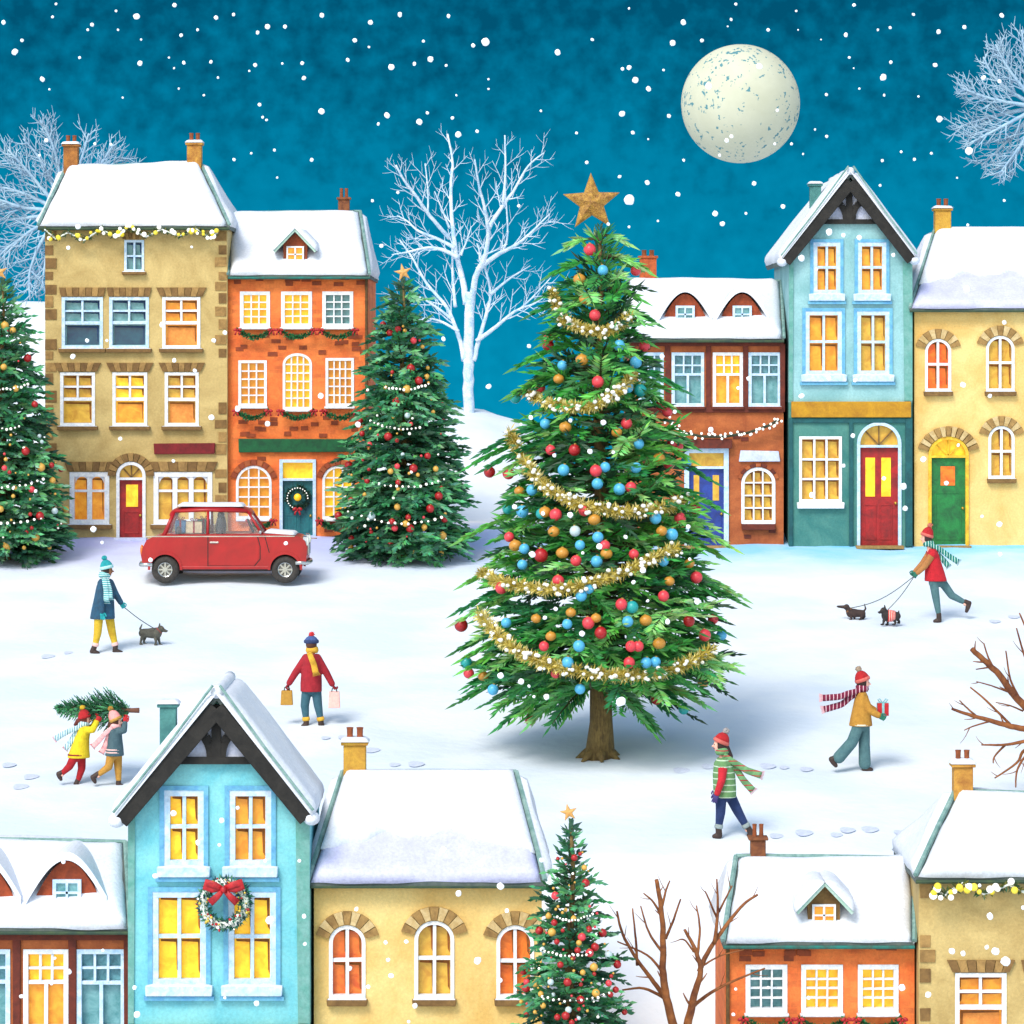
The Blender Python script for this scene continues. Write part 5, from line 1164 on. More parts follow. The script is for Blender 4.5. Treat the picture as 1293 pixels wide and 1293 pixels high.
def fan_tree(label, D, cx, cy, rad, base_x, base_y, m, seed, a0=-70, a1=250, n=17):
    rn = random.Random(seed); polys = [([(base_x, base_y), (lerp(base_x, cx, .6), lerp(base_y, cy, .6)), (cx, cy)], .3, .16)]
    for i in range(n):
        a = R(lerp(a0, a1, i/(n-1))+rn.uniform(-4, 4)); Lr = rad*rn.uniform(.86, 1.0); c = rn.uniform(-.3, .3)
        pp = [(cx+Lr*t*math.cos(a+c*t*t)*1.0, cy-Lr*t*math.sin(a+c*t*t)) for t in (0, .25, .5, .75, 1)]; polys.append((pp, .085, .028))
        if i % 2 == 0:
            a2 = a+c*.2+rn.choice([-1, 1])*.22; o = pp[2]; polys.append(([o, (o[0]+Lr*.25*math.cos(a2), o[1]-Lr*.25*math.sin(a2)), (o[0]+Lr*.46*math.cos(a2), o[1]-Lr*.46*math.sin(a2))], .05, .025))
    return bare_tree('bare_tree', label, D, polys, m, seed, .62, 8, rmin=.026, spread=.30, sub=1, rs=.8)
fan_tree('lavender grey frosted bare tree behind the tall tan stone house', 100.0, 78, 268, 118, 84, 520, LAVF, 31)
fan_tree('lavender grey frosted bare tree high at the upper right edge', 100.0, 1312, 135, 108, 1330, 560, LAVF, 37)
k4 = lambda l: [(750+x/2.381, 950+y/2.381) for x, y in l]
DG = 55.0
bare_tree('bare_tree', 'brown bare tree in the foreground between the christmas tree and the orange house', DG, [
    ([(862, 1545), (860, 1450), (859, 1360)], .15, .12),
    (k4([(258, 980), (245, 850), (215, 730), (205, 640), (205, 540), (198, 450), (184, 368)]), .095, .035),
    (k4([(262, 980), (280, 820), (300, 720), (318, 650), (300, 580), (268, 520)]), .095, .025),
    (k4([(222, 750), (180, 690), (130, 620), (85, 540), (68, 470)]), .05, .018), (k4([(215, 740), (150, 710), (85, 715)]), .035, .015),
    (k4([(205, 660), (160, 610), (70, 570)]), .03, .012), (k4([(130, 640), (125, 560), (115, 465)]), .03, .013), (k4([(205, 600), (165, 540), (140, 460)]), .03, .012), (k4([(205, 500), (180, 450), (148, 420)]), .03, .012), (k4([(203, 470), (215, 420), (228, 385)]), .03, .012), (k4([(215, 560), (240, 500), (260, 440)]), .03, .014),
    (k4([(316, 660), (350, 590), (400, 520), (450, 460), (494, 430)]), .05, .02), (k4([(362, 575), (372, 480), (368, 378)]), .04, .014), (k4([(370, 500), (345, 440), (333, 415)]), .022, .012), (k4([(375, 480), (400, 430), (415, 400)]), .022, .012),
    (k4([(290, 770), (350, 720), (420, 680), (510, 640)]), .04, .014), (k4([(300, 600), (275, 565), (258, 560)]), .02, .012), (k4([(310, 620), (318, 530), (308, 460)]), .03, .012), (k4([(330, 640), (380, 610), (450, 590)]), .02, .01)],
    BRNW, 9, .26, 1.6, base=gz(2.3, DG), rmin=.008, sub=0, spread=.3, rs=.78)
DR_ = 66.5; c6 = lambda l: [(860+x/2.986, 640+y/2.986) for x, y in l]
bare_tree('bare_tree', 'brown bare tree reaching in from the right edge above the corner house', DR_, [
    ([(1345, 1030), (1342, 960), (1335, 900), (1322, 870)], .2, .13),
    (c6([(1390, 700), (1330, 770), (1250, 705), (1190, 625), (1130, 570), (1085, 530)]), .09, .05), (c6([(1440, 830), (1340, 840), (1240, 825), (1150, 800), (1080, 780), (1015, 757)]), .08, .025),
    (c6([(1440, 860), (1330, 875), (1230, 895), (1130, 895)]), .06, .015), (c6([(1400, 900), (1300, 920), (1270, 970), (1190, 1030)]), .05, .014), (c6([(1420, 900), (1310, 930), (1265, 990), (1258, 1055)]), .04, .013),
    (c6([(1280, 730), (1240, 650), (1220, 540)]), .03, .014), (c6([(1190, 625), (1160, 570), (1143, 515)]), .025, .013), (c6([(1160, 605), (1110, 612)]), .02, .01), (c6([(1240, 700), (1170, 675), (1115, 660)]), .02, .01),
    (c6([(1240, 820), (1150, 730), (1090, 680)]), .03, .014), (c6([(1120, 795), (1080, 760), (1050, 730)]), .025, .012), (c6([(1160, 810), (1100, 830), (1070, 845)]), .02, .01), (c6([(1220, 900), (1180, 940), (1175, 965)]), .025, .012), (c6([(1380, 640), (1310, 590), (1270, 460)]), .04, .014), (c6([(1380, 600), (1320, 500), (1275, 400)]), .04, .014), (c6([(1290, 770), (1240, 750), (1190, 740)]), .02, .01)],
    BRNW, 10, .30, 1.6, base=gz(9, DR_), rmin=.01, sub=0, spread=.3, rs=.85)
# ---------------------------------------------------------------- people
SKIN1 = mat('fair_skin', rgb(238, 185, 165), rgb(228, 165, 145), scale=9, rough=.6, bump=0)
SKIN2 = mat('brown_skin', rgb(150, 98, 62), rgb(130, 82, 50), scale=9, rough=.6, bump=0)
EYE = mat('dark_eye', (.02, .015, .01, 1), rough=.3, bump=0); LIP = mat('lips', rgb(185, 85, 80), bump=0)
BOOTM = mat('dark_brown_boot', rgb(62, 42, 36), rgb(45, 30, 26), scale=9, rough=.6)
def cloth(name, a, b=None, wave=None): return mat(name, rgb(*a), rgb(*b) if b else None, scale=7, rough=.95, bump=.4, bscale=60, wave=wave)
def glove_verts(curl, q):
    """a gloved right hand: wrist at origin, fingers towards +Z, palm facing +Y, thumb on +X"""
    m = MB(); m.capsule((0, 0, -.04), .034, (0, 0, .0), .03, 10); m.ell((0, 0, .045), (.042, .022, .052), 12, 8)
    for x, L, r in ((.030, .070, .0105), (.0105, .080, .011), (-.0105, .074, .0105), (-.030, .058, .0095)):
        p = Vector((x*.95, 0, .075)); a = 0; seg = [L*.45, L*.32, L*.23]; pts = [Vector((x*.8, 0, .05)), p]
        for s_ in seg: a += curl; p = p+Vector((x*.12, math.sin(a)*s_, math.cos(a)*s_)); pts.append(p)
        m.chain(pts, [r*1.1, r*1.05, r, r*.95, r*.85], 8)
    m.chain([Vector((.025, .002, .015)), Vector((.052, .012, .040)), Vector((.060, .026, .066)), Vector((.058, .040, .084))], [.014, .0125, .0115, .010], 8)
    o = m.remesh(.0045, smooth_it=2); o.v = [(x*q*1.1, y*q*1.1, z*q*1.1) for x, y, z in o.v]; return o
GV = {}
def frame_from(z, xh):
    z = z.normalized(); x = (xh-z*xh.dot(z)).normalized(); y = z.cross(x); return Matrix((x, y, z)).transposed()
def person(label, D, feet_y, f, J, col, q=1.0, group=None, backview=False):
    """J: joints in picture pixels; f: +1 faces right, -1 left, 0 faces away"""
    base = P(J['hip'][0], feet_y, D); rt = empty('person', base, label, 'person', group)
    off = 0.072*q
    def pt(p, d=0): return P(p[0], p[1], D)+Vector((0, d, 0))
    px = D/F
    sides = [-off, off] if not backview else [0, 0]
    fx = Vector((f, 0, 0)) if f else Vector((0, 1, 0))
    # body: one continuous skin surface
    b = MB(); hip = pt(J['hip']); ch = pt(J['chest']); nk = pt(J['neck']); hd = pt(J['head']); hr = .098*q
    b.capsule(hip, .095*q, ch, .10*q, 14); b.capsule(ch, .10*q, nk, .05*q, 12); b.capsule(nk, .05*q, hd, .055*q, 12)
    b.ell(hd, (hr*(1.0 if f else .9), hr*(.88 if f else 1), hr*1.2), 20, 14); b.capsule(hd+fx*hr*.15+Vector((0, 0, -hr*.6)), hr*.55, hd+fx*hr*.5+Vector((0, 0, -hr*.85)), hr*.32, 10)
    b.capsule(hd+fx*hr*.85+Vector((0, 0, hr*.1)), hr*.10, hd+fx*hr*1.2+Vector((0, 0, -hr*.22)), hr*.17, 8)
    sd = Vector((0, 1, 0)) if f else Vector((1, 0, 0))
    for s_ in (-1, 1): b.ell(hd+sd*s_*hr*.92-fx*hr*.1, (hr*.22 if f else hr*.1, hr*.1 if f else hr*.22, hr*.28), 8, 6)
    legs = []
    for i, lg in enumerate(J['legs']):
        h_, k_, a_ = [pt(p, sides[i]) for p in lg[:3]]; legs.append((h_, k_, a_)); b.chain([h_, k_, a_], [.080*q, .058*q, .040*q], 12); b.capsule(a_, .04*q, a_+Vector((0, 0, -.03*q)), .04*q, 8)
    arms = []
    for i, ar in enumerate(J['arms']):
        dd = J.get('armd', [sides[0]*1.9, sides[1]*1.9])[i]; 
        sh = pt(ar[0], (sides[i]*(2.5 if col.get('sleeve') else 1.5)) if not backview else 0); el = pt(ar[1], dd); wr = pt(ar[2], dd*J.get('wd', 1)); arms.append((sh, el, wr)); b.chain([ch.lerp(sh, .5), sh, el, wr], [.06*q, .055*q, .042*q, .030*q], 12)
    body = b.remesh(.011, smooth_it=3).build('body', col['skin'], rt, smooth=True)
    e = MB()
    for s_ in (-1, 1):
        ey = MB(); ey.ell(hd+fx*hr*.86+sd*s_*hr*.36+Vector((0, 0, hr*.08)), hr*.11, 8, 6); ey.build('eye', EYE, rt, smooth=True)
    mo_ = MB(); mo_.ell(hd+fx*hr*.93+Vector((0, 0, -hr*.55)), (hr*.12, hr*.25, hr*.06) if f else (hr*.25, hr*.12, hr*.06), 8, 6); mo_.build('mouth', LIP, rt, smooth=True)
    # trousers
    t = MB(); lw = col.get('legw', 1.0); cut = col.get('cut', .88)
    for (h_, k_, a_) in legs: t.chain([h_+Vector((0, 0, .03)), k_, k_.lerp(a_, cut)], [.095*q, .078*q*lw, .056*q*lw*col.get('flare', 1)], 14)
    t.capsule(legs[0][0], .10*q, legs[1][0], .10*q, 12); t.remesh(.012, smooth_it=3).build('trousers', col['legs'], rt, smooth=True)
    # boots
    for i, lg in enumerate(J['legs']):
        a_ = legs[i][2]; toe = pt(lg[3], sides[i]); heel = a_+(a_-toe).normalized()*.03*q+Vector((0, 0, -.03*q)) if f else a_
        if len(lg) > 4: heel = pt(lg[4], sides[i])
        bt = MB(); bt.capsule(a_+Vector((0, 0, .02*q)), .052*q, heel.lerp(a_, .2), .052*q, 12)
        dirn = (toe-heel); bt.capsule(heel+Vector((0, 0, 0)), .05*q, heel.lerp(toe, .55), .05*q, 12); bt.capsule(heel.lerp(toe, .55), .048*q, toe, .036*q, 12)
        if backview: bt.capsule(heel, .05*q, heel+Vector((lg[3][0]-lg[2][0], 0, 0))*px*.6+Vector((0, .16*q, 0)), .042*q, 12)
        bt.remesh(.009, smooth_it=2).build('boot', BOOTM, rt, smooth=True)
        if 'cuff' in col and not (len(lg) > 5):
            c = MB(); k_ = legs[i][1]; u = (k_-a_).normalized(); c.tube([a_+u*.005, a_+u*.03*q, a_+u*.075*q], [.062*q, .07*q, .064*q], 12); c.build('boot_cuff', col['cuff'], rt, smooth=True)
    # coat: lofted trunk plus sleeves, one surface
    c = MB(); secs = []
    for (xl, xr, y) in J['coat']:
        p0, p1 = pt((xl, y)), pt((xr, y)); rx = (p1.x-p0.x)/2+.018*q; ry = max(.205*q, rx*col.get('deep', .9)) if not backview else .17*q
        secs.append(((p0.x+p1.x)/2, D, p0.z, rx, min(ry, .27*q)))
    if secs[0][2] > secs[-1][2]: secs = secs[::-1]
    c.loft(secs, 22)
    sleeved = col.get('sleeve')
    if not sleeved:
        for (sh, el, wr) in arms: c.chain([sh, el, el.lerp(wr, .93)], [.082*q, .066*q, .056*q], 12)
    else:
        for (sh, el, wr) in arms: c.ell(sh, .085*q, 10, 8)
    c.remesh(.012, smooth_it=3, factor=.45).build('coat', col['coat'], rt, smooth=True)
    if sleeved:
        for (sh, el, wr) in arms:
            s_ = MB(); s_.chain([sh, el, el.lerp(wr, .94)], [.078*q, .062*q, .05*q], 12); s_.remesh(.011, smooth_it=2).build('sleeve', sleeved, rt, smooth=True)
    if 'trim' in col:
        xl, xr, y = J['coat'][-1]
        for kk, dz in enumerate(col.get('trimz', [0])):
            p0, p1 = pt((xl, y-dz)), pt((xr, y-dz)); rx = (p1.x-p0.x)/2+.004; ry = min(max(.205*q, rx*col.get('deep', .9)), .27*q)+.004 if not backview else .174*q; tr = MB(); tr.loft([((p0.x+p1.x)/2, D, p0.z+.004, rx, ry), ((p0.x+p1.x)/2, D, p0.z+.032*q, rx*.985, ry*.985)], 26); tr.build('coat_trim', col['trim'], rt, smooth=True)
    # gloves
    for i, (sh, el, wr) in enumerate(arms):
        cu = J.get('curl', [.45, .45])[i]; key = (round(cu, 2), q)
        if key not in GV: GV[key] = glove_verts(cu, q)
        g_ = GV[key]; d = (wr-el).normalized(); xh = Vector(J.get('thumb', [(f or 0.3, 0.2, 0.3)]*2)[i]); M = frame_from(d, xh)
        o = MB(); o.v = [tuple(wr+M @ Vector(v)) for v in g_.v]; o.f = g_.f; o.m = g_.m; o.c = g_.c; o.build('glove', col['glove'], rt, smooth=True)
    # hair and hat
    h = MB(); h.ell(hd-fx*hr*.18+Vector((0, 0, hr*.15)), (hr*1.1, hr*1.08, hr*1.22) if f else (hr*1.02, hr*1.1, hr*1.22), 18, 12)
    if 'tail' in J: tp = [pt(p) for p in J['tail']]; h.chain([hd-fx*hr*.5]+tp, [hr*.85]+[hr*w for w in J.get('tailw', [.6, .45, .2])[:len(tp)]], 12)
    hh = h.remesh(.01, smooth_it=2)
    # keep the face free: clip the hair surface in front of the brow
    vs = []
    for v in hh.v:
        w_ = Vector(v)-hd; a = w_.dot(fx)
        if a > hr*.42 and w_.z < hr*.75: w_ -= fx*(a-hr*.42)*.98
        vs.append(tuple(hd+w_))
    hh.v = vs; hh.build('hair', col['hair'], rt, smooth=True)
    tip = pt(J['hat']); up = (tip-hd).normalized(); ht = MB(); b0 = hd+up*hr*.38; L = (tip-b0).length
    ht.tube([b0, b0+up*L*.25, b0+up*L*.5, b0+up*L*.75, b0+up*L*.93, b0+up*L], [hr*1.22, hr*1.26, hr*1.14, hr*.88, hr*.52, hr*.16], 20); hat = ht.build('hat', col['hat'], rt, smooth=True)
    br = MB(); br.tube([b0-up*hr*.08, b0, b0+up*hr*.26, b0+up*hr*.50, b0+up*hr*.56], [hr*1.22, hr*1.34, hr*1.38, hr*1.34, hr*1.2], 20); br.build('hat_brim', col.get('brim', col['hat']), rt, smooth=True)
    pm = MB(); pc = tip+(up*.75+(pt(J['pom'])-tip).normalized()*.25)*hr*.34; pm.ell(pc, hr*.48, 14, 10, noise=.16, seed=3); rn = random.Random(int(D*10))
    for _ in range(90):
        d = Vector((rn.gauss(0, 1), rn.gauss(0, 1), rn.gauss(0, 1))).normalized(); s2 = d.cross(Vector((1, .3, .2))).normalized(); pm.blade(pc+d*hr*.35, d, hr*.32, hr*.12, s2)
    pm.build('pompom', col['pom'], rt, smooth=False)
    # scarf
    s_ = MB(); s_.tube([nk+Vector((0, 0, -.02*q)), nk+Vector((0, 0, .02*q)), nk+Vector((0, 0, .07*q)), nk+Vector((0, 0, .10*q))], [.098*q, .118*q, .108*q, .085*q], 18); sc = s_.build('scarf', col['scarf'], rt, smooth=True)
    for k, tl in enumerate(J.get('tails', [])):
        r = MB(); tp = [pt(p, J.get('taild', [-.12, -.05])[k]*q) for p in tl]
        n = 16; S = []
        for j in range(len(tp)-1):
            a, b2, c2, d2 = tp[max(0, j-1)], tp[j], tp[j+1], tp[min(len(tp)-1, j+2)]
            for m_ in range(6): t = m_/6; S.append(.5*((2*b2)+(c2-a)*t+(2*a-5*b2+4*c2-d2)*t*t+(3*b2-a-3*c2+d2)*t**3)+Vector((0, .02*math.sin(j*6+m_), 0)))
        S.append(tp[-1]); r.tube(S, [.048*q*(1+.25*i/len(S)) for i in range(len(S))], 10, flat=(.35, 1), up=(0, 1, 0)); tail = r.build('scarf_tail', col['scarf'], rt, smooth=True)
        fr = MB(); d = (S[-1]-S[-2]).normalized(); s2 = d.cross(Vector((0, 1, 0))).normalized()
        for m_ in range(-3, 4): fr.tube([S[-1]+s2*m_*.016*q, S[-1]+s2*m_*.022*q+d*.07*q], [.008, .005], 5)
        fr.build('fringe', col.get('fringe', col['scarf']), tail)
    return rt, arms
c1 = lambda x, y: (60+x/3.2325, 680+y/3.2325); c2_ = lambda x, y: (x/2.919, 850+y/2.919); c5_ = lambda x, y: (860+x/2.986, 640+y/2.986)
def gplane(py): return depth_at(py)
def setD(feet_px): return depth_at(feet_px)

TEALG = cloth('teal_wool', (35, 160, 165), (25, 135, 145)); 
# 1 blue coat with the grey dog
D1 = setD(825.5)
def K(cf, seq): return [tuple(list(cf(a, y)[:1])+list(cf(b, y)[:1])+[cf(a, y)[1]]) for a, b, y in seq]
A, arms1 = person('person in navy coat, teal hat and mustard trousers walking a small grey dog', D1, 826, 1, dict(
    pom=c1(228, 72), hat=c1(234, 86), head=c1(244, 130), neck=c1(233, 156), chest=c1(232, 200), hip=c1(226, 300),
    legs=[[c1(212, 310), c1(206, 385), c1(195, 440), c1(208, 466), c1(184, 460)], [c1(248, 310), c1(262, 385), c1(276, 440), c1(300, 466), c1(274, 462)]],
    arms=[[c1(222, 182), c1(222, 245), c1(228, 296)], [c1(252, 182), c1(276, 228), c1(298, 264)]], curl=[.35, .8], armd=[-.27, .10],
    coat=K(c1, [(216, 254, 165), (203, 264, 195), (194, 268, 240), (183, 270, 290), (176, 272, 328)]), tails=[[c1(236, 158), c1(244, 200), c1(246, 252)], [c1(244, 160), c1(256, 200), c1(260, 240)]], taild=[-.27, -.24]),
    dict(skin=SKIN2, coat=cloth('navy_coat', (42, 68, 88), (35, 88, 120)), legs=cloth('mustard_trousers', (212, 180, 50), (195, 155, 40)), hat=TEALG, brim=cloth('pale_teal_wool', (190, 225, 225), (140, 205, 205)), pom=TEALG, hair=mat('black_hair', rgb(50, 35, 30), bump=.3), glove=TEALG,
         scarf=cloth('teal_striped_scarf', (35, 160, 165), (25, 140, 150), wave=(rgb(210, 235, 235), 9, 'Z', .6)), trim=cloth('white_trim', (200, 215, 220)), cuff=cloth('pink_sock', (240, 195, 190)), cut=.86))
# 2 red sweater seen from behind, two bags
D2 = setD(917.5); REDS = cloth('crimson_sweater', (165, 35, 48), (145, 28, 40)); MUS = cloth('mustard_wool', (222, 175, 60), (200, 150, 45))
B_, arms2 = person('person seen from behind in crimson sweater and blue hat carrying two shopping bags', D2, 918, 0, dict(
    pom=c1(1082, 402), hat=c1(1077, 396), head=c1(1077, 434), neck=c1(1080, 462), chest=c1(1078, 510), hip=c1(1078, 610),
    legs=[[c1(1060, 618), c1(1050, 680), c1(1056, 745), c1(1042, 766), c1(1056, 764)], [c1(1096, 618), c1(1104, 680), c1(1116, 745), c1(1124, 766), c1(1116, 764)]],
    arms=[[c1(1056, 488), c1(1012, 548), c1(985, 592)], [c1(1100, 488), c1(1138, 548), c1(1163, 596)]], armd=[0, 0], curl=[1.0, 1.0], thumb=[(0.2, 1, 0), (-.2, 1, 0)],
    coat=K(c1, [(1058, 1100, 472), (1044, 1112, 490), (1040, 1115, 540), (1036, 1116, 590), (1036, 1116, 624)]), tails=[[c1(1070, 462), c1(1086, 500), c1(1098, 545)]], taild=[-.24]),
    dict(skin=SKIN1, coat=REDS, legs=cloth('slate_blue_jeans', (45, 88, 105), (60, 100, 115)), hat=cloth('blue_wool_hat', (70, 95, 150), (50, 70, 120)), brim=cloth('dark_blue_wool', (50, 68, 110)), pom=cloth('red_pompom', (215, 55, 60)), hair=mat('brown_hair', rgb(85, 50, 35), bump=.3), glove=cloth('dark_red_glove', (140, 30, 40)), scarf=MUS, cuff=MUS, cut=.8), backview=True)
# 3, 4 two children carrying a fir
D4 = setD(992.5); q4 = .84
REDG = cloth('red_mitten', (200, 40, 45))
C_, arms3 = person('child in yellow coat and red hat carrying the front end of a fir tree', D4+.05, 992, 1, dict(
    pom=c2_(302, 122), hat=c2_(305, 133), head=c2_(314, 171), neck=c2_(308, 194), chest=c2_(302, 225), hip=c2_(291, 300),
    legs=[[c2_(278, 308), c2_(258, 342), c2_(230, 368), c2_(226, 390), c2_(217, 370)], [c2_(298, 308), c2_(300, 352), c2_(286, 398), c2_(292, 418), c2_(277, 414)]],
    arms=[[c2_(316, 208), c2_(345, 206), c2_(360, 176)], [c2_(318, 210), c2_(342, 200), c2_(352, 172)]], curl=[.9, .9], armd=[-.16, .1],
    coat=K(c2_, [(298, 318, 198), (288, 330, 214), (275, 326, 245), (262, 326, 280), (250, 329, 312)]), tail=[c2_(290, 178), c2_(276, 190)], tailw=[.7, .3],
    tails=[[c2_(302, 196), c2_(270, 206), c2_(235, 222), c2_(207, 240)], [c2_(302, 200), c2_(275, 228), c2_(262, 252), c2_(243, 276)]]),
    dict(skin=SKIN1, coat=cloth('yellow_coat', (228, 205, 35), (210, 180, 30)), legs=cloth('red_leggings', (175, 30, 38), (150, 22, 30)), hat=cloth('red_hat', (180, 32, 38), (150, 25, 30)), pom=cloth('yellow_pompom', (230, 190, 50)), hair=mat('auburn_hair', rgb(105, 42, 30), bump=.3), glove=REDG,
         scarf=cloth('pale_blue_scarf', (205, 230, 238), (190, 220, 232), wave=(rgb(60, 120, 135), 8, 'X', .75)), fringe=cloth('pink_fringe', (240, 160, 165)), trim=cloth('dark_red_trim', (150, 30, 40)), trimz=[3], cut=.86), q=q4, group='children carrying a fir tree')
Dd, arms4 = person('child in slate coat and pink hat carrying the trunk end of a fir tree', D4, 992, 1, dict(
    pom=c2_(405, 124), hat=c2_(410, 136), head=c2_(430, 180), neck=c2_(424, 202), chest=c2_(424, 228), hip=c2_(422, 292),
    legs=[[c2_(412, 300), c2_(402, 344), c2_(364, 372), c2_(352, 400), c2_(343, 382)], [c2_(432, 300), c2_(434, 350), c2_(436, 400), c2_(452, 418), c2_(434, 416)]],
    arms=[[c2_(436, 212), c2_(460, 208), c2_(464, 180)], [c2_(434, 212), c2_(452, 200), c2_(458, 176)]], curl=[.9, .9], armd=[-.16, .1],
    coat=K(c2_, [(416, 434, 204), (404, 446, 216), (400, 448, 245), (396, 452, 275), (390, 454, 304)]), tail=[c2_(410, 190), c2_(405, 205)], tailw=[.8, .4],
    tails=[[c2_(416, 200), c2_(385, 225), c2_(365, 248), c2_(346, 266)], [c2_(418, 206), c2_(398, 240), c2_(388, 268), c2_(376, 290)]]),
    dict(skin=SKIN1, coat=cloth('slate_coat', (75, 100, 108), (60, 88, 98)), legs=cloth('tan_leggings', (190, 142, 62), (170, 122, 50)), hat=cloth('pink_hat', (242, 165, 160), (235, 150, 150)), brim=cloth('mustard_brim', (195, 150, 70)), pom=cloth('ochre_pompom', (190, 145, 60)), hair=mat('brown_hair', rgb(85, 50, 35), bump=.3), glove=REDG,
         scarf=cloth('pink_scarf', (245, 185, 185), (240, 170, 172)), fringe=cloth('red_fringe', (225, 80, 85)), trim=cloth('pale_pink_trim', (240, 200, 195)), trimz=[7, 3.5], cut=.88), q=q4, group='children carrying a fir tree')
# the carried fir, lying along the children's shoulders, tip to the left
rn = random.Random(6); tip, butt = P(74, 893, D4+.26), P(176, 897, D4+.26); mid = P(120, 894, D4+.26)
rt = empty('fir_tree', butt, 'small undecorated fir tree carried on the shoulders of two children', 'fir tree'); tr = MB(); tr.tube([tip, mid, P(158, 897, D4+.26), butt], [.006, .02, .035, .045], 8); tr.build('trunk', mat('fir_trunk', rgb(130, 85, 65), bump=.4), rt, smooth=True)
cr = MB(); ax = (butt-tip).normalized()
for i in range(150):
    f = (i+.5)/150; p = tip.lerp(P(166, 897, D4+.26), f); a = i*2.4; out = Vector((0, math.cos(a), math.sin(a))); Rr = interp([(0, .03), (.2, .12), (.5, .21), (.75, .30), (.92, .34), (1, .26)], f)*rn.uniform(.8, 1.1)
    dd = (out*1.0-ax*.75).normalized(); tp = [p+dd*Rr*1.25*x+Vector((0, 0, -.02*x)) for x in (0, .33, .66, 1)]
    sprig(cr, tp, .10, .02, .022, rn, SMC[rn.choice([0, 1, 2, 3, 1])], start=.05)
cr.col = (1, 1, 1, 1); cr.build('crown', FIRM, rt)
# 5 man with a present
D5 = setD(974.5)
E, arms5 = person('person in ochre jacket with burgundy scarf flying behind, carrying a red present', D5, 974, 1, dict(
    pom=c5_(661, 606), hat=c5_(672, 618), head=c5_(688, 664), neck=c5_(682, 692), chest=c5_(680, 735), hip=c5_(678, 810),
    legs=[[c5_(670, 822), c5_(644, 885), c5_(592, 945), c5_(582, 974), c5_(566, 950)], [c5_(692, 822), c5_(692, 900), c5_(694, 972), c5_(718, 992), c5_(692, 990)]],
    arms=[[c5_(684, 716), c5_(708, 765), c5_(742, 784)], [c5_(686, 716), c5_(706, 755), c5_(745, 778)]], curl=[.7, .7], armd=[-.15, .12], thumb=[(0, 0.2, 1), (0, .2, 1)],
    coat=K(c5_, [(670, 694, 698), (660, 702, 715), (652, 708, 750), (642, 714, 795), (636, 718, 826)]),
    tails=[[c5_(675, 690), c5_(640, 698), c5_(590, 714), c5_(532, 718)], [c5_(672, 694), c5_(640, 715), c5_(600, 745), c5_(540, 762)]]),
    dict(skin=SKIN1, coat=cloth('ochre_jacket', (190, 140, 55), (170, 120, 45)), legs=cloth('slate_teal_trousers', (82, 118, 122), (68, 105, 112)), legw=1.25, flare=1.5, cut=.97, hat=cloth('red_hat', (180, 32, 38), (150, 25, 30)), brim=cloth('salmon_brim', (215, 110, 100)), pom=cloth('grey_pompom', (170, 150, 130)), hair=mat('black_hair', rgb(50, 35, 30), bump=.3), glove=cloth('green_glove', (40, 115, 95)),
         scarf=cloth('burgundy_scarf', (120, 28, 60), (100, 20, 50), wave=(rgb(225, 190, 200), 5, 'X', .88)), fringe=cloth('pink_fringe', (240, 160, 165)), trim=cloth('cream_trim', (235, 225, 200)), trimz=[.5]))
# 6 girl in green vest
D6 = setD(1057); GSC = cloth('green_scarf', (95, 150, 100), (120, 165, 115), wave=(rgb(170, 50, 60), 4, 'Z', .85))
G_, arms6 = person('person in green striped vest with red sleeves and long striped scarf, hands down', D6, 1057, -1, dict(
    pom=c5_(176, 838), hat=c5_(166, 852), head=c5_(146, 898), neck=c5_(156, 930), chest=c5_(160, 975), hip=c5_(165, 1080),
    legs=[[c5_(150, 1090), c5_(148, 1150), c5_(140, 1212), c5_(124, 1240), c5_(143, 1238)], [c5_(182, 1090), c5_(215, 1150), c5_(250, 1212), c5_(256, 1240), c5_(268, 1236)]],
    arms=[[c5_(156, 975), c5_(150, 1025), c5_(132, 1076)], [c5_(160, 975), c5_(150, 1020), c5_(136, 1070)]], curl=[.35, .35], armd=[-.25, .14],
    coat=K(c5_, [(142, 172, 945), (128, 190, 965), (123, 200, 1010), (125, 204, 1060), (128, 204, 1094)]), tail=[c5_(170, 922), c5_(182, 940), c5_(192, 962)], tailw=[.8, .6, .25],
    tails=[[c5_(160, 935), c5_(205, 965), c5_(250, 992), c5_(298, 1008)], [c5_(165, 945), c5_(205, 985), c5_(235, 1030), c5_(268, 1066)]]),
    dict(skin=SKIN1, coat=cloth('green_striped_vest', (98, 142, 90), (112, 155, 104), wave=(rgb(205, 225, 200), 3.2, 'Z', .9)), sleeve=cloth('red_sleeve', (200, 40, 55), (180, 32, 45)), legs=cloth('navy_trousers', (38, 58, 105), (30, 48, 90)), hat=cloth('red_hat', (180, 32, 38), (150, 25, 30)), brim=cloth('salmon_brim', (215, 110, 100)), pom=cloth('light_grey_pompom', (175, 170, 170)), hair=mat('dark_hair', rgb(58, 40, 38), bump=.3),
         glove=cloth('purple_glove', (75, 65, 125)), scarf=GSC, fringe=cloth('pink_fringe', (240, 160, 165)), cuff=cloth('grey_cuff', (150, 165, 165)), cut=.85))
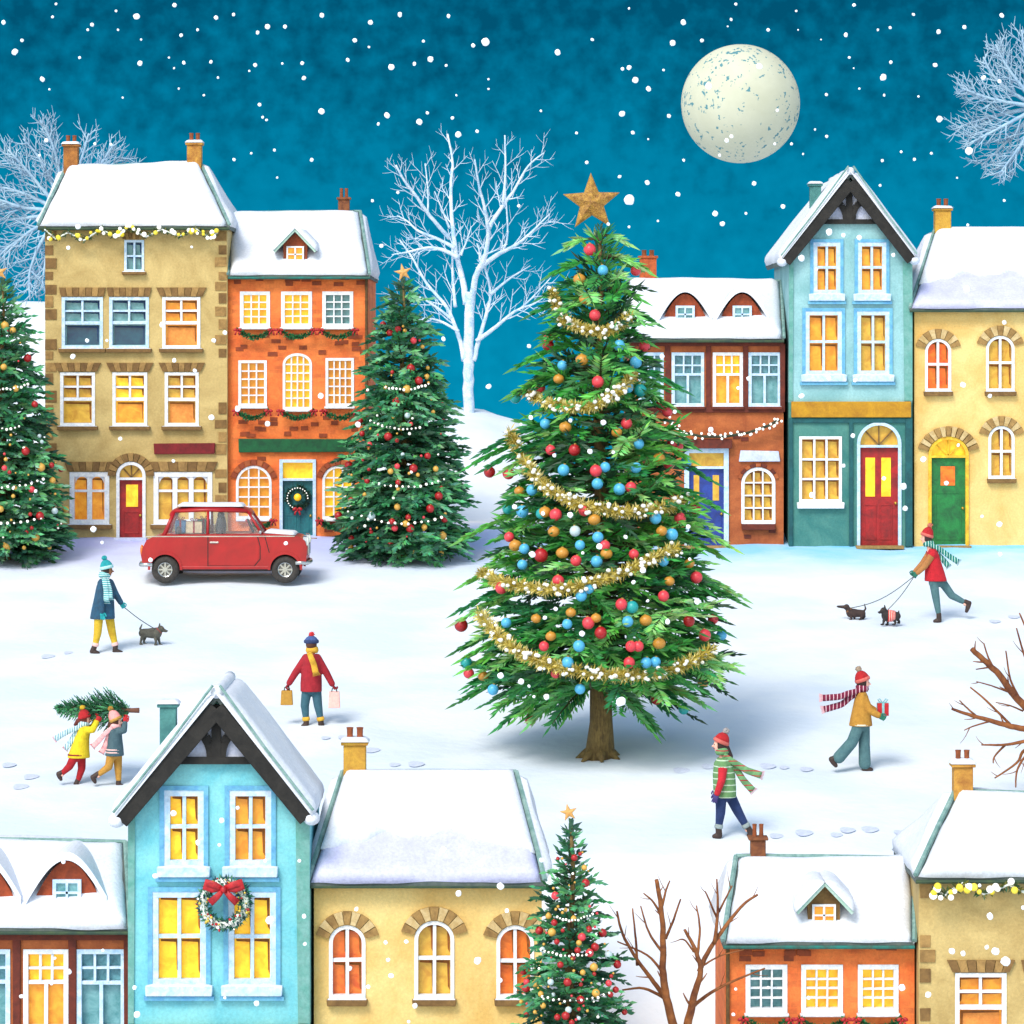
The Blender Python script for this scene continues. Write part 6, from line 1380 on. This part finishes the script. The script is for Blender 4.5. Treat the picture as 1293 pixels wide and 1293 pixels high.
# 7 dog walker in red vest
D7 = setD(784.5)
H_, arms7 = person('person in red vest and red hat mid-stride, walking two small black dogs', D7, 785, -1, dict(
    pom=c5_(940, 66), hat=c5_(937, 76), head=c5_(924, 118), neck=c5_(934, 146), chest=c5_(948, 185), hip=c5_(965, 272),
    legs=[[c5_(950, 285), c5_(960, 345), c5_(970, 406), c5_(955, 430), c5_(972, 428)], [c5_(982, 285), c5_(1022, 335), c5_(1072, 362), c5_(1078, 394), c5_(1088, 364)]],
    arms=[[c5_(944, 178), c5_(916, 222), c5_(888, 248)], [c5_(940, 178), c5_(912, 215), c5_(884, 244)]], curl=[.9, .9], armd=[-.17, .1],
    coat=K(c5_, [(936, 958, 158), (930, 968, 176), (926, 978, 210), (922, 990, 245), (921, 1000, 280)]),
    tails=[[c5_(940, 142), c5_(975, 160), c5_(1005, 182), c5_(1040, 205)], [c5_(940, 150), c5_(968, 178), c5_(988, 200), c5_(1006, 222)]]),
    dict(skin=SKIN1, coat=cloth('red_vest', (198, 32, 45), (175, 25, 38)), sleeve=cloth('tan_sleeve', (175, 122, 70), (160, 105, 60)), legs=cloth('slate_teal_trousers', (82, 118, 122), (68, 105, 112)), cut=.82, hat=cloth('red_hat', (180, 32, 38), (150, 25, 30)), brim=cloth('salmon_brim', (215, 110, 100)), pom=cloth('salmon_pompom', (205, 120, 100)), hair=mat('dark_hair', rgb(58, 40, 38), bump=.3),
         glove=cloth('green_glove', (40, 115, 95)), scarf=cloth('green_teal_scarf', (30, 125, 115), (20, 105, 100), wave=(rgb(200, 230, 220), 6, 'X', .85))))

# ---------------------------------------------------------------- things held
def hand_pt(arms, i, k=.09): sh, el, wr = arms[i]; return wr+(wr-el).normalized()*k
def bag(p, w_, h_, m, label):
    rt = empty('shopping_bag', p+Vector((0, 0, -.06-h_)), label, 'shopping bag'); b = MB(); t = .06
    z1 = p.z-.06; b.add([(p.x-w_/2, p.y-t, z1), (p.x+w_/2, p.y-t, z1), (p.x+w_*.58, p.y-t, z1-h_), (p.x-w_*.58, p.y-t, z1-h_), (p.x-w_/2, p.y+t, z1), (p.x+w_/2, p.y+t, z1), (p.x+w_*.58, p.y+t, z1-h_), (p.x-w_*.58, p.y+t, z1-h_)], [(3, 2, 1, 0), (4, 5, 6, 7), (0, 1, 5, 4), (1, 2, 6, 5), (2, 3, 7, 6), (3, 0, 4, 7)]); b.build('bag_body', m, rt, bevel=.01)
    for y in (-t+.01, t-.01): h = MB(); h.tube([(p.x-w_*.25, p.y+y, z1-.01), (p.x-w_*.2, p.y+y*.6, z1+.05), (p.x, p.y, z1+.075), (p.x+w_*.2, p.y+y*.6, z1+.05), (p.x+w_*.25, p.y+y, z1-.01)], .009, 6); h.build('handle', CORD, rt, smooth=True)
bag(hand_pt(arms2, 0, .07), .19, .26, cloth('ochre_paper', (185, 140, 60), (170, 125, 50)), 'ochre shopping bag in the left hand of the person in the crimson sweater')
bag(hand_pt(arms2, 1, .07), .18, .29, cloth('pink_paper', (245, 190, 180), (238, 175, 168)), 'pale pink shopping bag held by the person in the crimson sweater')
def gift(c, s_, m, rib, label, rot=0):
    rt = empty('gift_box', c-Vector((0, 0, s_[2]/2)), label, 'present'); a, b, z = s_[0]/2, s_[1]/2, s_[2]/2
    bx = MB(); bx.box(c.x-a, c.x+a, c.y-b, c.y+b, c.z-z, c.z+z); bx.build('box', m, rt, bevel=.008)
    r = MB(); w = .02; e = .004
    r.box(c.x-w, c.x+w, c.y-b-e, c.y+b+e, c.z-z-e, c.z+z+e); r.box(c.x-a-e*1.5, c.x+a+e*1.5, c.y-w, c.y+w, c.z-z-e*1.5, c.z+z+e*1.5); r.build('ribbon', rib, rt)
    bo = MB()
    for sx in (-1, 1): bo.tube([c+Vector((0, 0, z)), c+Vector((sx*.05, 0, z+.07)), c+Vector((sx*.085, 0, z+.055)), c+Vector((sx*.05, 0, z+.015)), c+Vector((0, 0, z))], [.008, .012, .013, .012, .008], 6)
    bo.build('bow', rib, rt, smooth=True); rt.rotation_euler.z = rot
gift(hand_pt(arms5, 0, .085)*.5+hand_pt(arms5, 1, .085)*.5+Vector((.0, 0, .125)), (.19, .19, .21), cloth('red_wrapping', (185, 38, 45), (165, 28, 38)), cloth('pale_blue_ribbon', (140, 195, 200)), 'small red present with pale blue bow held by the person in ochre jacket')

# ---------------------------------------------------------------- dogs
def dog(label, D, f, m, b0, b1, nose, head, tail, feet_y, rbody, legs, ears='up', L=1.0):
    """b0 shoulder, b1 rump, px"""
    pt = lambda p, d=0: P(p[0], p[1], D)+Vector((0, d, 0)); u = D/F
    base = P((b0[0]+b1[0])/2, feet_y, D); rt = empty('dog', base, label, 'dog'); b = MB(); s, r, h, n = pt(b0), pt(b1), pt(head), pt(nose)
    b.capsule(s, rbody*1.12, s.lerp(r, .45), rbody*1.0, 12); b.capsule(s.lerp(r, .45), rbody*.95, r, rbody*.88, 12)
    b.capsule(s, rbody*.8, h, rbody*.6, 12); b.ell(h, rbody*.72, 12, 9); b.capsule(h, rbody*.5, n, rbody*.28, 10)
    b.chain([pt(p) for p in tail], [rbody*.3, rbody*.22, rbody*.12][:len(tail)], 8)
    for i, (top, mid, low, foot) in enumerate(legs):
        d = (-1 if i % 2 == 0 else 1)*rbody*.55
        b.chain([pt(top, d*.6), pt(mid, d), pt(low, d), pt(foot, d)], [rbody*.55, rbody*.34, rbody*.22, rbody*.2], 8); b.capsule(pt(foot, d), rbody*.22, pt(foot, d)+Vector((f*rbody*.35, 0, 0)), rbody*.18, 8)
    for sd_ in (-1, 1):
        if ears == 'up': b.capsule(h+Vector((-f*rbody*.25, sd_*rbody*.4, rbody*.4)), rbody*.24, h+Vector((-f*rbody*.2, sd_*rbody*.55, rbody*1.15)), rbody*.07, 8)
        else: b.capsule(h+Vector((-f*rbody*.35, sd_*rbody*.55, rbody*.3)), rbody*.25, h+Vector((-f*rbody*.6, sd_*rbody*.8, -rbody*.7)), rbody*.3, 8)
    b.remesh(.0075, smooth_it=2).build('body', m, rt, smooth=True)
    e = MB(); e.ell(n+Vector((f*rbody*.22, 0, rbody*.05)), rbody*.15, 8, 6); e.build('nose', EYE, rt, smooth=True)
    for sd_ in (-1, 1): e = MB(); e.ell(h+Vector((f*rbody*.42, sd_*rbody*.48, rbody*.25)), rbody*.12, 8, 6); e.build('eye', mat('dog_eye', (.15, .1, .05, 1), rough=.2, bump=0), rt, smooth=True)
    return rt, s, h
def leash(a, b_, sag, label, m):
    pts = [a.lerp(b_, t/14)+Vector((0, 0, -sag*math.sin(math.pi*t/14))) for t in range(15)]; l = MB(); l.tube(pts, .009, 6); tag(l.build('leash', m, origin=tuple(a), smooth=True), label, 'leash')
LEASH = mat('grey_leash', rgb(80, 85, 85), bump=0)
gd, s_, h_ = dog('small grey dog with red collar on a leash beside the person in navy coat', setD(815), 1, mat('grey_fur', rgb(92, 92, 82), rgb(65, 62, 55), scale=12, bump=.5), c1(444, 386), c1(390, 386), c1(484, 378), c1(462, 370), [c1(384, 384), c1(378, 368), c1(386, 350)], 815, .10,
    [[c1(442, 392), c1(442, 408), c1(444, 422), c1(440, 432)], [c1(448, 392), c1(452, 410), c1(456, 424), c1(458, 434)], [c1(392, 392), c1(386, 406), c1(382, 418), c1(380, 430)], [c1(398, 392), c1(396, 406), c1(392, 420), c1(396, 432)]])
co_ = MB(); cc = s_.lerp(h_, .55); dd = (h_-s_).normalized(); co_.tube([cc-dd*.02, cc+dd*.02], [.085, .08], 14); co_.build('collar', cloth('red_collar', (170, 50, 50)), gd)
leash(hand_pt(arms1, 1, .08), cc, .03, 'taut grey leash between the person in navy coat and the grey dog', LEASH)
BLK = mat('black_fur', rgb(48, 42, 42), rgb(34, 30, 30), scale=12, bump=.5); DAX = mat('dark_brown_fur', rgb(62, 44, 40), rgb(44, 32, 30), scale=10, bump=.3)
dx, s_, h_ = dog('dark brown dachshund with long low body and raised tail on a leash', setD(783), -1, DAX, c5_(640, 400), c5_(682, 402), c5_(592, 376), c5_(624, 378), [c5_(686, 398), c5_(696, 384), c5_(691, 366)], 783, .085,
    [[c5_(642, 408), c5_(640, 414), c5_(642, 420), c5_(640, 426)], [c5_(654, 408), c5_(654, 416), c5_(655, 421), c5_(656, 426)], [c5_(680, 408), c5_(680, 415), c5_(676, 420), c5_(676, 424)], [c5_(688, 406), c5_(692, 414), c5_(688, 420), c5_(689, 424)]], ears='down')
cl = MB(); cc = s_.lerp(h_, .45); dd = (h_-s_).normalized(); cl.tube([cc-dd*.02, cc+dd*.02], [.075, .07], 14); cl.build('collar', cloth('brown_collar', (130, 90, 60)), dx)
leash(hand_pt(arms7, 0, .08), cc+Vector((0, 0, .04)), .13, 'thin leash curving down to the dachshund', LEASH)
tr_, s_, h_ = dog('black terrier with pointed ears wearing a red knitted dog coat', setD(789.5), -1, BLK, c5_(776, 410), c5_(812, 412), c5_(748, 398), c5_(764, 392), [c5_(814, 408), c5_(820, 400), c5_(821, 392)], 789.5, .10,
    [[c5_(770, 418), c5_(764, 428), c5_(762, 436), c5_(760, 443)], [c5_(780, 418), c5_(780, 430), c5_(780, 438), c5_(780, 444)], [c5_(808, 418), c5_(804, 428), c5_(808, 436), c5_(804, 442)], [c5_(814, 416), c5_(818, 426), c5_(824, 432), c5_(824, 438)]])
cw = MB(); p0, p1 = s_.lerp(P(*c5_(812, 412), s_.y), .1), s_.lerp(P(*c5_(812, 412), s_.y), .85); cw.tube([p0, p0.lerp(p1, .5), p1], [.122, .118, .108], 16); cw.build('dog_coat', cloth('red_dog_coat', (205, 60, 55), (225, 95, 85), wave=(rgb(245, 215, 205), 9, 'X', .8)), tr_, smooth=True)
leash(hand_pt(arms7, 0, .08), p0+Vector((0, 0, .12)), .05, 'thin leash leading down to the black terrier', LEASH)

# ---------------------------------------------------------------- car
DCAR = 85.3; kc = F/DCAR
def CP(x, y, d=0): return (P(x, y, DCAR)+Vector((0, d, 0)))
cb_ = P(282, 737, DCAR); cb_.z = gz(cb_.x, DCAR); car = empty('vintage_car', cb_, 'small red vintage car with snow on its roof and bonnet, facing right', 'car')
zsh = gz(cb_.x, DCAR)+.0-P(0, 738, DCAR).z
def q(pts): return [((x-CX)/kc, (HY-y)/kc+zsh) for x, y in pts]
CARR = mat('red_car_paint', rgb(165, 8, 16), rgb(138, 5, 12), scale=2, rough=.4, bump=0, coat=.15); CHR = mat('chrome', rgb(195, 200, 200), metal=.9, rough=.25, bump=0); RUB = mat('tyre_rubber', rgb(58, 55, 52), rgb(40, 38, 36), scale=12, rough=.85)
DKIN = mat('dark_interior', rgb(45, 48, 52), rgb(60, 60, 62), scale=5); SEAMM = mat('dark_seam', (.03, .01, .01, 1), bump=0)
YC0, YC1 = DCAR, DCAR+1.45
def arch(cx, cy, r, a0, a1, n=10): return [(cx+r*math.cos(R(lerp(a0, a1, i/n))), cy-r*math.sin(R(lerp(a0, a1, i/n)))) for i in range(n+1)]
WR, WF = (208.5, 719), (360, 719)
lower = [(180, 712), (178, 702), (180, 692), (185, 682), (196, 677), (215, 675.5), (240, 675.5), (280, 675.5), (320, 674.5), (345, 674), (365, 675.5), (378, 678), (385, 683), (388, 692), (387, 704), (386, 712)]+[(379, 716)]+arch(*WF, 19.5, 10, 172)+[(228, 719)]+arch(*WR, 19.5, 4, 165)+[(184, 714)]
bd = MB(); bd.prism(q(lower), YC0+.0, YC1); body = bd.build('body', CARR, car, bevel=.055, seg=4)
# inner wells, dark underside
uw = MB(); uw.prism(q([(188, 712), (190, 690), (378, 690), (380, 712), (340, 722), (230, 722)]), YC0+.16, YC1-.16); uw.build('underbody', DKIN, car)
# flares
for cx, cy in (WR, WF):
    for y0 in (YC0-.025, YC1-.015):
        f_ = MB(); o = arch(cx, cy, 21.8, -2, 182, 18); i_ = arch(cx, cy, 18.8, -2, 182, 18)
        for k in range(18): f_.prism(q([o[k], o[k+1], i_[k+1], i_[k]]), y0, y0+.04)
        f_.build('wheel_arch', CARR, car)
sl_ = MB(); sl_.prism(q([(229, 715), (340, 715), (340, 719), (229, 719)]), YC0-.012, YC1+.012); sl_.build('sill', CARR, car, bevel=.012)
# cabin: bottom at the belt line, roof narrower
def cab(x, y, side):
    t = (675.5-y)/(675.5-645); ins = .05+.14*t; yy = YC0+ins if side < 0 else YC1-ins; X, Z = q([(x, y)])[0]; return Vector((X, yy, Z))
for s_ in (-1, 1):
    pil = MB()
    for (a, b_, w) in (((207, 676), (219, 647), .05), ((262, 676), (262, 646), .035), ((331, 675), (312, 646), .035)): pil.tube([cab(*a, s_), cab(*b_, s_)], [w, w*.8], 6)
    pil.tube([cab(219, 646, s_), cab(262, 644.5, s_), cab(312, 646, s_)], .04, 6); pil.tube([cab(204, 677, s_), cab(334, 676, s_)], .035, 6)
    pil.build('window_frame', CARR, car, smooth=True)
rfm = MB(); secs = []
rp = [(212, 650), (216, 645), (226, 642.5), (262, 641), (300, 641.5), (312, 644), (318, 650)]
for k, (ins) in enumerate((.18, .24, .34, .5, .72)): pass
n = len(rp); vs = []; Ys = [YC0+.17, YC0+.22, YC0+.34, (YC0+YC1)/2, YC1-.34, YC1-.22, YC1-.17]; lift = [-.05, -.005, .02, .03, .02, -.005, -.05]
for j, Y in enumerate(Ys):
    for (x, y) in rp: X, Z = q([(x, y)])[0]; vs.append((X, Y, Z+lift[j]))
fs = [(j*n+i, j*n+i+1, (j+1)*n+i+1, (j+1)*n+i) for j in range(len(Ys)-1) for i in range(n-1)]; rfm.add(vs, fs)
ro = rfm.build('car_roof', CARR, car, smooth=True); m_ = ro.modifiers.new('Solid', 'SOLIDIFY'); m_.thickness = .04; m_ = ro.modifiers.new('Sub', 'SUBSURF'); m_.levels = m_.render_levels = 2
GLS = bpy.data.materials.new('car_glass'); GLS.use_nodes = True; g_ = GLS.node_tree.nodes['Principled BSDF']; g_.inputs['Base Color'].default_value = (.95, .98, 1, 1); g_.inputs['Roughness'].default_value = .05; g_.inputs['Transmission Weight'].default_value = .95; g_.inputs['IOR'].default_value = 1.05
def glass(name, pts): g = MB(); g.add(pts, [tuple(range(len(pts)))]); o = g.build(name, GLS, car); m = o.modifiers.new('s', 'SOLIDIFY'); m.thickness = .006
for s_ in (-1, 1):
    glass('side_window', [cab(211, 674.5, s_), cab(260, 674.5, s_), cab(260, 647, s_), cab(221, 648, s_)]); glass('side_window', [cab(264, 674.5, s_), cab(328, 674, s_), cab(310, 648, s_), cab(264, 647, s_)])
glass('windscreen', [cab(331, 675, -1), cab(331, 675, 1), cab(312, 647, 1), cab(312, 647, -1)]); glass('rear_window', [cab(206, 676, -1), cab(218, 648, -1), cab(218, 648, 1), cab(206, 676, 1)])
# interior: seats, dashboard, steering wheel
for yy in (YC0+.4, YC1-.4):
    s_ = MB(); X, Z = q([(276, 668)])[0]; s_.ell((X, yy, Z+.02), (.09, .2, .26), 12, 8); s_.ell((X, yy, Z+.27), (.055, .11, .08), 10, 6); s_.build('seat', DKIN, car, smooth=True)
s_ = MB(); X, Z = q([(224, 672)])[0]; s_.ell((X, (YC0+YC1)/2, Z), (.1, .5, .2), 12, 8); s_.build('rear_seat', DKIN, car, smooth=True)
sw = MB(); X, Z = q([(313, 669)])[0]; cs = Vector((X, YC1-.42, Z+.02)); tl = Matrix.Rotation(R(65), 3, 'Y'); sw.tube([cs+tl @ Vector((.17*math.cos(a), .17*math.sin(a), 0)) for a in [2*math.pi*k/20 for k in range(21)]], .018, 6); sw.build('steering_wheel', RUB, car, smooth=True)
# doors and seams, handle, belt trim
dr = MB(); dr.prism(q([(264, 678), (324, 678), (327, 690), (327, 706), (321, 714), (264, 714)]), YC0-.008, YC0+.01); door_ = dr.build('car_door', CARR, car, bevel=.004)
hn = MB(); hn.prism(q([(265, 684), (276, 684), (276, 686), (265, 686)]), YC0-.035, YC0-.009); hn.build('door_handle', CHR, door_, bevel=.006)
se = MB(); sp_ = [(262.5, 677), (262.5, 715)], [(262.5, 715), (321, 715.5)], [(321, 715.5), (328.5, 706)], [(328.5, 706), (328.5, 690)], [(328.5, 690), (325, 677)], [(334, 676), (340, 698)]
for a, b_ in sp_: (xa, za), (xb, zb) = q([a])[0], q([b_])[0]; se.bar((xa, za), (xb, zb), .018, .012, YC0-.004)
se.build('door_seam', SEAMM, car)
tm = MB(); tm.prism(q([(183, 677), (372, 676.6), (372, 677.8), (183, 678.3)]), YC0-.006, YC0+.01); tm.build('belt_trim', CHR, car)
# lights, bumpers, mirror, grille
for yy in (YC0+.2, YC1-.2):
    X, Z = q([(385.5, 684)])[0]; l = MB(); l.ell((X, yy, Z), (.07, .11, .11), 14, 9); h0 = l.build('headlight', mat('headlight_glass', (.9, .9, .8, 1), rough=.1, bump=0, emit=.1), car, smooth=True); r_ = MB(); r_.tube([(X-.05, yy, Z), (X+.02, yy, Z)], [.125, .122], 16); r_.build('headlight_ring', CHR, h0)
    X, Z = q([(178.5, 696)])[0]; l = MB(); l.ell((X, yy-.05 if yy < DCAR+.7 else yy+.05, Z), (.04, .07, .13), 10, 8); l.build('tail_light', mat('amber_lens', rgb(230, 120, 35), rough=.2, bump=0), car, smooth=True)
gr = MB(); X, Z = q([(388, 694)])[0]; gr.box(X-.03, X+.02, YC0+.4, YC1-.4, Z-.14, Z+.12)
gr.build('grille', CHR, car, bevel=.03)
for x, y, nm in ((388, 711, 'bumper'), (177.5, 713, 'bumper')): X, Z = q([(x, y)])[0]; b_ = MB(); b_.tube([(X-(.25 if x > 300 else -.25), YC0-.02, Z), (X-.0, YC0+.03, Z), (X+(.04 if x > 300 else -.04), (YC0+YC1)/2, Z), (X, YC1-.03, Z), (X-(.25 if x > 300 else -.25), YC1+.02, Z)], .045, 8); b_.build('bumper', CHR, car, smooth=True)
X, Z = q([(329, 672)])[0]; b_ = MB(); b_.ell((X, YC0-.06, Z), (.03, .06, .05), 10, 7); b_.tube([(X, YC0-.05, Z-.02), (X+.02, YC0+.06, Z-.07)], .01, 6); b_.build('wing_mirror', CHR, car, smooth=True)
# wheels
for cx, cy in (WR, WF):
    for k, yy in enumerate((YC0-.015, YC1-.17)):
        X, Z = q([(cx, cy+.5)])[0]; r = 17.6/kc; out = -1 if k == 0 else 1
        t = MB(); pr = [(0, .52), (.02, .86), (.05, .97), (.09, 1.0), (.14, .99), (.17, .88), (.185, .52)]
        N_ = 32; vs = []; fs = []
        for (yo, rr) in pr:
            for a in range(N_): vs.append((X+r*rr*math.cos(2*math.pi*a/N_), yy+yo, Z+r*rr*math.sin(2*math.pi*a/N_)))
        M_ = len(pr)
        for j in range(M_):
            for a in range(N_): fs.append((j*N_+a, j*N_+(a+1) % N_, ((j+1) % M_)*N_+(a+1) % N_, ((j+1) % M_)*N_+a))
        t.add(vs, fs); wh = t.build('tyre', RUB, car, smooth=True)
        rm = MB(); y0 = yy+.03 if k == 0 else yy+.155
        rm.tube([(X, yy+.05, Z), (X, yy+.135, Z)], r*.56, 24); rm.build('wheel_disc', mat('grey_steel', rgb(120, 118, 112), rgb(85, 82, 78), scale=9, rough=.5), wh)
        sp3 = MB(); yf = yy+.03 if k == 0 else yy+.13
        for a in range(8): an = a*math.pi/4; sp3.bar((X+r*.13*math.cos(an), Z+r*.13*math.sin(an)), (X+r*.52*math.cos(an), Z+r*.52*math.sin(an)), .035, .02, yf)
        rg = [(X+r*.55*math.cos(2*math.pi*a/24), yf+.01, Z+r*.55*math.sin(2*math.pi*a/24)) for a in range(25)]; sp3.tube(rg, .025, 6); sp3.tube([(X, yf-.02, Z), (X, yf+.03, Z)], r*.16, 12); sp3.build('rim', CHR, wh)
# snow on the car
sn = MB(); (xa, za), (xb, zb) = q([(222, 641)])[0], q([(306, 641)])[0]; snow_slab(sn, (xa, YC0+.25, za+.01), (xb, YC0+.25, zb+.005), (xb, YC1-.25, zb+.005), (xa, YC1-.25, za+.01), T=.055, nu=30, nv=14, seed=9, rag=.08); sn.build('snow_cap', SNOW, car, smooth=True)
sn = MB(); (xa, za), (xb, zb) = q([(334, 673.5)])[0], q([(372, 676.3)])[0]; snow_slab(sn, (xa, YC0+.08, za-.0), (xb, YC0+.10, zb-.0), (xb, YC1-.10, zb-.0), (xa, YC1-.08, za), T=.055, nu=26, nv=14, seed=4, rag=.06); sn.build('snow_cap', SNOW, car, smooth=True)
def cg(x, y, d, s_, a, b_, lab, rot): X, Z = q([(x, y)])[0]; gift(Vector((X, YC0+d, Z)), s_, cloth(*a), cloth(*b_), lab, rot)
cg(243, 667, .5, (.34, .26, .24), ('cream_wrapping', (235, 215, 175)), ('crimson_ribbon', (160, 30, 45)), 'cream present with crimson bow inside the rear window of the red car', 0)
cg(226, 666, .45, (.22, .22, .26), ('blue_wrapping', (60, 110, 150)), ('crimson_ribbon', (160, 30, 45)), 'blue present inside the rear of the red car', 0)
cg(254, 668, .8, (.26, .24, .34), ('green_wrapping', (70, 130, 95)), ('crimson_ribbon', (160, 30, 45)), 'green present behind the front seat of the red car', 0)
# ---------------------------------------------------------------- falling snow
fA = [(348,42,12),(38,132,12),(108,202,9),(357,161,9),(235,63,7),(224,76,5),(445,13,7),(9,57,8),(551,45,8),(596,37,6),(682,68,11),(657,83,7),(727,68,7),(821,39,9),(945,57,9),(1020,37,9),(1144,41,7),(1238,107,13),(1207,116,7),(1098,151,11),(1057,163,7),(1138,167,5),(998,171,11),(887,153,7),(941,120,5),(905,103,8),(771,161,7),(775,199,8),(720,162,4),(651,166,7),(636,181,4),(538,158,7),(556,198,5),(520,243,5),(469,160,7),(444,174,4),(431,147,4),(462,90,7),(504,76,5),(360,101,4),(301,76,4),(296,28,5),(134,43,5),(143,10,5),(56,103,6),(203,147,5),(126,228,4),(313,249,4),(456,226,4),(662,267,6),(670,299,5),(680,306,5),(820,284,10),(987,294,11),(1070,311,13),(1090,288,6),(965,316,6),(1154,301,6),(1217,335,6),(1169,343,12),(1164,243,4),(1246,202,4),(1246,227,4),(597,407,6),(641,391,5),(700,383,6),(795,408,7),(707,453,4),(118,358,8),(101,396,5),(242,367,6),(283,368,5),(950,512,5),(1015,491,6),(973,627,7),(174,632,8),(199,578,11),(489,630,5),(1080,105,6)]
fB = [(209,71,12),(175,137,14),(268,129,9),(36,215,11),(56,255,13),(98,283,12),(14,362,13),(163,369,10),(146,223,6),(376,13,7),(361,62,7),(350,84,4),(479,95,8),(568,35,6),(574,95,4),(752,16,9),(726,111,10),(647,126,4),(828,95,6),(867,88,7),(941,46,7),(1021,101,11),(1222,49,11),(1103,86,9),(737,183,6),(751,217,4),(869,198,8),(845,246,15),(1010,207,10),(1164,247,11),(1215,259,8),(451,211,13),(289,274,15),(508,351,7),(347,447,10),(362,434,8),(324,494,7),(500,458,7),(553,458,7),(664,301,7),(665,434,7),(628,412,5),(769,282,5),(848,303,6),(957,307,5),(1024,379,15),(1118,480,17),(902,483,7),(944,507,7),(998,488,7),(842,511,7),(590,490,5),(97,443,5),(48,422,9),(210,510,7),(434,584,11),(94,581,11),(192,618,12),(37,636,24),(310,680,12),(333,712,12),(408,679,7),(526,657,11),(128,703,5),(6,562,8),(36,27,6),(36,722,7),(835,590,6),(1080,566,5),(1230,638,6),(1114,716,7)]
FL = [(x/2.02, y/2.02, r/2.02) for x, y, r in fA]+[(780+x/2.52, y/2.52, r/2.52) for x, y, r in fB]
FL += [(704,66,6),(748,50,3),(786,87,3),(728,168,2.5),(741,205,3),(768,283,3),(655,260,3),(683,140,2.5),(270,430,4),(135,430,3),(205,410,5),(92,450,5),(284,420,4),(45,620,3),(220,455,4),(246,468,4),(267,527,5),(300,516,5),(338,535,5),(152,554,4),(219,582,3),(118,668,6),(129,685,3),(190,707,4),(405,500,5),(452,536,5),(560,428,4),(668,437,4),(617,488,5),(588,456,4),(836,450,4),(852,520,4),(932,490,3),(945,478,4),(1012,500,5),(1025,625,5),(1065,588,4),(1077,550,4),(1141,614,6),(1143,642,5),(1116,604,4),(1080,480,4),(1047,478,4),(1262,662,5),(1240,652,3),(1210,562,3),(1166,580,5),(1195,610,4),(1263,700,4),(1085,300,5),(1047,293,6),(1065,297,4),(1012,326,6),(1031,340,3),(1128,322,4),(1221,365,7),(1268,407,4),(1216,486,5),(1250,500,4),(361,686,4),(110,430,4)]
FL += [(x, y+0., r) for x, y, r in [(219,1027,5),(280,1036,5),(250,1064,5),(253,1083,3),(300,1020,4),(335,1087,4),(277,1067,3),(196,1106,5),(341,1162,8),(378,1087,3),(384,1157,4),(385,1192,4),(173,1281,6),(170,1247,4),(324,1267,5),(284,1260,3),(80,1088,4),(136,1090,4),(69,1210,3),(87,1227,5),(130,1200,3),(27,1258,4),(65,1242,3),(579,1128,6),(632,1119,6),(560,1073,6),(607,1092,5),(450,1148,4),(487,1190,4),(513,1189,4),(490,1212,4),(494,1232,5),(603,1213,7),(631,1238,5),(524,1270,5),(441,1223,5),(516,1290,3),(465,1246,4),(1059,1125,4),(1250,1157,6),(1257,1201,7),(1246,1196,4),(1202,1201,6),(1216,1204,5),(1270,1214,8),(1292,1146,4),(1172,1256,6),(1139,1247,6),(1021,1260,4),(970,1247,3),(929,1249,3),(926,1281,3),(1237,1118,3),(684,1086,5),(640,1150,4),(757,690,6),(790,678,4),(720,650,5),(650,640,5),(700,575,4),(812,720,5),(735,800,5),(688,780,4),(843,785,5),(880,760,5),(800,735,4),(672,700,6),(745,570,5),(632,853,6),(784,886,9),(690,880,5)]]
FLK = mat('falling_snow', (.92, .94, .97, 1), (.85, .88, .94, 1), scale=4, bump=0, rough=.9, emit=.12)
rn = random.Random(12); metas = []
for k in range(5):
    f_ = MB(); f_.ell((0, 0, 0), 1, 12, 8, noise=.10, seed=k)
    for j in range(3): a = rn.random()*6.28; f_.ell((.55*math.cos(a), .1, .55*math.sin(a)), .55, 8, 6, noise=.1, seed=k*3+j)
    metas.append(f_.remesh(.14, smooth_it=3).mesh('snowflake', FLK, smooth=True))
rn2 = random.Random(8)
for _ in range(60): FL.append((rn2.uniform(600, 900), rn2.uniform(520, 880), rn2.choice([3, 4, 5])))
print('FLAKES', len(FL))
FL = FL[:300]
for x, y, r in FL:
    lo = 14; D = rn.uniform(14, 50) if y < 1270 else rn.uniform(30, 50)
    o = bpy.data.objects.new('snowflake', metas[rn.randrange(5)]); COL.objects.link(o); o.location = P(x, y, D); q_ = r*.68*D/F
    o.scale = (q_*rn.uniform(.9, 1.15), q_, q_*rn.uniform(.85, 1.15)); o.rotation_euler = (0, rn.uniform(0, 6), 0)
    tag(o, 'round white snowflake drifting down through the night air', 'snowflake', 'falling snowflakes')
